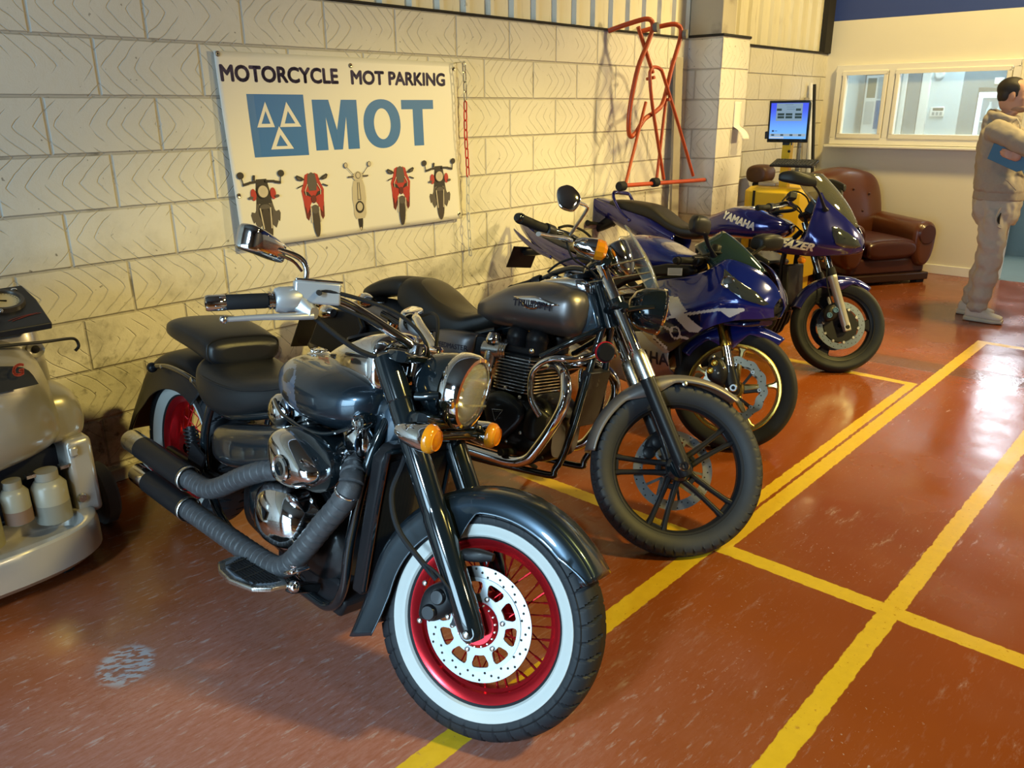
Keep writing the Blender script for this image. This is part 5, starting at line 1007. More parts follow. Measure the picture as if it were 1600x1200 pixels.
for i in range(5):
    a = 2*pi*i/5+.2; P = lambda r, q: V((C3[0]+r*cos(a+q), .0645, C3[2]+r*sin(a+q)))
    B.P('carrier_arm', G().bar(P(.05, 0), P(.122, .42), .014, .004, (0, 1, 0)), M['brushed'], d, True); B.P('carrier_arm', G().bar(P(.05, 0), P(.122, -.12), .010, .004, (0, 1, 0)), M['brushed'], d, True)
B.P('hub_cap', G().lathe([(.018, -.068), (.04, -.066), (.05, -.056)], C3, (0, 1, 0), 32), M['gloss'], wf, True)
B.P('axle', G().cyl((1.606, -.12, .331), (1.606, .12, .331), .012), M['brushed'], wf, True)
B.P('axle_nut', G().lathe([(.008, .01), (.016, .01), (.019, .006), (.019, 0)], (1.606, -.118, .331), (0, -1, 0), 20), M['chrome'], wf, True)
ax = V((-sin(rad(33.3)), 0, cos(rad(33.3))))
for v in (-.092, .092):
    o = V((1.606+.012, v, .318))
    L0 = .76
    ft = B.P('fork_tube', G().lathe([(.0225, .35), (.0225, .905), (.020, .91), (0, .91)], o, ax, 32), M['chrome'], None, True)
    B.P('fork_slider', G().lathe([(0, -.022), (.024, -.018), (.028, 0), (.029, .06), (.0285, .36), (.030, .375), (.026, .385)], o, ax, 32), M['satin'], ft, True)
    B.P('fork_shroud', G().lathe([(.0335, .37), (.0335, .455), (.030, .475), (.0255, .485)], o, ax, 32), M['brushed'], ft, True)
    B.P('clamp_ring', G().lathe([(.027, .665), (.033, .668), (.033, .70), (.027, .703)], o, ax, 28), M['gloss'], ft, True)
    B.P('fork_cap', G().lathe([(.026, .862), (.031, .866), (.031, .905), (.024, .914), (.012, .916), (0, .916)], o, ax, 28), M['satin'], ft, True)
for u_, w_, s_ in ((1.265, .875, .035), (1.165, 1.03, .03)):
    B.P('fork_yoke', G().loft([(u_, -.135, w_, .02, .012, .012, 3), (u_-.012, -.10, w_, .036, s_/2, s_/2, 3), (u_-.03, 0, w_-.01, .04, s_/2, s_/2, 3), (u_-.012, .10, w_, .036, s_/2, s_/2, 3), (u_, .135, w_, .02, .012, .012, 3)], k=4, n=18, X=(1, 0, 0)), M['gloss'], None, True)
def fp(t):
    sk = .030+.012*sin(pi*t)
    if .36 < t < .66: sk += .030*sin(pi*(t-.36)/.30)
    w = .069
    P = [(0, 0), (.022, .002), (.042, .007), (.056, .015), (.064, .024), (w, sk)]
    return [(-v, d_) for v, d_ in P[::-1]]+P[1:]
fm_ = B.P('front_mudguard', G().grid(arc_fender(FC, 60, 182, lambda t: .362+.004*cos(3*t), fp, 60)), M['greyp'], None, True, solid=.003, auto=50)
for a in (98, 122):
    for v in (-.073,): B.screw((1.606+.318*cos(rad(a)), v, .331+.318*sin(rad(a))), (0, -1, 0), .010, True, fm_)
# tank with winged badge
tk = [(.60, 0, .80, .05, .015, .05, 2.4), (.63, 0, .80, .085, .04, .065, 2.5), (.70, 0, .815, .125, .055, .08, 2.6), (.80, 0, .835, .150, .082, .10, 2.6), (.90, 0, .845, .162, .095, .112, 2.6), (1.0, 0, .85, .165, .10, .115, 2.6), (1.08, 0, .852, .160, .093, .115, 2.6), (1.125, 0, .852, .148, .086, .11, 2.7), (1.158, 0, .85, .12, .068, .09, 2.6), (1.175, 0, .85, .075, .045, .06, 2.4)]
tank = B.P('fuel_tank', G().loft(tk, k=10, n=72), M['grey'], auto=60)
fn = place_on(B, tank, -1.0, .0045)
wing = [(.868, .872), (.91, .878), (.955, .884), (.985, .886), (1.03, .879), (1.10, .866), (1.035, .856), (1.005, .848), (.985, .836), (.955, .832), (.925, .838), (.91, .852), (.895, .862)]
g = G(); pw = dense(wing, 3); cx, cw = .98, .862; rows = [[fn(cx+(x-cx)*k, cw+(y-cw)*k) for x, y in pw] for k in (1, .66, .33, .02)]; g.grid(rows, False, True)
bd = B.P('tank_badge', g, M['chrome'], tank, solid=.003, off=1)
fb = place_on(B, bd, -1.0, .0012)
text('tank_lettering', 'TRIUMPH', M['print_'], lambda x, y, z: (fn(.897+x, .852+y*1.0+.006*sin((x)/.19*pi)) or V((0, 0, 0)))+V((0, -.0095, 0)), bd, .036, .0012, sx=1.18, sub=.02)
g = G(); g.loft([(.88, 0, .925, .02, .006, .02, 3), (.92, 0, .938, .045, .012, .02, 3), (1.02, 0, .950, .058, .022, .02, 3), (1.10, 0, .950, .060, .03, .03, 3), (1.15, 0, .938, .045, .03, .03, 3), (1.165, 0, .93, .02, .02, .02, 3)], k=4, n=28)
cn = B.P('tank_console', g, M['chrome'], tank, sub=1)
B.P('dial', G().lathe([(0, .012), (.036, .012), (.042, .02), (.047, .018), (.047, 0)], (1.075, 0, .968), (-.3, 0, 1), 32), M['satin'], cn); B.P('filler_cap', G().lathe([(0, .012), (.02, .012), (.027, .006), (.027, 0)], (.965, 0, .958), (-.2, 0, 1), 24), M['chrome'], cn)
for i in range(3): B.P('warning_lamp', G().ell((.915+.02*i, .012*(i-1), .947+.005*i), (.006, .006, .005), nu=10, nv=6), M['brushed'], cn)
# seat
rs = B.P('rider_seat', G().loft([(.165, 0, .80, .08, .03, .05, 3), (.18, 0, .795, .125, .075, .06, 3), (.24, 0, .785, .145, .098, .075, 3), (.31, 0, .765, .152, .10, .085, 3), (.38, 0, .735, .155, .095, .085, 3), (.46, 0, .715, .152, .07, .075, 3.2), (.55, 0, .71, .140, .05, .06, 3.2), (.64, 0, .735, .115, .045, .05, 3), (.71, 0, .765, .09, .04, .045, 2.8), (.745, 0, .78, .05, .02, .03, 2.4)], k=7, n=48), M['blackseat'], sub=1)
B.P('seat_insert', G().loft([(.255, 0, .845, .09, .036, .02, 2.6), (.30, 0, .832, .115, .041, .03, 2.6), (.38, 0, .792, .122, .044, .03, 2.8), (.46, 0, .749, .118, .040, .03, 2.8), (.54, 0, .735, .10, .030, .03, 2.6), (.60, 0, .735, .06, .025, .03, 2.4)], k=6, n=36), mk('seat_insert_vinyl', (.045, .037, .026), .42, bump=.15, bscale=300), rs, sub=1)
ps = B.P('pillion_pad', G().loft([(-.10, 0, .765, .05, .012, .02, 2.6), (-.08, 0, .775, .085, .028, .03, 2.8), (0, 0, .80, .11, .042, .035, 3), (.10, 0, .828, .122, .045, .045, 3), (.18, 0, .835, .125, .045, .05, 3), (.22, 0, .83, .11, .035, .045, 3)], k=6, n=36), M['blackseat'], sub=1)
# rear mudguard and lamps
def rp(t):
    P = [(0, 0), (.04, .003), (.07, .012), (.09, .03), (.098, .06), (.10, .10+.03*sin(pi*t))]
    return [(-v, d_) for v, d_ in P[::-1]]+P[1:]
B.P('rear_mudguard', G().grid(arc_fender(RC, 58, 158, .435, rp, 40)), M['grey'], solid=.003, auto=50)
for v in (-1, 1):
    for u, w in ((.04, .75), (-.20, .665)):
        s1 = B.P('turn_signal', G().lathe([(0, .05), (.02, .046), (.032, .02), (.034, 0), (.034, -.01)], (u, v*.185, w), (1, 0, 0), 24), M['chrome']); B.P('signal_lens', G().lathe([(.034, 0), (.03, .014), (0, .02)], (u-.01, v*.185, w), (-1, 0, 0), 24), M['amber'], s1); B.P('signal_stalk', G().cyl((u+.02, v*.09, w), (u+.02, v*.17, w), .009), M['chrome'], s1)
tl = B.P('tail_lamp', G().loft([(-.36, 0, .70, .02, .02, .02, 2.5), (-.40, 0, .69, .05, .035, .035, 2.6), (-.44, 0, .68, .05, .03, .03, 2.6)], k=3, n=20), M['chrome']); B.P('tail_lens', G().ell((-.445, 0, .68), (.012, .045, .028)), M['redl'], tl)
B.P('number_plate', G().box((-.47, 0, .53), (.006, .19, .16), rot('Y', 8)), M['satin'])
B.P('side_bag', G().prism([(-.30, .50), (-.02, .47), (.02, .62), (-.05, .69), (-.27, .67)], lambda x, y, d_: V((x, d_, y)), -.155, -.12), M['satin'], bev=.008)
# frame
fr = B.P('frame', G().tube([(1.20, 0, .90), (1.05, 0, .80), (.8, 0, .74), (.5, 0, .64)], .022, 12, 5), M['gloss'])
B.P('steering_head', G().cyl((1.165, 0, .98), (1.255, 0, .80), .032), M['gloss'], fr); B.P('head_panel', G().prism([(1.10, .76), (1.19, .755), (1.235, .80), (1.175, .93), (1.13, .90)], lambda x, y, d_: V((x, d_, y)), -.06, .06), mk('blue_sheen_panel', (.05, .08, .11), .25, .6, 1), fr, bev=.012)
for v in (-1, 1):
    B.P('top_tube', G().tube([(1.235, v*.04, .795), (1.13, v*.10, .725), (1.02, v*.13, .655)], .013, 12, 5), M['gloss'], fr); B.P('downtube', G().tube([(1.235, v*.035, .80), (1.22, v*.07, .62), (1.20, v*.11, .38), (1.16, v*.12, .24), (1.08, v*.12, .20), (.45, v*.12, .20), (.36, v*.13, .42)], .0145, 12, 6), M['gloss'], fr)
    B.P('rear_rail', G().tube([(.75, v*.10, .72), (.45, v*.13, .64), (.1, v*.13, .70)], .013, 10, 5), M['gloss'], fr); B.P('swingarm', G().bar((.42, v*.13, .32), (0, v*.13, .325), .045, .026, (0, 1, 0)), M['satin'], fr, bev=.008)
    sh = B.P('shock_absorber', G().cyl((.10, v*.155, .34), (.20, v*.155, .66), .012), M['chrome']); B.P('spring', G().tube([V((.11+.065*i/120, v*.155, .37+.21*i/120))+V((.022*cos(2*pi*i/12), .022*sin(2*pi*i/12), 0)) for i in range(121)], .004, 6, 1), M['chrome'], sh); B.P('shock_cover', G().cyl((.18, v*.155, .59), (.205, v*.155, .675), .028), M['chrome'], sh)
    B.P('side_panel', G().loft([(.42, v*.10, .60, .02, .05, .05, 3), (.45, v*.12, .61, .035, .075, .075, 3), (.55, v*.13, .62, .045, .075, .08, 3.2), (.64, v*.13, .635, .045, .062, .07, 3.2), (.69, v*.12, .65, .03, .045, .05, 3)], k=5, n=28), M['grey'] if v < 0 else M['grey'], sub=1)
    B.P('air_filter', G().lathe([(.0, .02), (.045, .02), (.055, .01), (.055, -.05)], (.70, v*.115, .64), (.35, v, 0), 28), M['satin'])
    B.P('footpeg', G().cyl((.98, v*.16, .27), (.98, v*.26, .28), .014), M['rubber']); B.P('passenger_peg', G().cyl((.30, v*.15, .36), (.30, v*.24, .37), .012), M['rubber'])
B.P('brake_pedal', G().tube([(.92, -.17, .24), (1.05, -.20, .24), (1.14, -.20, .29)], .007, 8, 4), M['satin']); B.P('grab_loop', G().tube([(.36, -.15, .56), (.40, -.165, .64), (.455, -.165, .675), (.485, -.16, .66), (.47, -.16, .60), (.44, -.15, .50)], .0045, 8, 6), M['satin'])
pn = [o for o in B.root.children if o.name.startswith('side_panel')][0]
surf_text(B, 'panel_lettering', 'SPEEDMASTER', M['print_'], pn, .52, .628, 1, .03, .030, -1.0, .0005, sx=.92)
# engine
en = B.P('crankcase', G().loft([(.62, 0, .36, .10, .10, .10, 4), (.66, 0, .37, .15, .14, .14, 4), (.85, 0, .38, .165, .13, .15, 4), (1.05, 0, .37, .16, .12, .14, 4), (1.12, 0, .35, .11, .07, .09, 3.5)], k=4, n=32), M['black'])
cyb = B.P('cylinder_block', G().box((.905, 0, .57), (.15, .27, .16)), M['black'], en, bev=.01)
for i in range(11):
    w = .505+.0128*i; B.P('cooling_fin', G().loft([(.905, 0, w-.002, .098, .158, .158, 7), (.905, 0, w+.002, .098, .158, .158, 7)], k=1, n=36, X=(1, 0, 0), Y=(0, 1, 0)), mk('fin_black', (.02, .02, .02), .4) if i == 0 else bpy.data.materials['fin_black'], cyb)
    B.P('fin_edge', G().grid([[V((.905+.0985*math.copysign(abs(cos(t))**(2/7), cos(t)), .1585*math.copysign(abs(sin(t))**(2/7), sin(t)), w+dz)) for t in [2*pi*j/36 for j in range(36)]] for dz in (-.0021, .0021)], False, True), M['alu'], cyb)
hd = B.P('cylinder_head', G().box((.905, 0, .662), (.17, .28, .03)), M['satin'], en, bev=.01)
for v in (-.095, .095):
    for u in (.865, .965): B.P('cam_cover', G().lathe([(.045, -.06), (.046, -.015), (.048, -.012), (.048, .0), (.044, .018), (.030, .034), (.012, .04), (0, .04)], (u, v*.95, .715), (0, v, .0) if False else (0, 0, 1), 32), M['satin'], hd)
    B.P('cover_bolt', G().ell((.98, v*1.5, .67), (.012, .010, .012), nu=12, nv=8), M['alu'], hd)
    ca = B.P('carburettor', G().cyl((.745, v*1.55, .645), (.83, v*1.5, .65), .033, n=24), M['brushed'], en)
    B.P('float_bowl', G().lathe([(.026, .03), (.028, 0), (.024, -.035), (.015, -.042), (0, -.042)], (.785, v*1.62, .612), (0, 0, 1), 20), M['brushed'], ca); B.P('slide_cap', G().lathe([(.030, 0), (.034, .012), (.028, .03), (.02, .04), (0, .042)], (.785, v*1.62, .675), (0, 0, 1), 20), M['chrome'], ca)
    B.P('inlet_rubber', G().lathe([(.03, 0), (.034, .004), (.03, .010), (.034, .016), (.03, .022), (.034, .028), (.03, .034)], (.825, v*1.5, .65), (1, -v*1.2, .05), 20), M['brushed'], ca)
g = G(); P = [(.81, .44), (.83, .475), (.875, .492), (.93, .487), (.98, .465), (1.015, .425), (.985, .37), (.94, .318), (.905, .305), (.87, .325), (.84, .37)]
Ps = crom(P, 4, True); cx, cz = .90, .405; rows = []
for k, dv in ((1.04, 0), (1.03, .014), (.98, .022), (.80, .028), (.5, .031), (.02, .032)): rows.append([V((cx+(x-cx)*k, -.165-dv, cz+(y-cz)*k)) for x, y in Ps])
g.grid(rows, False, True); ec = B.P('engine_cover', g, mk('blue_black_cover', (.012, .018, .026), .34, .3, .3), en, auto=70)
fe = place_on(B, ec, -1.0, .002)
for k0, k1, m in ((1.0, .82, M['alu']),):
    T3 = [(.868, .425), (.925, .432), (.893, .378)]; c = (sum(p[0] for p in T3)/3, sum(p[1] for p in T3)/3); g = G()
    for i in range(3):
        a, b = T3[i], T3[(i+1) % 3]; q = lambda p, k: fe(c[0]+(p[0]-c[0])*k, c[1]+(p[1]-c[1])*k); g.add([q(a, k0), q(b, k0), q(b, k1), q(a, k1)], [(0, 1, 2, 3)])
    B.P('triangle_emblem', g, m, ec, flat=True); B.P('emblem_bar', G().bar(fe(.880, .418), fe(.912, .423), .006, .0015, (0, 0, 1)), m, ec)
for a in range(9): t = 2*pi*a/9+.2; B.screw((cx+.118*cos(t), -.168, cz+.108*sin(t)), (0, -1, 0), .007, False, ec)
B.P('sprocket_cover', G().loft([(.70, -.15, .38, .02, .07, .07, 3), (.72, -.16, .38, .025, .09, .09, 3), (.80, -.16, .39, .025, .08, .08, 3)], k=4, n=24), M['satin'], en)
B.P('timing_cover', G().loft([(1.02, -.15, .40, .03, .05, .05, 3), (1.06, -.155, .40, .03, .07, .07, 3), (1.11, -.14, .39, .02, .05, .05, 3)], k=4, n=24), M['satin'], en)
B.P('oil_cooler', G().box((1.205, 0, .52), (.04, .17, .22), rot('Y', 8)), M['satin'], bev=.005)
for v in (-1, 1):
    B.P('exhaust_pipe', G().tube([(.99, v*.095, .60), (1.07, v*.11, .625), (1.14, v*.15, .625), (1.195, v*.195, .585), (1.21, v*.215, .52), (1.185, v*.222, .44), (1.125, v*.225, .33), (1.085, v*.225, .275), (1.02, v*.225, .248), (.9, v*.225, .245), (.6, v*.23, .25), (.40, v*.235, .255)], .0225, 24, 8), M['chrome'])
    B.P('silencer', G().tube([(.42, v*.235, .256), (.36, v*.238, .258), (.2, v*.24, .262), (-.25, v*.25, .285), (-.35, v*.25, .29)], [.024, .042, .046, .046, .034], 24, 5), M['chrome'])
    B.P('engine_guard', G().tube([(1.245, v*.06, .70), (1.20, v*.16, .675), (1.12, v*.195, .665), (1.06, v*.20, .63), (1.035, v*.20, .58), (1.05, v*.20, .50), (1.09, v*.18, .44)], .0125, 14, 7), M['chrome'])
hn = B.P('horn', G().lathe([(0, .03), (.030, .03), (.037, .022), (.038, 0), (.03, -.015), (.012, -.02)], (1.30, -.125, .72), (.75, -.6, 0), 28), M['black']); B.P('horn_ring', G().lathe([(.0375, .004), (.0395, .006), (.0395, .017), (.0375, .019)], (1.30, -.125, .72), (.75, -.6, 0), 28), M['redl'], hn); B.P('horn_bracket', G().bar((1.24, -.06, .74), (1.29, -.12, .72), .02, .004), M['black'], hn)
B.P('side_stand', G().tube([(.75, .13, .20), (.82, .30, B.ground(.82, .30)+.012)], .011, 10, 1), M['satin'])
# bars, lamps, screen
HB = [(.822, -.41, 1.008), (.885, -.345, 1.022), (.95, -.275, 1.045), (1.00, -.215, 1.066), (1.06, -.145, 1.072), (1.13, -.08, 1.055), (1.165, -.04, 1.04), (1.17, 0, 1.04)]
B.P('handlebar', G().tube(HB+mirror(HB[-2::-1]), .0125, 16, 6), M['gloss'], None, True)
for v in (-.05, .05): B.P('riser', G().cyl((1.145, v, 1.01), (1.165, v, 1.05), .018), M['gloss'], None, True)
for sd in (-1, 1):
    q = lambda p: V((p[0], p[1]*-sd, p[2])); d_ = q(V((.822, -.41, 1.008))-V((.905, -.32, 1.028))).normalized(); e = q((.822, -.41, 1.008))
    gr = B.P('grip', G().lathe([(.016, -.13), (.0195, -.128), (.0175, -.1), (.0175, -.01), (.0195, -.004), (.0195, .004), (.016, .006)], e, d_, 24), M['rubber'], None, True)
    B.P('bar_end', G().lathe([(.018, .006), (.0185, .012), (.014, .02), (0, .021)], e, d_, 24), M['gloss'], gr, True)
    B.P('switch_housing', G().lathe([(.018, -.135), (.024, -.138), (.025, -.175), (.02, -.182)], e, d_, 20), M['plastic'], None, True)
    B.P('lever_perch', G().loft([(.965, sd*.25, 1.055, .012, .012, .014, 3), (.985, sd*.235, 1.05, .02, .016, .02, 3), (1.01, sd*.23, 1.045, .012, .01, .012, 3)], k=4, n=14), M['satin'], None, True)
    B.P('brake_lever' if sd < 0 else 'clutch_lever', G().tube([(1.01, sd*.23, 1.042), (.985, sd*.28, 1.025), (.94, sd*.345, .995), (.895, sd*.40, .972)], [.014, .013, .011, .012], 12, 6, flat=.7), M['alu'], None, True)
    if sd < 0: mh = B.P('mirror', G().loft([(.975, sd*.36, 1.098, .012, .004, .004, 2.2), (.972, sd*.36, 1.106, .030, .008, .018, 2.2), (.970, sd*.36, 1.143, .046, .012, .022, 2.3), (.966, sd*.36, 1.172, .040, .010, .018, 2.2), (.964, sd*.36, 1.192, .012, .004, .005, 2)], k=6, n=32, X=(.98, -sd*.2, 0), Y=(.2, sd*.98, 0)), M['chrome'], None, True, sub=1)
    if sd < 0: B.P('mirror_stem', G().tube([(1.005, sd*.235, 1.055), (1.022, sd*.24, 1.10), (1.045, sd*.25, 1.16), (1.042, sd*.265, 1.172), (1.005, sd*.32, 1.155)], .0065, 10, 6), M['chrome'], mh, True)
    sg = B.P('turn_signal', G().lathe([(0, -.075), (.018, -.07), (.032, -.045), (.039, 0), (.040, .012)], (1.10, sd*.195, 1.045), (1, 0, -.03), 28), M['chrome'], None, True)
    B.P('signal_lens', G().lathe([(.038, .010), (.040, .020), (.037, .044), (.020, .056), (0, .058)], (1.10, sd*.195, 1.045), (1, 0, -.03), 12), M['amber'], sg, True, flat=True); B.P('signal_stalk', G().cyl((1.14, sd*.11, 1.03), (1.10, sd*.18, 1.045), .009), M['chrome'], sg, True)
B.P('speedometer', G().lathe([(.0, -.10), (.026, -.094), (.046, -.068), (.059, -.012), (.061, .026), (.061, .034), (.057, .039), (.052, .034), (0, .028)], (1.212, -.01, 1.112), (-.62, 0, .78), 36), M['chrome'], None, True)
hl = B.P('headlight', G().lathe([(0, -.13), (.03, -.128), (.062, -.11), (.082, -.075), (.090, -.03), (.091, 0)], (1.428, 0, .925), (1, .06, .04), 48), M['gloss'], None, True)
B.P('headlight_rim', G().lathe([(.091, -.006), (.0935, -.004), (.0935, .004), (.088, .008)], (1.428, 0, .925), (1, .06, .04), 56), M['chrome'], hl, True); B.P('headlight_lens', G().lathe([(.089, .006), (.065, .012), (.03, .016), (0, .017)], (1.428, 0, .925), (1, .06, .04), 48), mk('headlamp_glass', (.5, .52, .52), .05, coat=1), hl, True)
for v in (-1, 1): B.P('headlight_bracket', G().tube([(1.385, v*.09, .91), (1.33, v*.10, .89), (1.285, v*.104, .87)], .009, 10, 3), M['gloss'], None, True)
g = G(); rows = []
for i in range(13):
    t = i/12; u = 1.405-.155*t+.02*sin(pi*t); w = 1.012+.205*t; hw = .075*(.62+.42*sin(pi*(.12+.62*t)))
    rows.append([V((u-.40*(hw*s)**2/.115*2.2, hw*s, w)) for s in [x/8-1 for x in range(17)]])
g.grid(rows); B.P('flyscreen', g, M['clear'], None, True, solid=.003)
fe_ = [rows[0][0], rows[3][0], rows[6][0], rows[9][0], rows[12][0], rows[12][4], rows[12][8], rows[12][12], rows[12][16], rows[9][16], rows[6][16], rows[3][16], rows[0][16], rows[0][12], rows[0][8], rows[0][4]]
B.P('screen_edge', G().tube(fe_, .0025, 6, 4, closed=True), M['clear'], [o for o in B.root.children if o.name.startswith('flyscreen')][0], True)
for v in (-1, 1):
    for a, b in (((1.10, v*.09, .99), (1.31, v*.085, 1.095)), ((1.12, v*.09, .945), (1.345, v*.085, 1.045))): B.P('screen_bracket', G().bar(a, b, .004, .012, (0, 1, 0)), M['brushed'], None, True)
for sd in (-1, 1):
    cable(B, [(.96, sd*.255, 1.07), (1.0, sd*.21, 1.105), (1.07, sd*.14, 1.12), (1.15, sd*.07, 1.08), (1.20, sd*.03, .98), (1.20, sd*.04, .88)], .005, True)
    cable(B, [(1.0, sd*.235, 1.03), (1.04, sd*.20, .985), (1.12, sd*.13, .98), (1.19, sd*.05, .95)], .004, True)
cal = B.P('brake_caliper', G().loft([(1.475, .088, .39, .02, .02, .02, 3), (1.49, .088, .40, .04, .04, .04, 3.5), (1.52, .088, .42, .04, .055, .05, 3.5), (1.545, .088, .435, .03, .03, .03, 3)], k=4, n=18), M['satin'], None, True)
for (u, w) in ((1.50, .375), (1.525, .425)): B.P('caliper_piston', G().lathe([(0, .008), (.018, .008), (.024, .004), (.026, -.004)], (u, .05, w), (0, -1, 0), 18), M['satin'], cal, True)
B.P('caliper_bracket', G().prism([(1.50, .36), (1.60, .39), (1.58, .44), (1.53, .46)], lambda x, y, d__: V((x, d__, y)), .070, .078), M['alu'], cal, True, bev=.003)
# ---------------------------------------------------------------- blue and white faired sports bike with gold wheels
B = Bike('sports_motorcycle', 'blue and white faired sports motorcycle with gold front wheel, third from the camera', 3.6956, -.5150, -1.7599, .1393, .6815, .00804, 1.380, .315, .30, rad(24), .097)
FC = (1.38, .30); RC = (0, .315)
def y_spokes(B, wh, C3, hub, win, f=True, m=None, n=5, a0=20, w0=.016, w1=.011):
    for i in range(n):
        a = rad(a0+360/n*i); d = V((cos(a), 0, sin(a))); t = V((-sin(a), 0, cos(a))); c = V(C3); rows = []
        for s, w, th in ((0, w0*1.5, .020), (.3, w0, .017), (.7, w1, .014), (.88, w1*1.3, .016), (1, w1*3.0, .02)):
            o = c+d*(hub*.8+(win+.008-hub*.8)*s); rows.append([o+t*w*x+V((0, th*y, 0)) for x, y in ((1, .5), (.6, 1), (-.6, 1), (-1, .5), (-1, -.5), (-.6, -1), (.6, -1), (1, -.5))])
        B.P('spoke', G().grid(rows, False, True, True), m, wh, f, bev=.003)
wf = cast_wheel(B, FC, .30, .222, .200, .046, .060, .048, M['goldr'], True, 'front_wheel', lambda *a: y_spokes(*a, m=M['goldr']), None, 120, tm=M['rubber'], lipm=M['gold'])
wr_ = cast_wheel(B, RC, .315, .222, .200, .07, .09, .055, M['goldr'], False, 'rear_wheel', lambda *a: y_spokes(*a, f=False, m=M['goldr']), None, 96, tm=M['rubber'])
def wave_disc(B, c, v, parent, m, ro=.155, ri=.120, f=True, waves=12, bob=8):
    C3 = (c[0], 0, c[1]); g = G(); n = 144; rows = []
    for (r, h) in ((ri, v-.0025), (ro, v-.0025), (ro, v+.0025), (ri, v+.0025)):
        rows.append([V((c[0]+(r+.004*sin(waves*t))*cos(t), h, c[1]+(r+.004*sin(waves*t))*sin(t))) for t in [2*pi*i/n for i in range(n)]])
    g.grid(rows, True, True); d = B.P('brake_disc', g, m, parent, f, auto=30)
    for i in range(bob):
        t = 2*pi*i/bob+.2; sd = 1 if v > 0 else -1
        B.P('disc_bobbin', G().lathe([(.004, .006), (.009, .006), (.010, .003), (.010, -.004)], (c[0]+(ri-.002)*cos(t), v, c[1]+(ri-.002)*sin(t)), (0, sd, 0), 14), M['brushed'], d, f)
        B.P('disc_arm', G().bar((c[0]+.05*cos(t-.25), v, c[1]+.05*sin(t-.25)), (c[0]+(ri-.002)*cos(t), v, c[1]+(ri-.002)*sin(t)), .013, .004, (0, 1, 0)), M['satin'], d, f)
    g = G()
    for i in range(waves*3):
        t = 2*pi*i/(waves*3); r = ri+.010+.010*(i % 3); p = V((c[0]+r*cos(t), v, c[1]+r*sin(t))); g.cyl(p-V((0, .0029, 0)), p+V((0, .0029, 0)), .0034, n=8)
    B.P('drill_holes', g, M['dark'], d, f, kind='stuff')
    return d
dsm = mk('warm_disc_steel', (.30, .27, .21), .32, 1)
for v in (-.066, .066): wave_disc(B, FC, v, wf, dsm)
ax = V((-sin(rad(24)), 0, cos(rad(24))))
def usd_fork(B, v, o, L, outer, inner, foot):
    ft = B.P('fork_tube', G().lathe([(.0205, .08), (.0205, .30)], o, ax, 28), M['chrome'], None, True)
    B.P('fork_outer', G().lathe([(.024, .205), (.0285, .208), (.0285, .235), (.026, .24), (.0262, L), (.024, L+.004), (0, L+.004)], o, ax, 32), outer, ft, True)
    B.P('fork_foot', G().loft([tuple(V(o)+ax*-.03)+(.018, .02, .02, 3), tuple(V(o))+(.034, .03, .03, 3), tuple(V(o)+ax*.06)+(.032, .026, .026, 3), tuple(V(o)+ax*.11)+(.026, .026, .026, 2.5)], k=4, n=20, X=(1, 0, 0), Y=(0, 1, 0)), foot, ft, True)
    return ft
for v in (-.106, .106):
    o = V((1.375, v, .30)); ft = usd_fork(B, v, o, .68, M['gold'], M['chrome'], M['satin']); sd = 1 if v > 0 else -1
    B.P('axle_nut', G().lathe([(.009, .012), (.016, .012), (.02, .008), (.021, 0)], o+V((0, sd*.028, 0)), (0, sd, 0), 20), M['alu'], ft, True)
    cal = B.P('brake_caliper', G().loft([(1.235, v*1.02, .375, .03, .03, .03, 3), (1.25, v*1.02, .37, .045, .055, .055, 3.5), (1.285, v*1.02, .36, .05, .065, .06, 3.5), (1.32, v*1.02, .345, .045, .05, .05, 3), (1.335, v*1.02, .34, .03, .03, .03, 3)], k=4, n=20), M['satin'], None, True)
    for (u, w) in ((1.262, .392), (1.252, .352)):
        B.P('caliper_piston', G().lathe([(0, .006), (.007, .006), (.010, .002), (.015, .004), (.017, 0)], (u, v+sd*.048, w), (0, sd, 0), 20), M['gold'], cal, True)
    for (u, w) in ((1.29, .35), (1.25, .42), (1.31, .38)): B.screw((u, v+sd*.048, w), (0, sd, 0), .007, True, cal)
    B.P('axle_block', G().box((1.355, v*1.0, .345), (.07, .04, .09), rot('Y', -24)), M['satin'], ft, True, bev=.008)
B.P('axle', G().cyl((1.375, -.12, .30), (1.375, .12, .30), .012), M['brushed'], wf, True)
for u_, w_ in ((1.145, .815), (1.10, .905)): B.P('fork_yoke', G().loft([(u_+.0, -.135, w_, .02, .015, .015, 3), (u_, -.10, w_, .036, .017, .017, 3), (u_-.03, 0, w_-.01, .04, .017, .017, 3), (u_, .10, w_, .036, .017, .017, 3), (u_, .135, w_, .02, .015, .015, 3)], k=4, n=18, X=(1, 0, 0)), M['satin'], None, True)
def fp(t):
    sk = .03+.075*max(0, sin(pi*min(1, max(0, (t-.30)/.42))))
    hw = .066*min(1, .25+t*3.2) if t < .25 else .066
    P = [(0, 0), (.02, .002), (.04, .008), (.055, .018), (.063, .03), (.068, .03+sk)]
    return [(-v*hw/.066, d_) for v, d_ in P[::-1]]+[(v*hw/.066, d_) for v, d_ in P[1:]]
B.P('front_mudguard', G().grid(arc_fender(FC, 60, 158, lambda t: .325+.02*(1-t)**3, fp, 48)), M['blue'], None, True, solid=.003, auto=50)
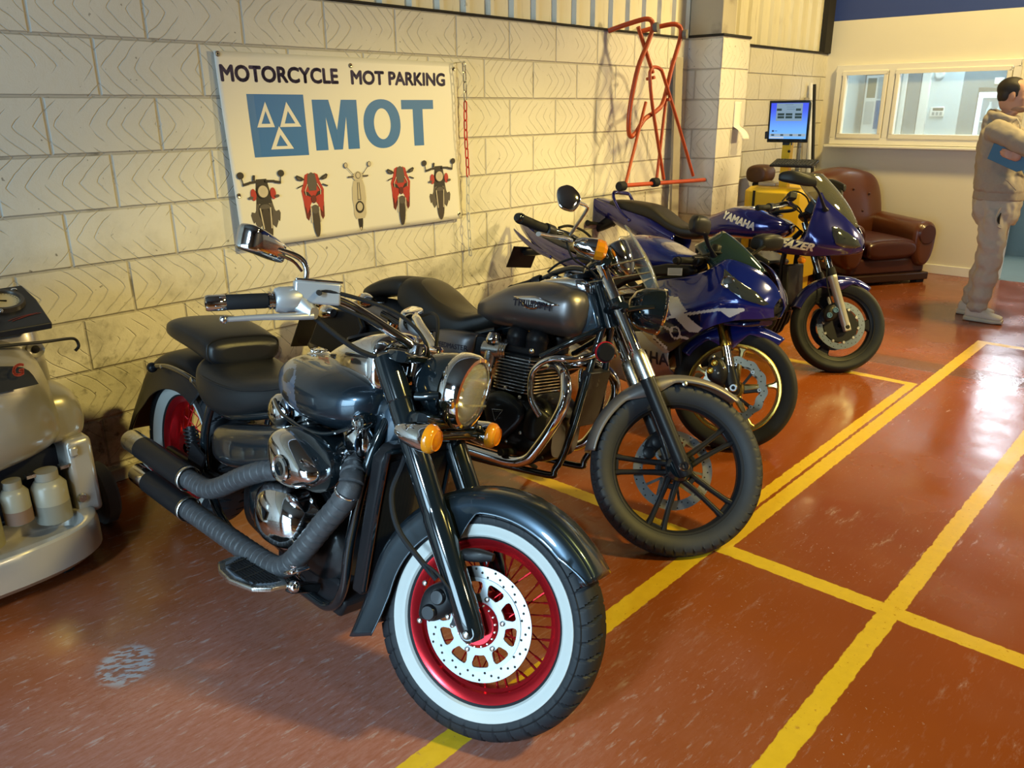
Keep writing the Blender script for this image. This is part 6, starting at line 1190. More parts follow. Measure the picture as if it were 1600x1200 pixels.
# fairing: half shell with painted graphics
ST = [(.93, [(.175, .765), (.185, .745), (.205, .70), (.225, .62), (.225, .53), (.215, .46)]),
      (1.02, [(.180, .785), (.19, .77), (.213, .72), (.240, .63), (.236, .53), (.222, .44)]),
      (1.12, [(.175, .81), (.186, .795), (.215, .74), (.250, .65), (.242, .54), (.220, .43)]),
      (1.22, [(.150, .855), (.170, .835), (.208, .77), (.250, .68), (.242, .58), (.222, .51)]),
      (1.30, [(.118, .92), (.150, .89), (.196, .81), (.236, .715), (.230, .64), (.216, .575)]),
      (1.38, [(.085, .915), (.125, .895), (.180, .825), (.210, .745), (.205, .69), (.190, .63)]),
      (1.46, [(.045, .885), (.085, .868), (.140, .81), (.168, .755), (.160, .71), (.140, .665)]),
      (1.52, [(.012, .838), (.045, .825), (.085, .785), (.108, .745), (.098, .715), (.08, .68)]),
      (1.555, [(.001, .785), (.018, .775), (.034, .755), (.042, .738), (.036, .718), (.026, .695)])]
white = [[(1.065, .705), (1.145, .715), (1.235, .66), (1.175, .635), (1.14, .625)], [(1.15, .63), (1.21, .655), (1.31, .595), (1.29, .57), (1.25, .565)], [(1.385, .695), (1.42, .668), (1.475, .71)]]
def pick(u, v, w):
    if any(inpoly(u, w, p) for p in white): return 1
    lw = .0065
    def near(a, b):
        t = max(0, min(1, ((u-a[0])*(b[0]-a[0])+(w-a[1])*(b[1]-a[1]))/((b[0]-a[0])**2+(b[1]-a[1])**2))); return hypot(u-a[0]-t*(b[0]-a[0]), w-a[1]-t*(b[1]-a[1])) < lw
    for a, b in (((1.09, .595), (1.24, .65)), ((1.24, .65), (1.385, .70)), ((1.385, .70), (1.47, .715)), ((1.09, .595), (1.055, .515)), ((1.03, .495), (1.12, .455)), ((1.055, .515), (1.03, .495)), ((1.10, .56), (1.15, .55)), ((1.20, .53), (1.24, .53))):
        if near(a, b): return 1
    if abs(hypot(u-1.172, w-.545)-.028) < .005: return 1
    if w < .60+(u-1.09)*.365 and u < 1.30 and u > 1.03+.0: return 2 if w > .48-(u-1.03)*.35 else 3
    if w < .50: return 3
    return 0
fa = shell(B, 'upper_fairing', ST, [M['blue'], M['wht'], M['navy'], M['silver']], 0, pick, 22, 16)
low = [(.62, [(.20, .40), (.205, .36), (.20, .30), (.16, .22)]), (.80, [(.218, .46), (.225, .40), (.215, .30), (.16, .20)]), (.95, [(.222, .50), (.228, .42), (.215, .31), (.15, .21)]), (1.06, [(.221, .47), (.225, .41), (.20, .33), (.12, .25)]), (1.13, [(.215, .43), (.212, .40), (.18, .345), (.09, .30)])]
lf = shell(B, 'lower_fairing', low, [M['silver']], 0, None, 6, 6)
rgt = [o for o in lf if sum(v.co.y for v in o.data.vertices) < 0][0]
surf_text(B, 'fairing_lettering', 'YAMAHA', M['print_'], rgt, .80, .345, 1, .06, .085, -1.0, .002, sx=.95)
rf_ = [o for o in fa if sum(v.co.y for v in o.data.vertices) < 0][0]
# headlights, nose vent, screen
for sd in (-1, 1):
    pr = [o for o in fa if sum(v.co.y for v in o.data.vertices)*sd > 0][0]; fn = place_on(B, pr, sd*1.0, .003)
    hp = [(1.335, .875), (1.36, .865), (1.42, .835), (1.49, .80), (1.535, .757), (1.525, .748), (1.47, .762), (1.41, .79), (1.36, .828)]
    q = dense(hp, 3); cx = sum(p[0] for p in hp)/9; cw = sum(p[1] for p in hp)/9
    rows = []
    for k, off in ((1.06, -.001), (1.0, .004), (.8, .006), (.5, .007), (.05, .008)):
        rows.append([(fn(cx+(x-cx)*k, cw+(y-cw)*k) or V((cx, sd*.1, cw)))+V((0, sd*off, 0)) for x, y in q])
    hl = B.P('headlight', G().grid(rows, False, True), mk('dark_headlamp', (.035, .04, .042), .08, coat=1), pr, auto=60)
    p1 = fn(1.385, .825); B.P('lamp_reflector', G().lathe([(0, .002), (.02, .003), (.026, .0), (.03, .002)], (p1 or V((1.385, sd*.18, .825)))+V((.0, sd*.006, 0)), (.5, sd*.8, .3), 24), M['reflector'], hl)
    tube_ = B.P('sidelight_strip', G().tube([(fn(u, w) or V((u, sd*.15, w)))+V((0, sd*.009, 0)) for u, w in ((1.362, .81), (1.385, .845), (1.40, .85))], .004, 6, 4), M['reflector'], hl)
B.P('air_intake', G().loft([(1.30, 0, .67, .12, .02, .02, 3), (1.42, 0, .665, .12, .018, .022, 3), (1.50, 0, .68, .07, .012, .015, 3), (1.535, 0, .69, .03, .008, .01, 3)], k=4, n=20), M['satin'])
B.P('chin_panel', G().loft([(1.36, 0, .625, .13, .02, .012, 3), (1.44, 0, .635, .10, .02, .012, 3), (1.50, 0, .655, .05, .015, .012, 3)], k=4, n=20), M['navy'])
g = G(); rows = []
for i in range(15):
    t = i/14; u = 1.455-.28*t; w = .888+.205*t-.05*t*t; hw = .07+.06*sin(pi*min(1, .18+t*.62)) if t < .75 else (.129-.075*((t-.75)/.25)**1.6)
    rows.append([V((u-.16*s*s*hw/.17-.01, hw*s, w-.085*s*s*(1-.35*t))) for s in [x/9-1 for x in range(19)]])
g.grid(rows); B.P('windscreen', g, M['smokeg'], solid=.003)
B.P('dashboard', G().box((1.20, 0, .93), (.06, .20, .08), rot('Y', 30)), M['plastic'], bev=.01); 
for sd in (-1, 1):
    mr = B.P('mirror', G().loft([(1.29, sd*.285, 1.055, .012, .012, .012, 2.6), (1.30, sd*.295, 1.058, .034, .036, .032, 3), (1.315, sd*.35, 1.066, .040, .046, .040, 3), (1.325, sd*.41, 1.070, .036, .042, .038, 3), (1.33, sd*.438, 1.07, .020, .022, .02, 2.6)], k=6, n=32, X=(1, .3*sd, 0)), M['plastic'], sub=1, T=(lambda v: V((v.x-.14, v.y, v.z-.065))) if sd > 0 else None)
    B.P('mirror_stalk', G().tube([(1.30, sd*.30, 1.04), (1.275, sd*.24, .99), (1.26, sd*.18, .95), (1.25, sd*.15, .93)], [.013, .010, .011, .018], 12, 5, flat=.7), M['plastic'], mr, T=(lambda v: V((v.x-.10, v.y, v.z-.055))) if sd > 0 else None)
# tank, spars, seat, tail
tk = [(.50, 0, .84, .05, .015, .04, 2.4), (.54, 0, .85, .09, .05, .06, 2.6), (.62, 0, .86, .125, .095, .07, 2.8), (.72, 0, .865, .145, .10, .07, 2.8), (.82, 0, .865, .150, .085, .065, 2.8), (.92, 0, .86, .140, .062, .055, 2.8), (1.0, 0, .86, .12, .045, .045, 2.6), (1.045, 0, .86, .08, .025, .03, 2.4)]
B.P('fuel_tank', G().loft(tk, k=8, n=48), M['blue'], sub=1)
for v in (-1, 1):
    sp = B.P('frame_spar', G().prism([(.55, .60), (.75, .72), (.95, .785), (1.14, .815), (1.17, .845), (1.14, .87), (1.0, .855), (.8, .80), (.6, .72), (.5, .66)], lambda x, y, d: V((x, v*(.155+.02*sin(pi*(x-.5)/.67)+d), y)), -.02, .02), M['satin'], bev=.012, seg=3)
    B.P('swingarm', G().bar((.42, v*.12, .38), (0, v*.125, .315), .06, .03, (0, 1, 0)), M['alu'], bev=.01)
    B.P('rear_footpeg', G().cyl((.35, v*.14, .42), (.36, v*.22, .42), .011), M['satin'])
lb = B.P('warning_label', G().box((1.075, -.2, .826), (.095, .003, .036), rot('Y', -8) @ rot('Z', -3)), M['cream'], [o for o in B.root.children if o.name.startswith('frame_spar')][0])
g = G()
for i in range(4): g.box((1.075+.001*i, -.2022, .838-.007*i), (.078, .001, .0022), rot('Y', -8) @ rot('Z', -3))
B.P('label_print', g, mk('label_grey', (.35, .33, .3), .6), lb)
B.P('rider_seat', G().loft([(.22, 0, .81, .06, .02, .03, 3), (.26, 0, .80, .12, .035, .05, 3), (.36, 0, .79, .15, .035, .05, 3), (.46, 0, .80, .13, .03, .05, 3), (.53, 0, .82, .08, .025, .03, 2.6)], k=5, n=28), M['blackseat'], sub=1)
B.P('pillion_seat', G().loft([(-.24, 0, .895, .03, .015, .02, 2.6), (-.2, 0, .89, .075, .03, .03, 3), (-.06, 0, .865, .10, .035, .03, 3), (.10, 0, .84, .115, .035, .03, 3), (.17, 0, .828, .09, .02, .03, 3)], k=5, n=28), mk('worn_seat', (.07, .058, .042), .5), sub=1)
def tp(u, v, w): return 0
TS = [(.36, [(.12, .775), (.135, .755), (.13, .72), (.10, .69)]), (.18, [(.118, .812), (.138, .785), (.132, .735), (.09, .70)]), (.0, [(.108, .842), (.125, .815), (.118, .765), (.07, .735)]), (-.18, [(.09, .872), (.104, .85), (.092, .805), (.05, .78)]), (-.34, [(.055, .915), (.066, .895), (.056, .865), (.03, .845)]), (-.45, [(.012, .945), (.018, .935), (.014, .915), (.008, .905)])]
shell(B, 'tail_fairing', TS, [M['fblue']], 0, None, 6, 5)
shell(B, 'tail_fin', [(.05, [(.122, .77), (.128, .755), (.122, .74)]), (-.12, [(.116, .80), (.124, .785), (.115, .765)]), (-.28, [(.105, .845), (.112, .83), (.103, .812)]), (-.38, [(.095, .875), (.097, .868), (.093, .86)])], [M['fblue']], 0, None, 6, 4)
B.P('tail_lamp', G().ell((-.43, 0, .925), (.03, .03, .012)), M['redl'])
hg = B.P('plate_hanger', G().tube([(-.15, 0, .77), (-.28, 0, .74), (-.36, 0, .73)], .022, 10, 4), M['satin'])
B.P('number_plate', G().box((-.38, 0, .695), (.006, .20, .15), rot('Y', 22)), M['satin'], hg)
# engine, exhaust, bars
en = B.P('engine', G().loft([(.55, 0, .42, .10, .12, .12, 4), (.62, 0, .44, .17, .2, .2, 4), (.90, 0, .48, .175, .2, .22, 4), (1.02, 0, .48, .15, .16, .18, 4), (1.06, 0, .48, .1, .1, .1, 4)], k=3, n=24), M['black'])
B.P('radiator', G().box((1.12, 0, .50), (.04, .34, .30), rot('Y', -20)), M['satin'], bev=.01); B.P('silencer', G().tube([(.70, -.12, .20), (.5, -.16, .24), (.30, -.20, .30)], [.04, .055, .04], 20, 4), M['brushed'])
B.P('side_stand', G().tube([(.62, .14, .28), (.64, .33, B.ground(.64, .33)+.012)], .011, 10, 1), M['satin'])
for sd in (-1, 1):
    B.P('clip_on', G().tube([(1.09, sd*.11, .865), (1.06, sd*.18, .850), (1.02, sd*.25, .825)], .011, 12, 4), M['satin'], None, True)
    e = V((.985, -sd*-.325 if sd > 0 else -.325, .800)); e = V((.985, sd*.325, .800)); d_ = (e-V((1.06, sd*.19, .845))).normalized()
    gr = B.P('grip', G().lathe([(.015, -.13), (.0195, -.128), (.0165, -.11), (.0165, -.012), (.0195, -.006), (.0195, .0), (.014, .002)], e, d_, 22), M['rubber'], None, True)
    B.P('bar_end', G().lathe([(.012, .002), (.0165, .004), (.0165, .022), (.012, .026), (0, .026)], e, d_, 22), M['satin'], gr, True)
    B.P('switch_housing', G().lathe([(.018, -.135), (.025, -.138), (.026, -.175), (.02, -.185)], e, d_, 20), M['plastic'], None, True)
    B.P('brake_lever' if sd < 0 else 'clutch_lever', G().tube([(1.105, sd*.18, .862), (1.10, sd*.22, .86), (1.075, sd*.29, .842), (1.05, sd*.345, .825)], [.011, .009, .008, .009], 10, 5, flat=.7), M['satin'], None, True)
    B.P('reservoir', G().lathe([(0, 0), (.024, 0), (.026, .004), (.026, .04), (.022, .046), (0, .046)], (1.13, sd*.16, .895), (0, 0, 1), 20), M['plastic'] if sd < 0 else M['satin'], None, True)
    B.P('reservoir_bracket', G().bar((1.12, sd*.15, .895), (1.08, sd*.15, .86), .012, .006), M['gold'], None, True)
    cable(B, [(1.08, sd*.22, .865), (1.14, sd*.20, .90), (1.19, sd*.12, .90), (1.2, sd*.05, .84)], .005, True)
    cable(B, [(1.10, sd*.17, .88), (1.17, sd*.15, .93), (1.2, sd*.08, .95), (1.18, sd*.03, .88)], .005, True)
B.P('yoke_stem_nut', G().cyl((1.085, 0, .91), (1.075, 0, .935), .016, n=6), M['gold'], None, True)
# ---------------------------------------------------------------- violet-blue half-faired bike at the far end of the row
B = Bike('tourer_motorcycle', 'violet-blue half-faired motorcycle with clear screen, farthest of the row near the armchair', 4.8404, -.3861, -1.4717, .1294, .6269, .00634, 1.415, .312, .293, rad(24), .088)
FC = (1.415, .293); RC = (0, .312)
def three_spokes(B, wh, C3, hub, win, f=True, m=None):
    for i in range(3):
        a = rad(10+120*i); d = V((cos(a), 0, sin(a))); t = V((-sin(a), 0, cos(a))); c = V(C3); rows = []
        for s, w, th in ((0, .04, .02), (.3, .030, .017), (.65, .028, .015), (.85, .034, .016), (1, .055, .02)):
            o = c+d*(hub*.8+(win+.010-hub*.8)*s); rows.append([o+t*w*x+V((0, th*y, 0)) for x, y in ((1, .5), (.8, 1), (-.8, 1), (-1, .5), (-1, -.5), (-.8, -1), (.8, -1), (1, -.5))])
        B.P('spoke', G().grid(rows, False, True, True), m or M['satin'], wh, f, bev=.004)
wf = cast_wheel(B, FC, .293, .222, .193, .04, .055, .055, M['satin'], True, 'front_wheel', three_spokes, None, 120, tm=M['tyre'])
wr_ = cast_wheel(B, RC, .312, .222, .193, .065, .08, .055, M['satin'], False, 'rear_wheel', lambda *a: three_spokes(*a, f=False), None, 96)
bs = mk('blue_steel_disc', (.19, .23, .30), .34, 1)
for v in (-.062, .062):
    d = B.P('brake_disc', G().lathe([(.112, v-.0025), (.149, v-.0025), (.149, v+.0025), (.112, v+.0025)], (FC[0], 0, FC[1]), (0, 1, 0), 72, closed=True), bs, wf, True, auto=30)
    B.P('disc_carrier', G().lathe([(.04, v-.002), (.105, v-.002), (.105, v+.002), (.04, v+.002)], (FC[0], 0, FC[1]), (0, 1, 0), 48, closed=True), M['satin'], d, True)
    for i in range(10): t = 2*pi*i/10; B.P('disc_bobbin', G().lathe([(0, .007), (.008, .007), (.011, .003), (.011, -.004)], (FC[0]+.108*cos(t), v, FC[1]+.108*sin(t)), (0, 1 if v > 0 else -1, 0), 12), M['brushed'], d, True)
    g = G()
    for i in range(36): t = 2*pi*i/36; r = .121+.009*(i % 3); p = V((FC[0]+r*cos(t), v, FC[1]+r*sin(t))); g.cyl(p-V((0, .0029, 0)), p+V((0, .0029, 0)), .0032, n=7)
    B.P('drill_holes', g, M['dark'], d, True, kind='stuff')
for v in (-.102, .102):
    o = V((1.415, v, .293)); sd = 1 if v > 0 else -1; a2 = V((-sin(rad(26)), 0, cos(rad(26))))
    ft = B.P('fork_tube', G().lathe([(.0205, .28), (.0205, .72)], V((1.435, v, .285)), ax, 28), M['chrome'], None, True)
    B.P('fork_slider', G().lathe([(.022, .0), (.026, .02), (.0265, .30), (.029, .305), (.029, .335), (.024, .345)], V((1.435, v, .285)), ax, 28), mk('fork_silver', (.42, .41, .39), .4, .5), ft, True)
    B.P('fork_foot', G().box((1.437, v, .283), (.042, .04, .052), rot('Y', -24)), bpy.data.materials['fork_silver'], ft, True, bev=.006); B.P('axle_bolt', G().lathe([(0, .004), (.010, .004), (.014, .0)], (1.438, v+sd*.02, .283), (0, sd, 0), 14), M['satin'], ft, True)
    B.P('fork_boot', G().lathe([(.03, .33), (.031, .34), (.029, .375), (.024, .38)], V((1.435, v, .285)), ax, 24), M['rubber'], ft, True)
    cal = B.P('brake_caliper', G().loft([(1.285, v*.92, .345, .02, .02, .02, 3), (1.30, v*.92, .345, .04, .05, .05, 3.4), (1.34, v*.92, .355, .04, .055, .05, 3.4), (1.365, v*.92, .36, .025, .03, .03, 3)], k=4, n=18), M['satin'], None, True)
    for (u, w) in ((1.345, .372), (1.312, .335)): B.P('caliper_piston', G().lathe([(0, .004), (.008, .004), (.011, .008), (.017, .008), (.018, 0)], (u, v*.92+sd*.04, w), (0, sd, 0), 18), mk('blue_anodise', (.10, .20, .36), .3, .8), cal, True)
    cable(B, [(1.26, v*1.1, .66), (1.265, v*1.2, .56), (1.30, v*1.15, .46), (1.33, v*1.1, .41)], .004, True, name='brake_hose')
B.P('axle', G().cyl((1.437, -.11, .283), (1.437, .11, .283), .011), M['satin'], wf, True)
def fp(t):
    sk = .03+.055*max(0, sin(pi*min(1, max(0, (t-.22)/.40)))); P = [(0, 0), (.02, .002), (.038, .008), (.052, .018), (.060, .03), (.064, .02+sk)]
    k = min(1, .45+t*3); return [(-v*k, d_) for v, d_ in P[::-1]]+[(v*k, d_) for v, d_ in P[1:]]
B.P('front_mudguard', G().grid(arc_fender(FC, 58, 166, lambda t: .318+.006*(1-t), fp, 44)), M['fblue'], None, True, solid=.003, auto=50)
ST = [(.98, [(.165, .765), (.175, .76), (.185, .745), (.18, .73), (.17, .72)]),
      (1.08, [(.185, .805), (.20, .795), (.215, .77), (.21, .74), (.19, .715)]),
      (1.18, [(.195, .835), (.212, .82), (.228, .785), (.222, .75), (.20, .715)]),
      (1.215, [(.135, 1.09), (.165, 1.03), (.225, .90), (.228, .79), (.20, .715)]),
      (1.26, [(.125, 1.06), (.16, 1.01), (.215, .89), (.225, .79), (.19, .718)]),
      (1.32, [(.105, 1.01), (.145, .965), (.195, .875), (.205, .79), (.165, .725)]),
      (1.39, [(.08, .955), (.115, .925), (.155, .86), (.165, .79), (.125, .738)]),
      (1.44, [(.045, .905), (.08, .885), (.112, .845), (.118, .79), (.085, .748)]),
      (1.475, [(.012, .86), (.035, .85), (.06, .825), (.065, .79), (.04, .762)]),
      (1.492, [(.001, .82), (.012, .815), (.025, .80), (.026, .788), (.01, .775)])]
def pk(u, v, w): return 0
fa = shell(B, 'half_fairing', ST, [M['fblue']], 0, None, 10, 8)
rgt = [o for o in fa if sum(v.co.y for v in o.data.vertices) < 0][0]
surf_text(B, 'fairing_lettering', 'FAZER', M['wht'], rgt, 1.045, .762, 1, -.055, .062, -1.0, .003, shear=.45, sx=1.15, off=.003)
for sd in (-1, 1):
    pr = [o for o in fa if sum(v.co.y for v in o.data.vertices)*sd > 0][0]; fn = place_on(B, pr, sd*1.0, .003)
    hp = [(1.335, .90), (1.37, .895), (1.42, .87), (1.465, .835), (1.482, .80), (1.46, .788), (1.41, .788), (1.375, .80), (1.35, .85)]; q = dense(hp, 3); cx, cw = 1.41, .84; rows = []
    for k, off in ((1.05, -.001), (1.0, .003), (.8, .006), (.5, .009), (.05, .010)): rows.append([(fn(cx+(x-cx)*k, cw+(y-cw)*k) or V((cx, sd*.08, cw)))+V((0, sd*off, 0)) for x, y in q])
    hl = B.P('headlight', G().grid(rows, False, True), mk('grey_headlamp', (.035, .04, .04), .08, coat=1), pr, auto=60)
    rf2 = [(1.345, .885), (1.375, .88), (1.38, .83), (1.372, .806)]; g = G()
    pts = [fn(*p) for p in rf2]
    if all(pts): g.add([p+V((0, sd*.010, 0)) for p in pts], [(0, 1, 2, 3)]); B.P('lamp_reflector', g, M['reflector'], hl)
    mr = B.P('mirror', G().loft([(1.05, sd*.42, 1.165, .008, .016, .016, 2.6), (1.07, sd*.405, 1.168, .022, .030, .028, 3), (1.13, sd*.38, 1.165, .030, .042, .034, 3), (1.20, sd*.34, 1.155, .028, .034, .032, 3), (1.245, sd*.31, 1.148, .016, .022, .02, 2.6)], k=6, n=30, X=(.3, sd*1, 0)), M['plastic'], sub=1)
    B.P('mirror_stalk', G().tube([(1.215, sd*.32, 1.145), (1.245, sd*.26, 1.10), (1.27, sd*.19, 1.02), (1.275, sd*.165, 1.0)], [.012, .009, .012, .024], 12, 5, flat=.7), M['plastic'], mr)
    B.P('turn_signal', G().lathe([(0, .035), (.014, .03), (.02, .01), (.021, -.02)], (1.205, sd*.235, .69), (.5, sd*.7, 0), 20), M['amber']); B.P('signal_stalk', G().cyl((1.17, sd*.16, .70), (1.195, sd*.215, .69), .012), M['rubber'])
g = G(); rows = []
for i in range(15):
    t = i/14; u = 1.445-.265*t+.03*sin(pi*t); w = .912+.305*t; hw = .055+.10*sin(pi*min(.5, .12+t*.55)) if t < .72 else .155-.06*((t-.72)/.28)**2
    rows.append([V((u-.17*s*s*hw/.16, hw*s, w-.05*s*s*(1-t))) for s in [x/8-1 for x in range(17)]])
g.grid(rows); B.P('windscreen', g, mk('tourer_screen', (.10, .10, .08), .04, alpha=.62, coat=1), solid=.004)
B.P('instruments', G().box((1.17, 0, 1.01), (.06, .20, .09), rot('Y', 25)), M['plastic'], bev=.012)
# tank with maker's name
tk = [(.42, 0, .82, .06, .02, .04, 2.6), (.46, 0, .83, .10, .05, .06, 2.8), (.56, 0, .85, .135, .085, .08, 2.8), (.68, 0, .87, .16, .115, .09, 2.8), (.80, 0, .87, .168, .112, .09, 2.8), (.92, 0, .87, .155, .075, .08, 2.8), (1.0, 0, .87, .12, .052, .06, 2.6), (1.04, 0, .87, .07, .03, .03, 2.4)]
tank = B.P('fuel_tank', G().loft(tk, k=9, n=56), M['fblue'], auto=60)
surf_text(B, 'tank_lettering', 'YAMAHA', M['wht'], tank, .625, .905, 1, -.28, .062, -1.0, .0035, sx=.92, off=.003)
B.P('filler_cap', G().lathe([(0, .01), (.025, .01), (.034, .004), (.036, 0)], (.76, 0, .981), (-.05, 0, 1), 24), M['brushed'], tank)
B.P('rider_seat', G().loft([(-.27, 0, .93, .06, .02, .03, 3), (-.24, 0, .935, .11, .035, .05, 3), (-.10, 0, .93, .13, .045, .06, 3), (.06, 0, .91, .14, .05, .07, 3), (.14, 0, .885, .145, .04, .07, 3), (.24, 0, .83, .145, .035, .06, 3), (.34, 0, .80, .135, .03, .06, 3), (.44, 0, .80, .11, .03, .05, 3), (.47, 0, .80, .06, .02, .03, 3)], k=7, n=40), M['blackseat'], sub=1)
TS = [(.30, [(.125, .77), (.145, .745), (.14, .70), (.11, .66)]), (.10, [(.13, .855), (.148, .82), (.14, .75), (.10, .70)]), (-.10, [(.125, .90), (.142, .87), (.13, .80), (.08, .755)]), (-.28, [(.11, .945), (.122, .925), (.108, .87), (.06, .83)]), (-.42, [(.07, .975), (.085, .965), (.075, .92), (.04, .885)]), (-.465, [(.03, .975), (.05, .965), (.045, .93), (.02, .90)])]
shell(B, 'tail_fairing', TS, [M['fblue']], 0, None, 6, 5)
B.P('tail_cowl', G().loft([(-.26, 0, .94, .09, .025, .03, 3), (-.36, 0, .955, .08, .022, .03, 3), (-.45, 0, .96, .05, .015, .03, 3)], k=4, n=20), M['fblue']); B.P('tail_lamp', G().ell((-.462, 0, .92), (.02, .06, .032)), M['redl'])
B.P('grab_rail', G().tube([(-.05, -.135, .83), (-.12, -.148, .88), (-.19, -.14, .96), (-.215, -.125, 1.005), (-.22, -.09, 1.02), (-.225, 0, 1.022), (-.22, .09, 1.02), (-.215, .125, 1.005), (-.19, .14, .96), (-.12, .148, .88), (-.05, .135, .83)], .015, 12, 5, flat=.7), M['fblue'])
for v in (-1, 1): B.P('rail_bolt', G().ell((-.06, v*.152, .835), (.014, .008, .014), nu=12, nv=8), M['fblue'])
hg = B.P('plate_hanger', G().tube([(-.25, 0, .84), (-.36, 0, .77), (-.42, 0, .74)], [.05, .035, .02], 12, 4), M['satin']); B.P('number_plate', G().box((-.45, 0, .67), (.006, .2, .16), rot('Y', 18)), M['satin'], hg)
for v in (-1, 1): B.P('rear_signal', G().tube([(-.33, v*.05, .79), (-.36, v*.14, .79), (-.37, v*.19, .79)], [.01, .012, .022], 10, 3), M['rubber'], hg)
# frame and engine
for v in (-1, 1):
    fr = B.P('frame_rail', G().tube([(1.12, v*.06, .86), (1.06, v*.13, .72), (1.06, v*.14, .40), (1.0, v*.14, .22), (.5, v*.14, .20), (.4, v*.14, .40), (.36, v*.13, .68)], .0165, 12, 6), M['satin']); B.P('swingarm', G().bar((.42, v*.12, .36), (0, v*.125, .312), .055, .03, (0, 1, 0)), M['satin'], bev=.008)
en = B.P('engine', G().loft([(.48, 0, .36, .1, .1, .1, 4), (.54, 0, .37, .18, .15, .15, 4), (.80, 0, .38, .19, .14, .16, 4), (.95, 0, .36, .17, .1, .13, 4), (.99, 0, .35, .1, .06, .08, 4)], k=3, n=24), M['black'])
B.P('cylinder_block', G().box((.86, 0, .58), (.19, .40, .26), rot('Y', 25)), M['black'], en, bev=.015); B.P('side_cover', G().lathe([(0, .03), (.07, .028), (.09, .012), (.092, 0)], (.84, -.185, .37), (0, -1, 0), 28), M['black'], en)
B.P('radiator', G().box((1.10, 0, .50), (.04, .32, .30), rot('Y', -6)), M['satin'], bev=.01)
for v in (-.12, -.04, .04, .12): B.P('exhaust_pipe', G().tube([(.97, v, .60), (1.04, v, .56), (1.07, v, .45), (1.04, v, .25), (.98, v*.9, .18), (.7, v*.6, .16)], .018, 12, 6), M['satin'])
B.P('silencer', G().tube([(.65, -.06, .16), (.35, -.14, .22), (.2, -.17, .28), (-.25, -.19, .40)], [.03, .04, .05, .045], 20, 5), M['brushed'])
B.P('side_stand', G().tube([(.60, .14, .24), (.62, .32, B.ground(.62, .32)+.012)], .011, 10, 1), M['satin']); B.P('frame_label', G().box((1.075, -.175, .803), (.07, .004, .02), rot('Y', -10)), M['cream'])
HB = [(.73, -.345, .87), (.80, -.27, .90), (.88, -.20, .945), (.95, -.13, .985), (1.02, -.06, .99), (1.04, 0, .99)]
B.P('handlebar', G().tube(HB+mirror(HB[-2::-1]), .012, 14, 5), M['satin'], None, True)
for u_, w_ in ((1.205, .865), (1.13, .965)): B.P('fork_yoke', G().loft([(u_+.02, -.13, w_, .02, .014, .014, 3), (u_+.012, -.10, w_, .034, .016, .016, 3), (u_-.02, 0, w_-.01, .04, .016, .016, 3), (u_+.012, .10, w_, .034, .016, .016, 3), (u_+.02, .13, w_, .02, .014, .014, 3)], k=4, n=16, X=(1, 0, 0)), M['satin'], None, True)
for sd in (-1, 1):
    e = V((.73, sd*.345, .87)); d_ = (e-V((.80, sd*.27, .90))).normalized()
    B.P('grip', G().lathe([(.015, -.12), (.019, -.118), (.0165, -.1), (.0165, -.01), (.019, -.002), (.015, .012), (0, .014)], e, d_, 20), M['rubber'], None, True); B.P('switch_housing', G().lathe([(.018, -.125), (.026, -.128), (.026, -.17), (.02, -.178)], e, d_, 18), M['plastic'], None, True)
    B.P('brake_lever' if sd < 0 else 'clutch_lever', G().tube([(.93, sd*.20, .95), (.89, sd*.25, .925), (.82, sd*.31, .89)], [.011, .009, .008], 10, 4, flat=.7), M['alu'], None, True); B.P('reservoir', G().box((.96, sd*.18, 1.015), (.05, .07, .045)), M['plastic'], None, True, bev=.008)
    cable(B, [(.90, sd*.21, .97), (.97, sd*.17, 1.05), (1.08, sd*.10, 1.04), (1.14, sd*.05, .92)], .005, True); cable(B, [(.92, sd*.20, .95), (1.0, sd*.16, .95), (1.10, sd*.09, .90), (1.15, sd*.05, .80)], .005, True)
    B.P('clutch_bracket', G().bar((.95, sd*.17, .99), (1.0, sd*.12, .97), .02, .012), M['alu'], None, True)
# ---------------------------------------------------------------- man standing by the office doorway
def fuse(name, g, m, parent, vox, smooth=4, fold=0, fs=.06):
    o = obj(name, g, m, parent, auto=180)
    r = o.modifiers.new('r', 'REMESH'); r.mode = 'VOXEL'; r.voxel_size = vox; r.use_smooth_shade = True
    s = o.modifiers.new('s', 'SMOOTH'); s.factor = .5; s.iterations = smooth
    if fold:
        t = bpy.data.textures.new(name+'_folds', 'CLOUDS'); t.noise_scale = fs; t.noise_depth = 1
        d = o.modifiers.new('d', 'DISPLACE'); d.texture = t; d.strength = fold; d.mid_level = .5; d.texture_coords = 'GLOBAL'
    return o
def rings(g, rows, x0, n=32, e=2.3, k=4): return g.loft([(x0, y, z, a, b, b, e) for z, y, a, b in rows], k=k, n=n, X=(1, 0, 0), Y=(0, 1, 0))
mx = 7.04
g = G()
rings(g, [(1.44, -2.075, .075, .07), (1.50, -2.09, .058, .058), (1.54, -2.10, .057, .062), (1.556, -2.135, .046, .078), (1.575, -2.130, .058, .092), (1.615, -2.122, .068, .098), (1.66, -2.117, .075, .098), (1.70, -2.112, .078, .096), (1.735, -2.105, .073, .088), (1.765, -2.10, .052, .062), (1.778, -2.10, .02, .025)], mx, 40)
g.ell((mx, -2.222, 1.642), (.013, .020, .018)); g.ell((mx, -2.214, 1.668), (.009, .012, .026)); g.ell((mx, -2.212, 1.602), (.022, .012, .008)); g.ell((mx, -2.212, 1.592), (.019, .011, .007)); g.ell((mx, -2.205, 1.562), (.022, .018, .016))
for s in (-1, 1):
    g.ell((mx+s*.078, -2.122, 1.655), (.010, .020, .033), rot('Z', s*20)); g.ell((mx+s*.030, -2.203, 1.695), (.022, .012, .007)); g.ell((mx+s*.045, -2.17, 1.64), (.02, .03, .022))
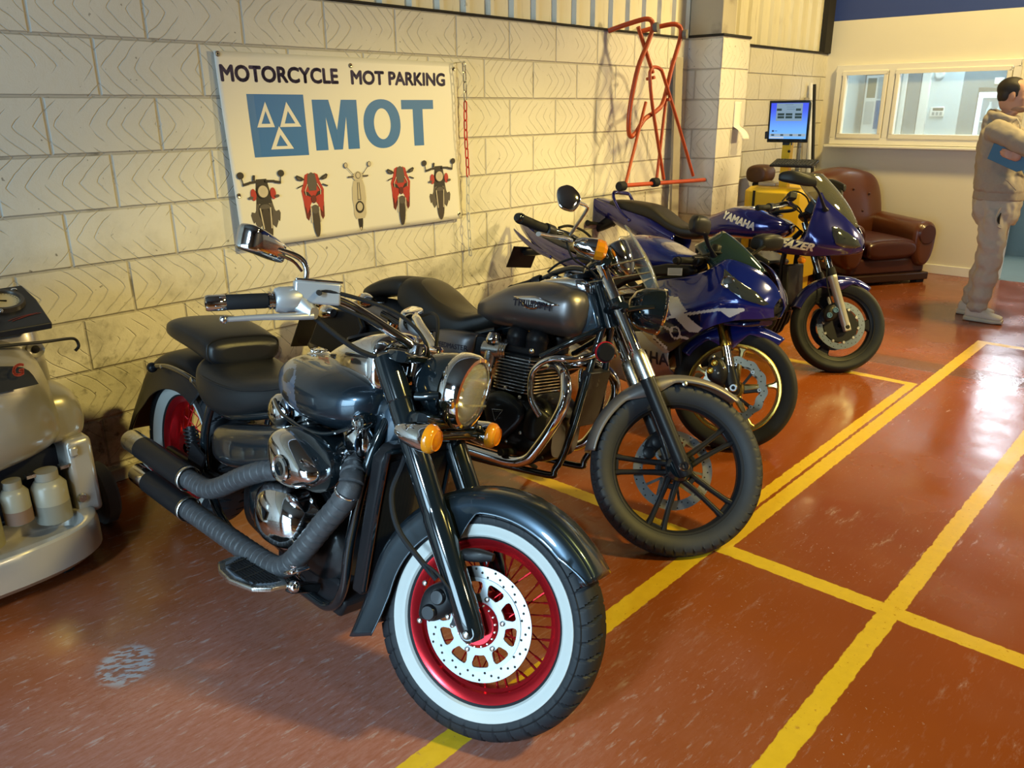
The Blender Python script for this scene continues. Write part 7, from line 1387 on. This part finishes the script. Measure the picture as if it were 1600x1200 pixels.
g.tube([(7.04, -2.08, 1.44), (7.04, -2.09, 1.2), (7.04, -2.12, .95)], [.10, .14, .13], 24, 4)
for s, A, Lg in ((-1, [(6.86, -2.07, 1.42), (6.81, -2.2, 1.375), (6.80, -2.345, 1.295), (6.93, -2.375, 1.265), (7.12, -2.33, 1.265), (7.16, -2.31, 1.27)], [(6.96, -2.14, .85), (6.955, -2.16, .5), (6.955, -2.15, .08)]), (1, [(7.22, -2.07, 1.40), (7.26, -2.22, 1.28), (7.25, -2.31, 1.19), (7.05, -2.33, 1.205), (6.87, -2.295, 1.235), (6.815, -2.255, 1.25)], [(7.12, -2.13, .85), (7.135, -2.11, .5), (7.14, -2.05, .08)])):
    g.tube(A, [.05, .045, .04, .038, .028, .024], 16, 4); g.tube(Lg, [.085, .058, .04], 16, 4)
# left hand: fingers closed on the folder
hc = V((6.795, -2.245, 1.252)); g.ell(hc, (.016, .042, .036), rot('X', 28))
for i, (dz, ln) in enumerate(((.028, .070), (.010, .080), (-.008, .075), (-.024, .060))):
    a = hc+V((-.004, .022, dz*.9)); g.tube([a, a+V((-.010, ln*.45, .012)), a+V((-.008, ln*.75, .018)), a+V((.002, ln, .020))], [.0095, .009, .0082, .007], 10, 4)
g.tube([hc+V((-.006, -.012, .030)), hc+V((-.014, .012, .052)), hc+V((-.010, .034, .064))], [.011, .010, .008], 10, 4)
# right hand tucked behind the left arm
hr = V((7.19, -2.30, 1.272)); g.ell(hr, (.04, .018, .032))
for i in range(4): g.tube([hr+V((.03, 0, .02-.014*i)), hr+V((.06, .012, .02-.014*i)), hr+V((.078, .03, .018-.014*i))], [.009, .0085, .007], 10, 4)
g.tube([hr+V((-.01, -.008, .028)), hr+V((.014, -.014, .05)), hr+V((.03, -.010, .058))], [.010, .009, .008], 10, 4)
man = fuse('person', g, M['skin'], None, .0055, 3)
tag(man, 'man in beige hooded top and pale joggers standing side-on with folded arms', 'person')
g = G(); g.ell((mx, -2.092, 1.712), (.083, .094, .078), nu=36, nv=24); g.ell((mx, -2.062, 1.665), (.075, .055, .062)); 
for s in (-1, 1): g.ell((mx+s*.066, -2.115, 1.705), (.018, .05, .045)); g.ell((mx+s*.058, -2.072, 1.665), (.025, .035, .045)); g.ell((mx+s*.072, -2.148, 1.675), (.008, .010, .028))
fuse('hair', g, M['hair'], man, .006, 3)
for s in (-1, 1):
    e = obj('eye', G().ell((mx+s*.031, -2.203, 1.672), (.011, .009, .007)), M['eye'], man); obj('iris', G().ell((mx+s*.031, -2.2105, 1.672), (.005, .003, .005)), M['hair'], e)
    obj('eyebrow', G().tube([(mx+s*.014, -2.217, 1.692), (mx+s*.032, -2.213, 1.699), (mx+s*.052, -2.196, 1.692)], .0042, 8, 4), M['hair'], man)
obj('lips', G().ell((mx, -2.2225, 1.597), (.019, .006, .006)), M['darkskin'], man)
g = G(); g.ell((mx, -2.155, 1.575), (.062, .075, .035)); fuse('stubble', g, mk('stubble_shadow', (.30, .18, .13), .8), man, .006, 2)
g = G()
rings(g, [(.925, -2.137, .180, .160), (.935, -2.137, .188, .168), (.985, -2.137, .186, .165), (1.0, -2.135, .198, .172), (1.06, -2.122, .198, .165), (1.15, -2.10, .194, .146), (1.30, -2.082, .206, .140), (1.39, -2.075, .208, .128), (1.44, -2.075, .175, .105), (1.48, -2.082, .11, .088), (1.505, -2.09, .085, .08)], mx, 40, 2.4)
RA = [(6.87, -2.06, 1.425), (6.835, -2.12, 1.405), (6.81, -2.20, 1.372), (6.797, -2.30, 1.32), (6.82, -2.37, 1.285), (6.95, -2.385, 1.268), (7.11, -2.335, 1.265)]
LA = [(7.21, -2.06, 1.415), (7.245, -2.12, 1.375), (7.265, -2.21, 1.29), (7.25, -2.32, 1.195), (7.15, -2.345, 1.195), (7.03, -2.335, 1.205), (6.90, -2.30, 1.23)]
g.tube(RA, [.082, .080, .072, .066, .058, .056, .048], 24, 5); g.tube(LA, [.082, .080, .072, .066, .058, .056, .048], 24, 5)
ring = [V((mx+.098*cos(t), -2.075+.088*sin(t), 1.515+.025*sin(t))) for t in [2*pi*i/20 for i in range(20)]]
g.tube(ring, .030, 14, 2, closed=True); g.ell((mx, -1.992, 1.49), (.105, .045, .062)); g.ell((mx-.05, -1.985, 1.455), (.06, .03, .05))
for q in ((6.815, -2.20, 1.40), (6.79, -2.27, 1.35)): g.tube([V(q)+V((-.062*cos(t)*.6, .05*sin(t)*.6, .055*sin(t))) for t in [-1.2, -.6, 0, .6, 1.2]], .010, 10, 4)
hd = fuse('hooded_top', g, M['hoodie'], man, .008, 2, .020, .07)
obj('hem_band', G().grid([[V((mx+(.190+.003*k)*cos(t), -2.137+(.170+.003*k)*sin(t), z)) for t in [2*pi*i/40 for i in range(40)]] for z, k in ((.928, 0), (.94, 1), (.978, 1), (.99, 0))], False, True), M['hoodie'], hd)
g = G()
for sgn in (-1,): g.tube([(6.845, -2.20, 1.085), (6.85, -2.235, 1.055), (6.87, -2.275, 1.01)], .004, 8, 4)
obj('pocket_edge', g, M['hoodie'], hd)
obj('drawstring', G().tube([(6.985, -2.175, 1.50), (6.965, -2.20, 1.47), (6.96, -2.215, 1.42)], .004, 8, 4), M['jog'], hd)
g = G()
rings(g, [(.99, -2.137, .165, .145), (.96, -2.137, .178, .160), (.88, -2.135, .180, .158), (.80, -2.14, .175, .150), (.74, -2.145, .14, .12)], mx, 40, 2.4)
for L0 in ([(6.95, -2.145, .86), (6.945, -2.155, .70), (6.945, -2.165, .58), (6.945, -2.17, .48), (6.95, -2.165, .40), (6.95, -2.160, .33), (6.95, -2.155, .26), (6.95, -2.15, .20), (6.952, -2.148, .15), (6.952, -2.146, .11), (6.952, -2.145, .075)], [(7.13, -2.135, .86), (7.135, -2.13, .70), (7.135, -2.12, .58), (7.138, -2.11, .48), (7.14, -2.10, .40), (7.14, -2.09, .33), (7.14, -2.08, .26), (7.142, -2.07, .20), (7.142, -2.062, .15), (7.142, -2.055, .11), (7.142, -2.05, .075)]):
    g.tube(L0, [.098, .098, .090, .086, .076, .086, .070, .080, .066, .073, .052], 26, 4)
jg = fuse('joggers', g, M['jog'], man, .008, 2, .030, .075)
obj('pocket_edge', G().tube([(6.853, -2.20, .885), (6.842, -2.185, .82), (6.845, -2.20, .755), (6.865, -2.225, .735)], .006, 8, 5), M['jog'], jg); obj('pocket_opening', G().tube([(6.858, -2.208, .845), (6.847, -2.203, .80), (6.850, -2.212, .765)], [.003, .010, .003], 8, 5), M['dark'], jg)
for x0, y0 in ((6.955, -2.145), (7.142, -2.045)):
    sh = obj('shoe', G().loft([(x0, y0+.075, .055, .012, .02, .035, 2.6), (x0, y0+.065, .06, .032, .045, .035, 2.8), (x0, y0+.02, .06, .038, .065, .035, 2.8), (x0, y0-.05, .055, .042, .050, .03, 2.8), (x0, y0-.11, .048, .046, .030, .025, 2.8), (x0, y0-.165, .044, .040, .020, .02, 2.8), (x0, y0-.185, .042, .022, .012, .015, 2.6)], k=5, n=28, X=(1, 0, 0)), M['shoe'], man, sub=1)
    obj('sole', G().loft([(x0, y0+.082, .02, .02, .016, .018, 4), (x0, y0+.06, .02, .038, .018, .019, 4), (x0, y0-.06, .02, .042, .016, .019, 4), (x0, y0-.13, .02, .047, .014, .019, 4), (x0, y0-.19, .022, .026, .012, .016, 3)], k=4, n=24, X=(1, 0, 0)), mk('trainer_sole', (.52, .48, .38), .6), sh)
    for i in range(4): obj('lace', G().tube([(x0-.022, y0-.035-.022*i, .098-.010*i), (x0, y0-.037-.022*i, .108-.010*i), (x0+.022, y0-.035-.022*i, .098-.010*i)], .0035, 8, 3), M['jog'], sh)
FQ = [(-2.091, 1.336), (-2.067, 1.229), (-2.269, 1.143), (-2.345, 1.17), (-2.36, 1.26)]
fo = obj('folder', G().prism(FQ, lambda y, z, d: V((6.812+d+.05*(z-1.24), y, z)), -.006, .006), M['teal'], bev=.002); tag(fo, 'blue folder held under the arm of the standing man', 'folder')
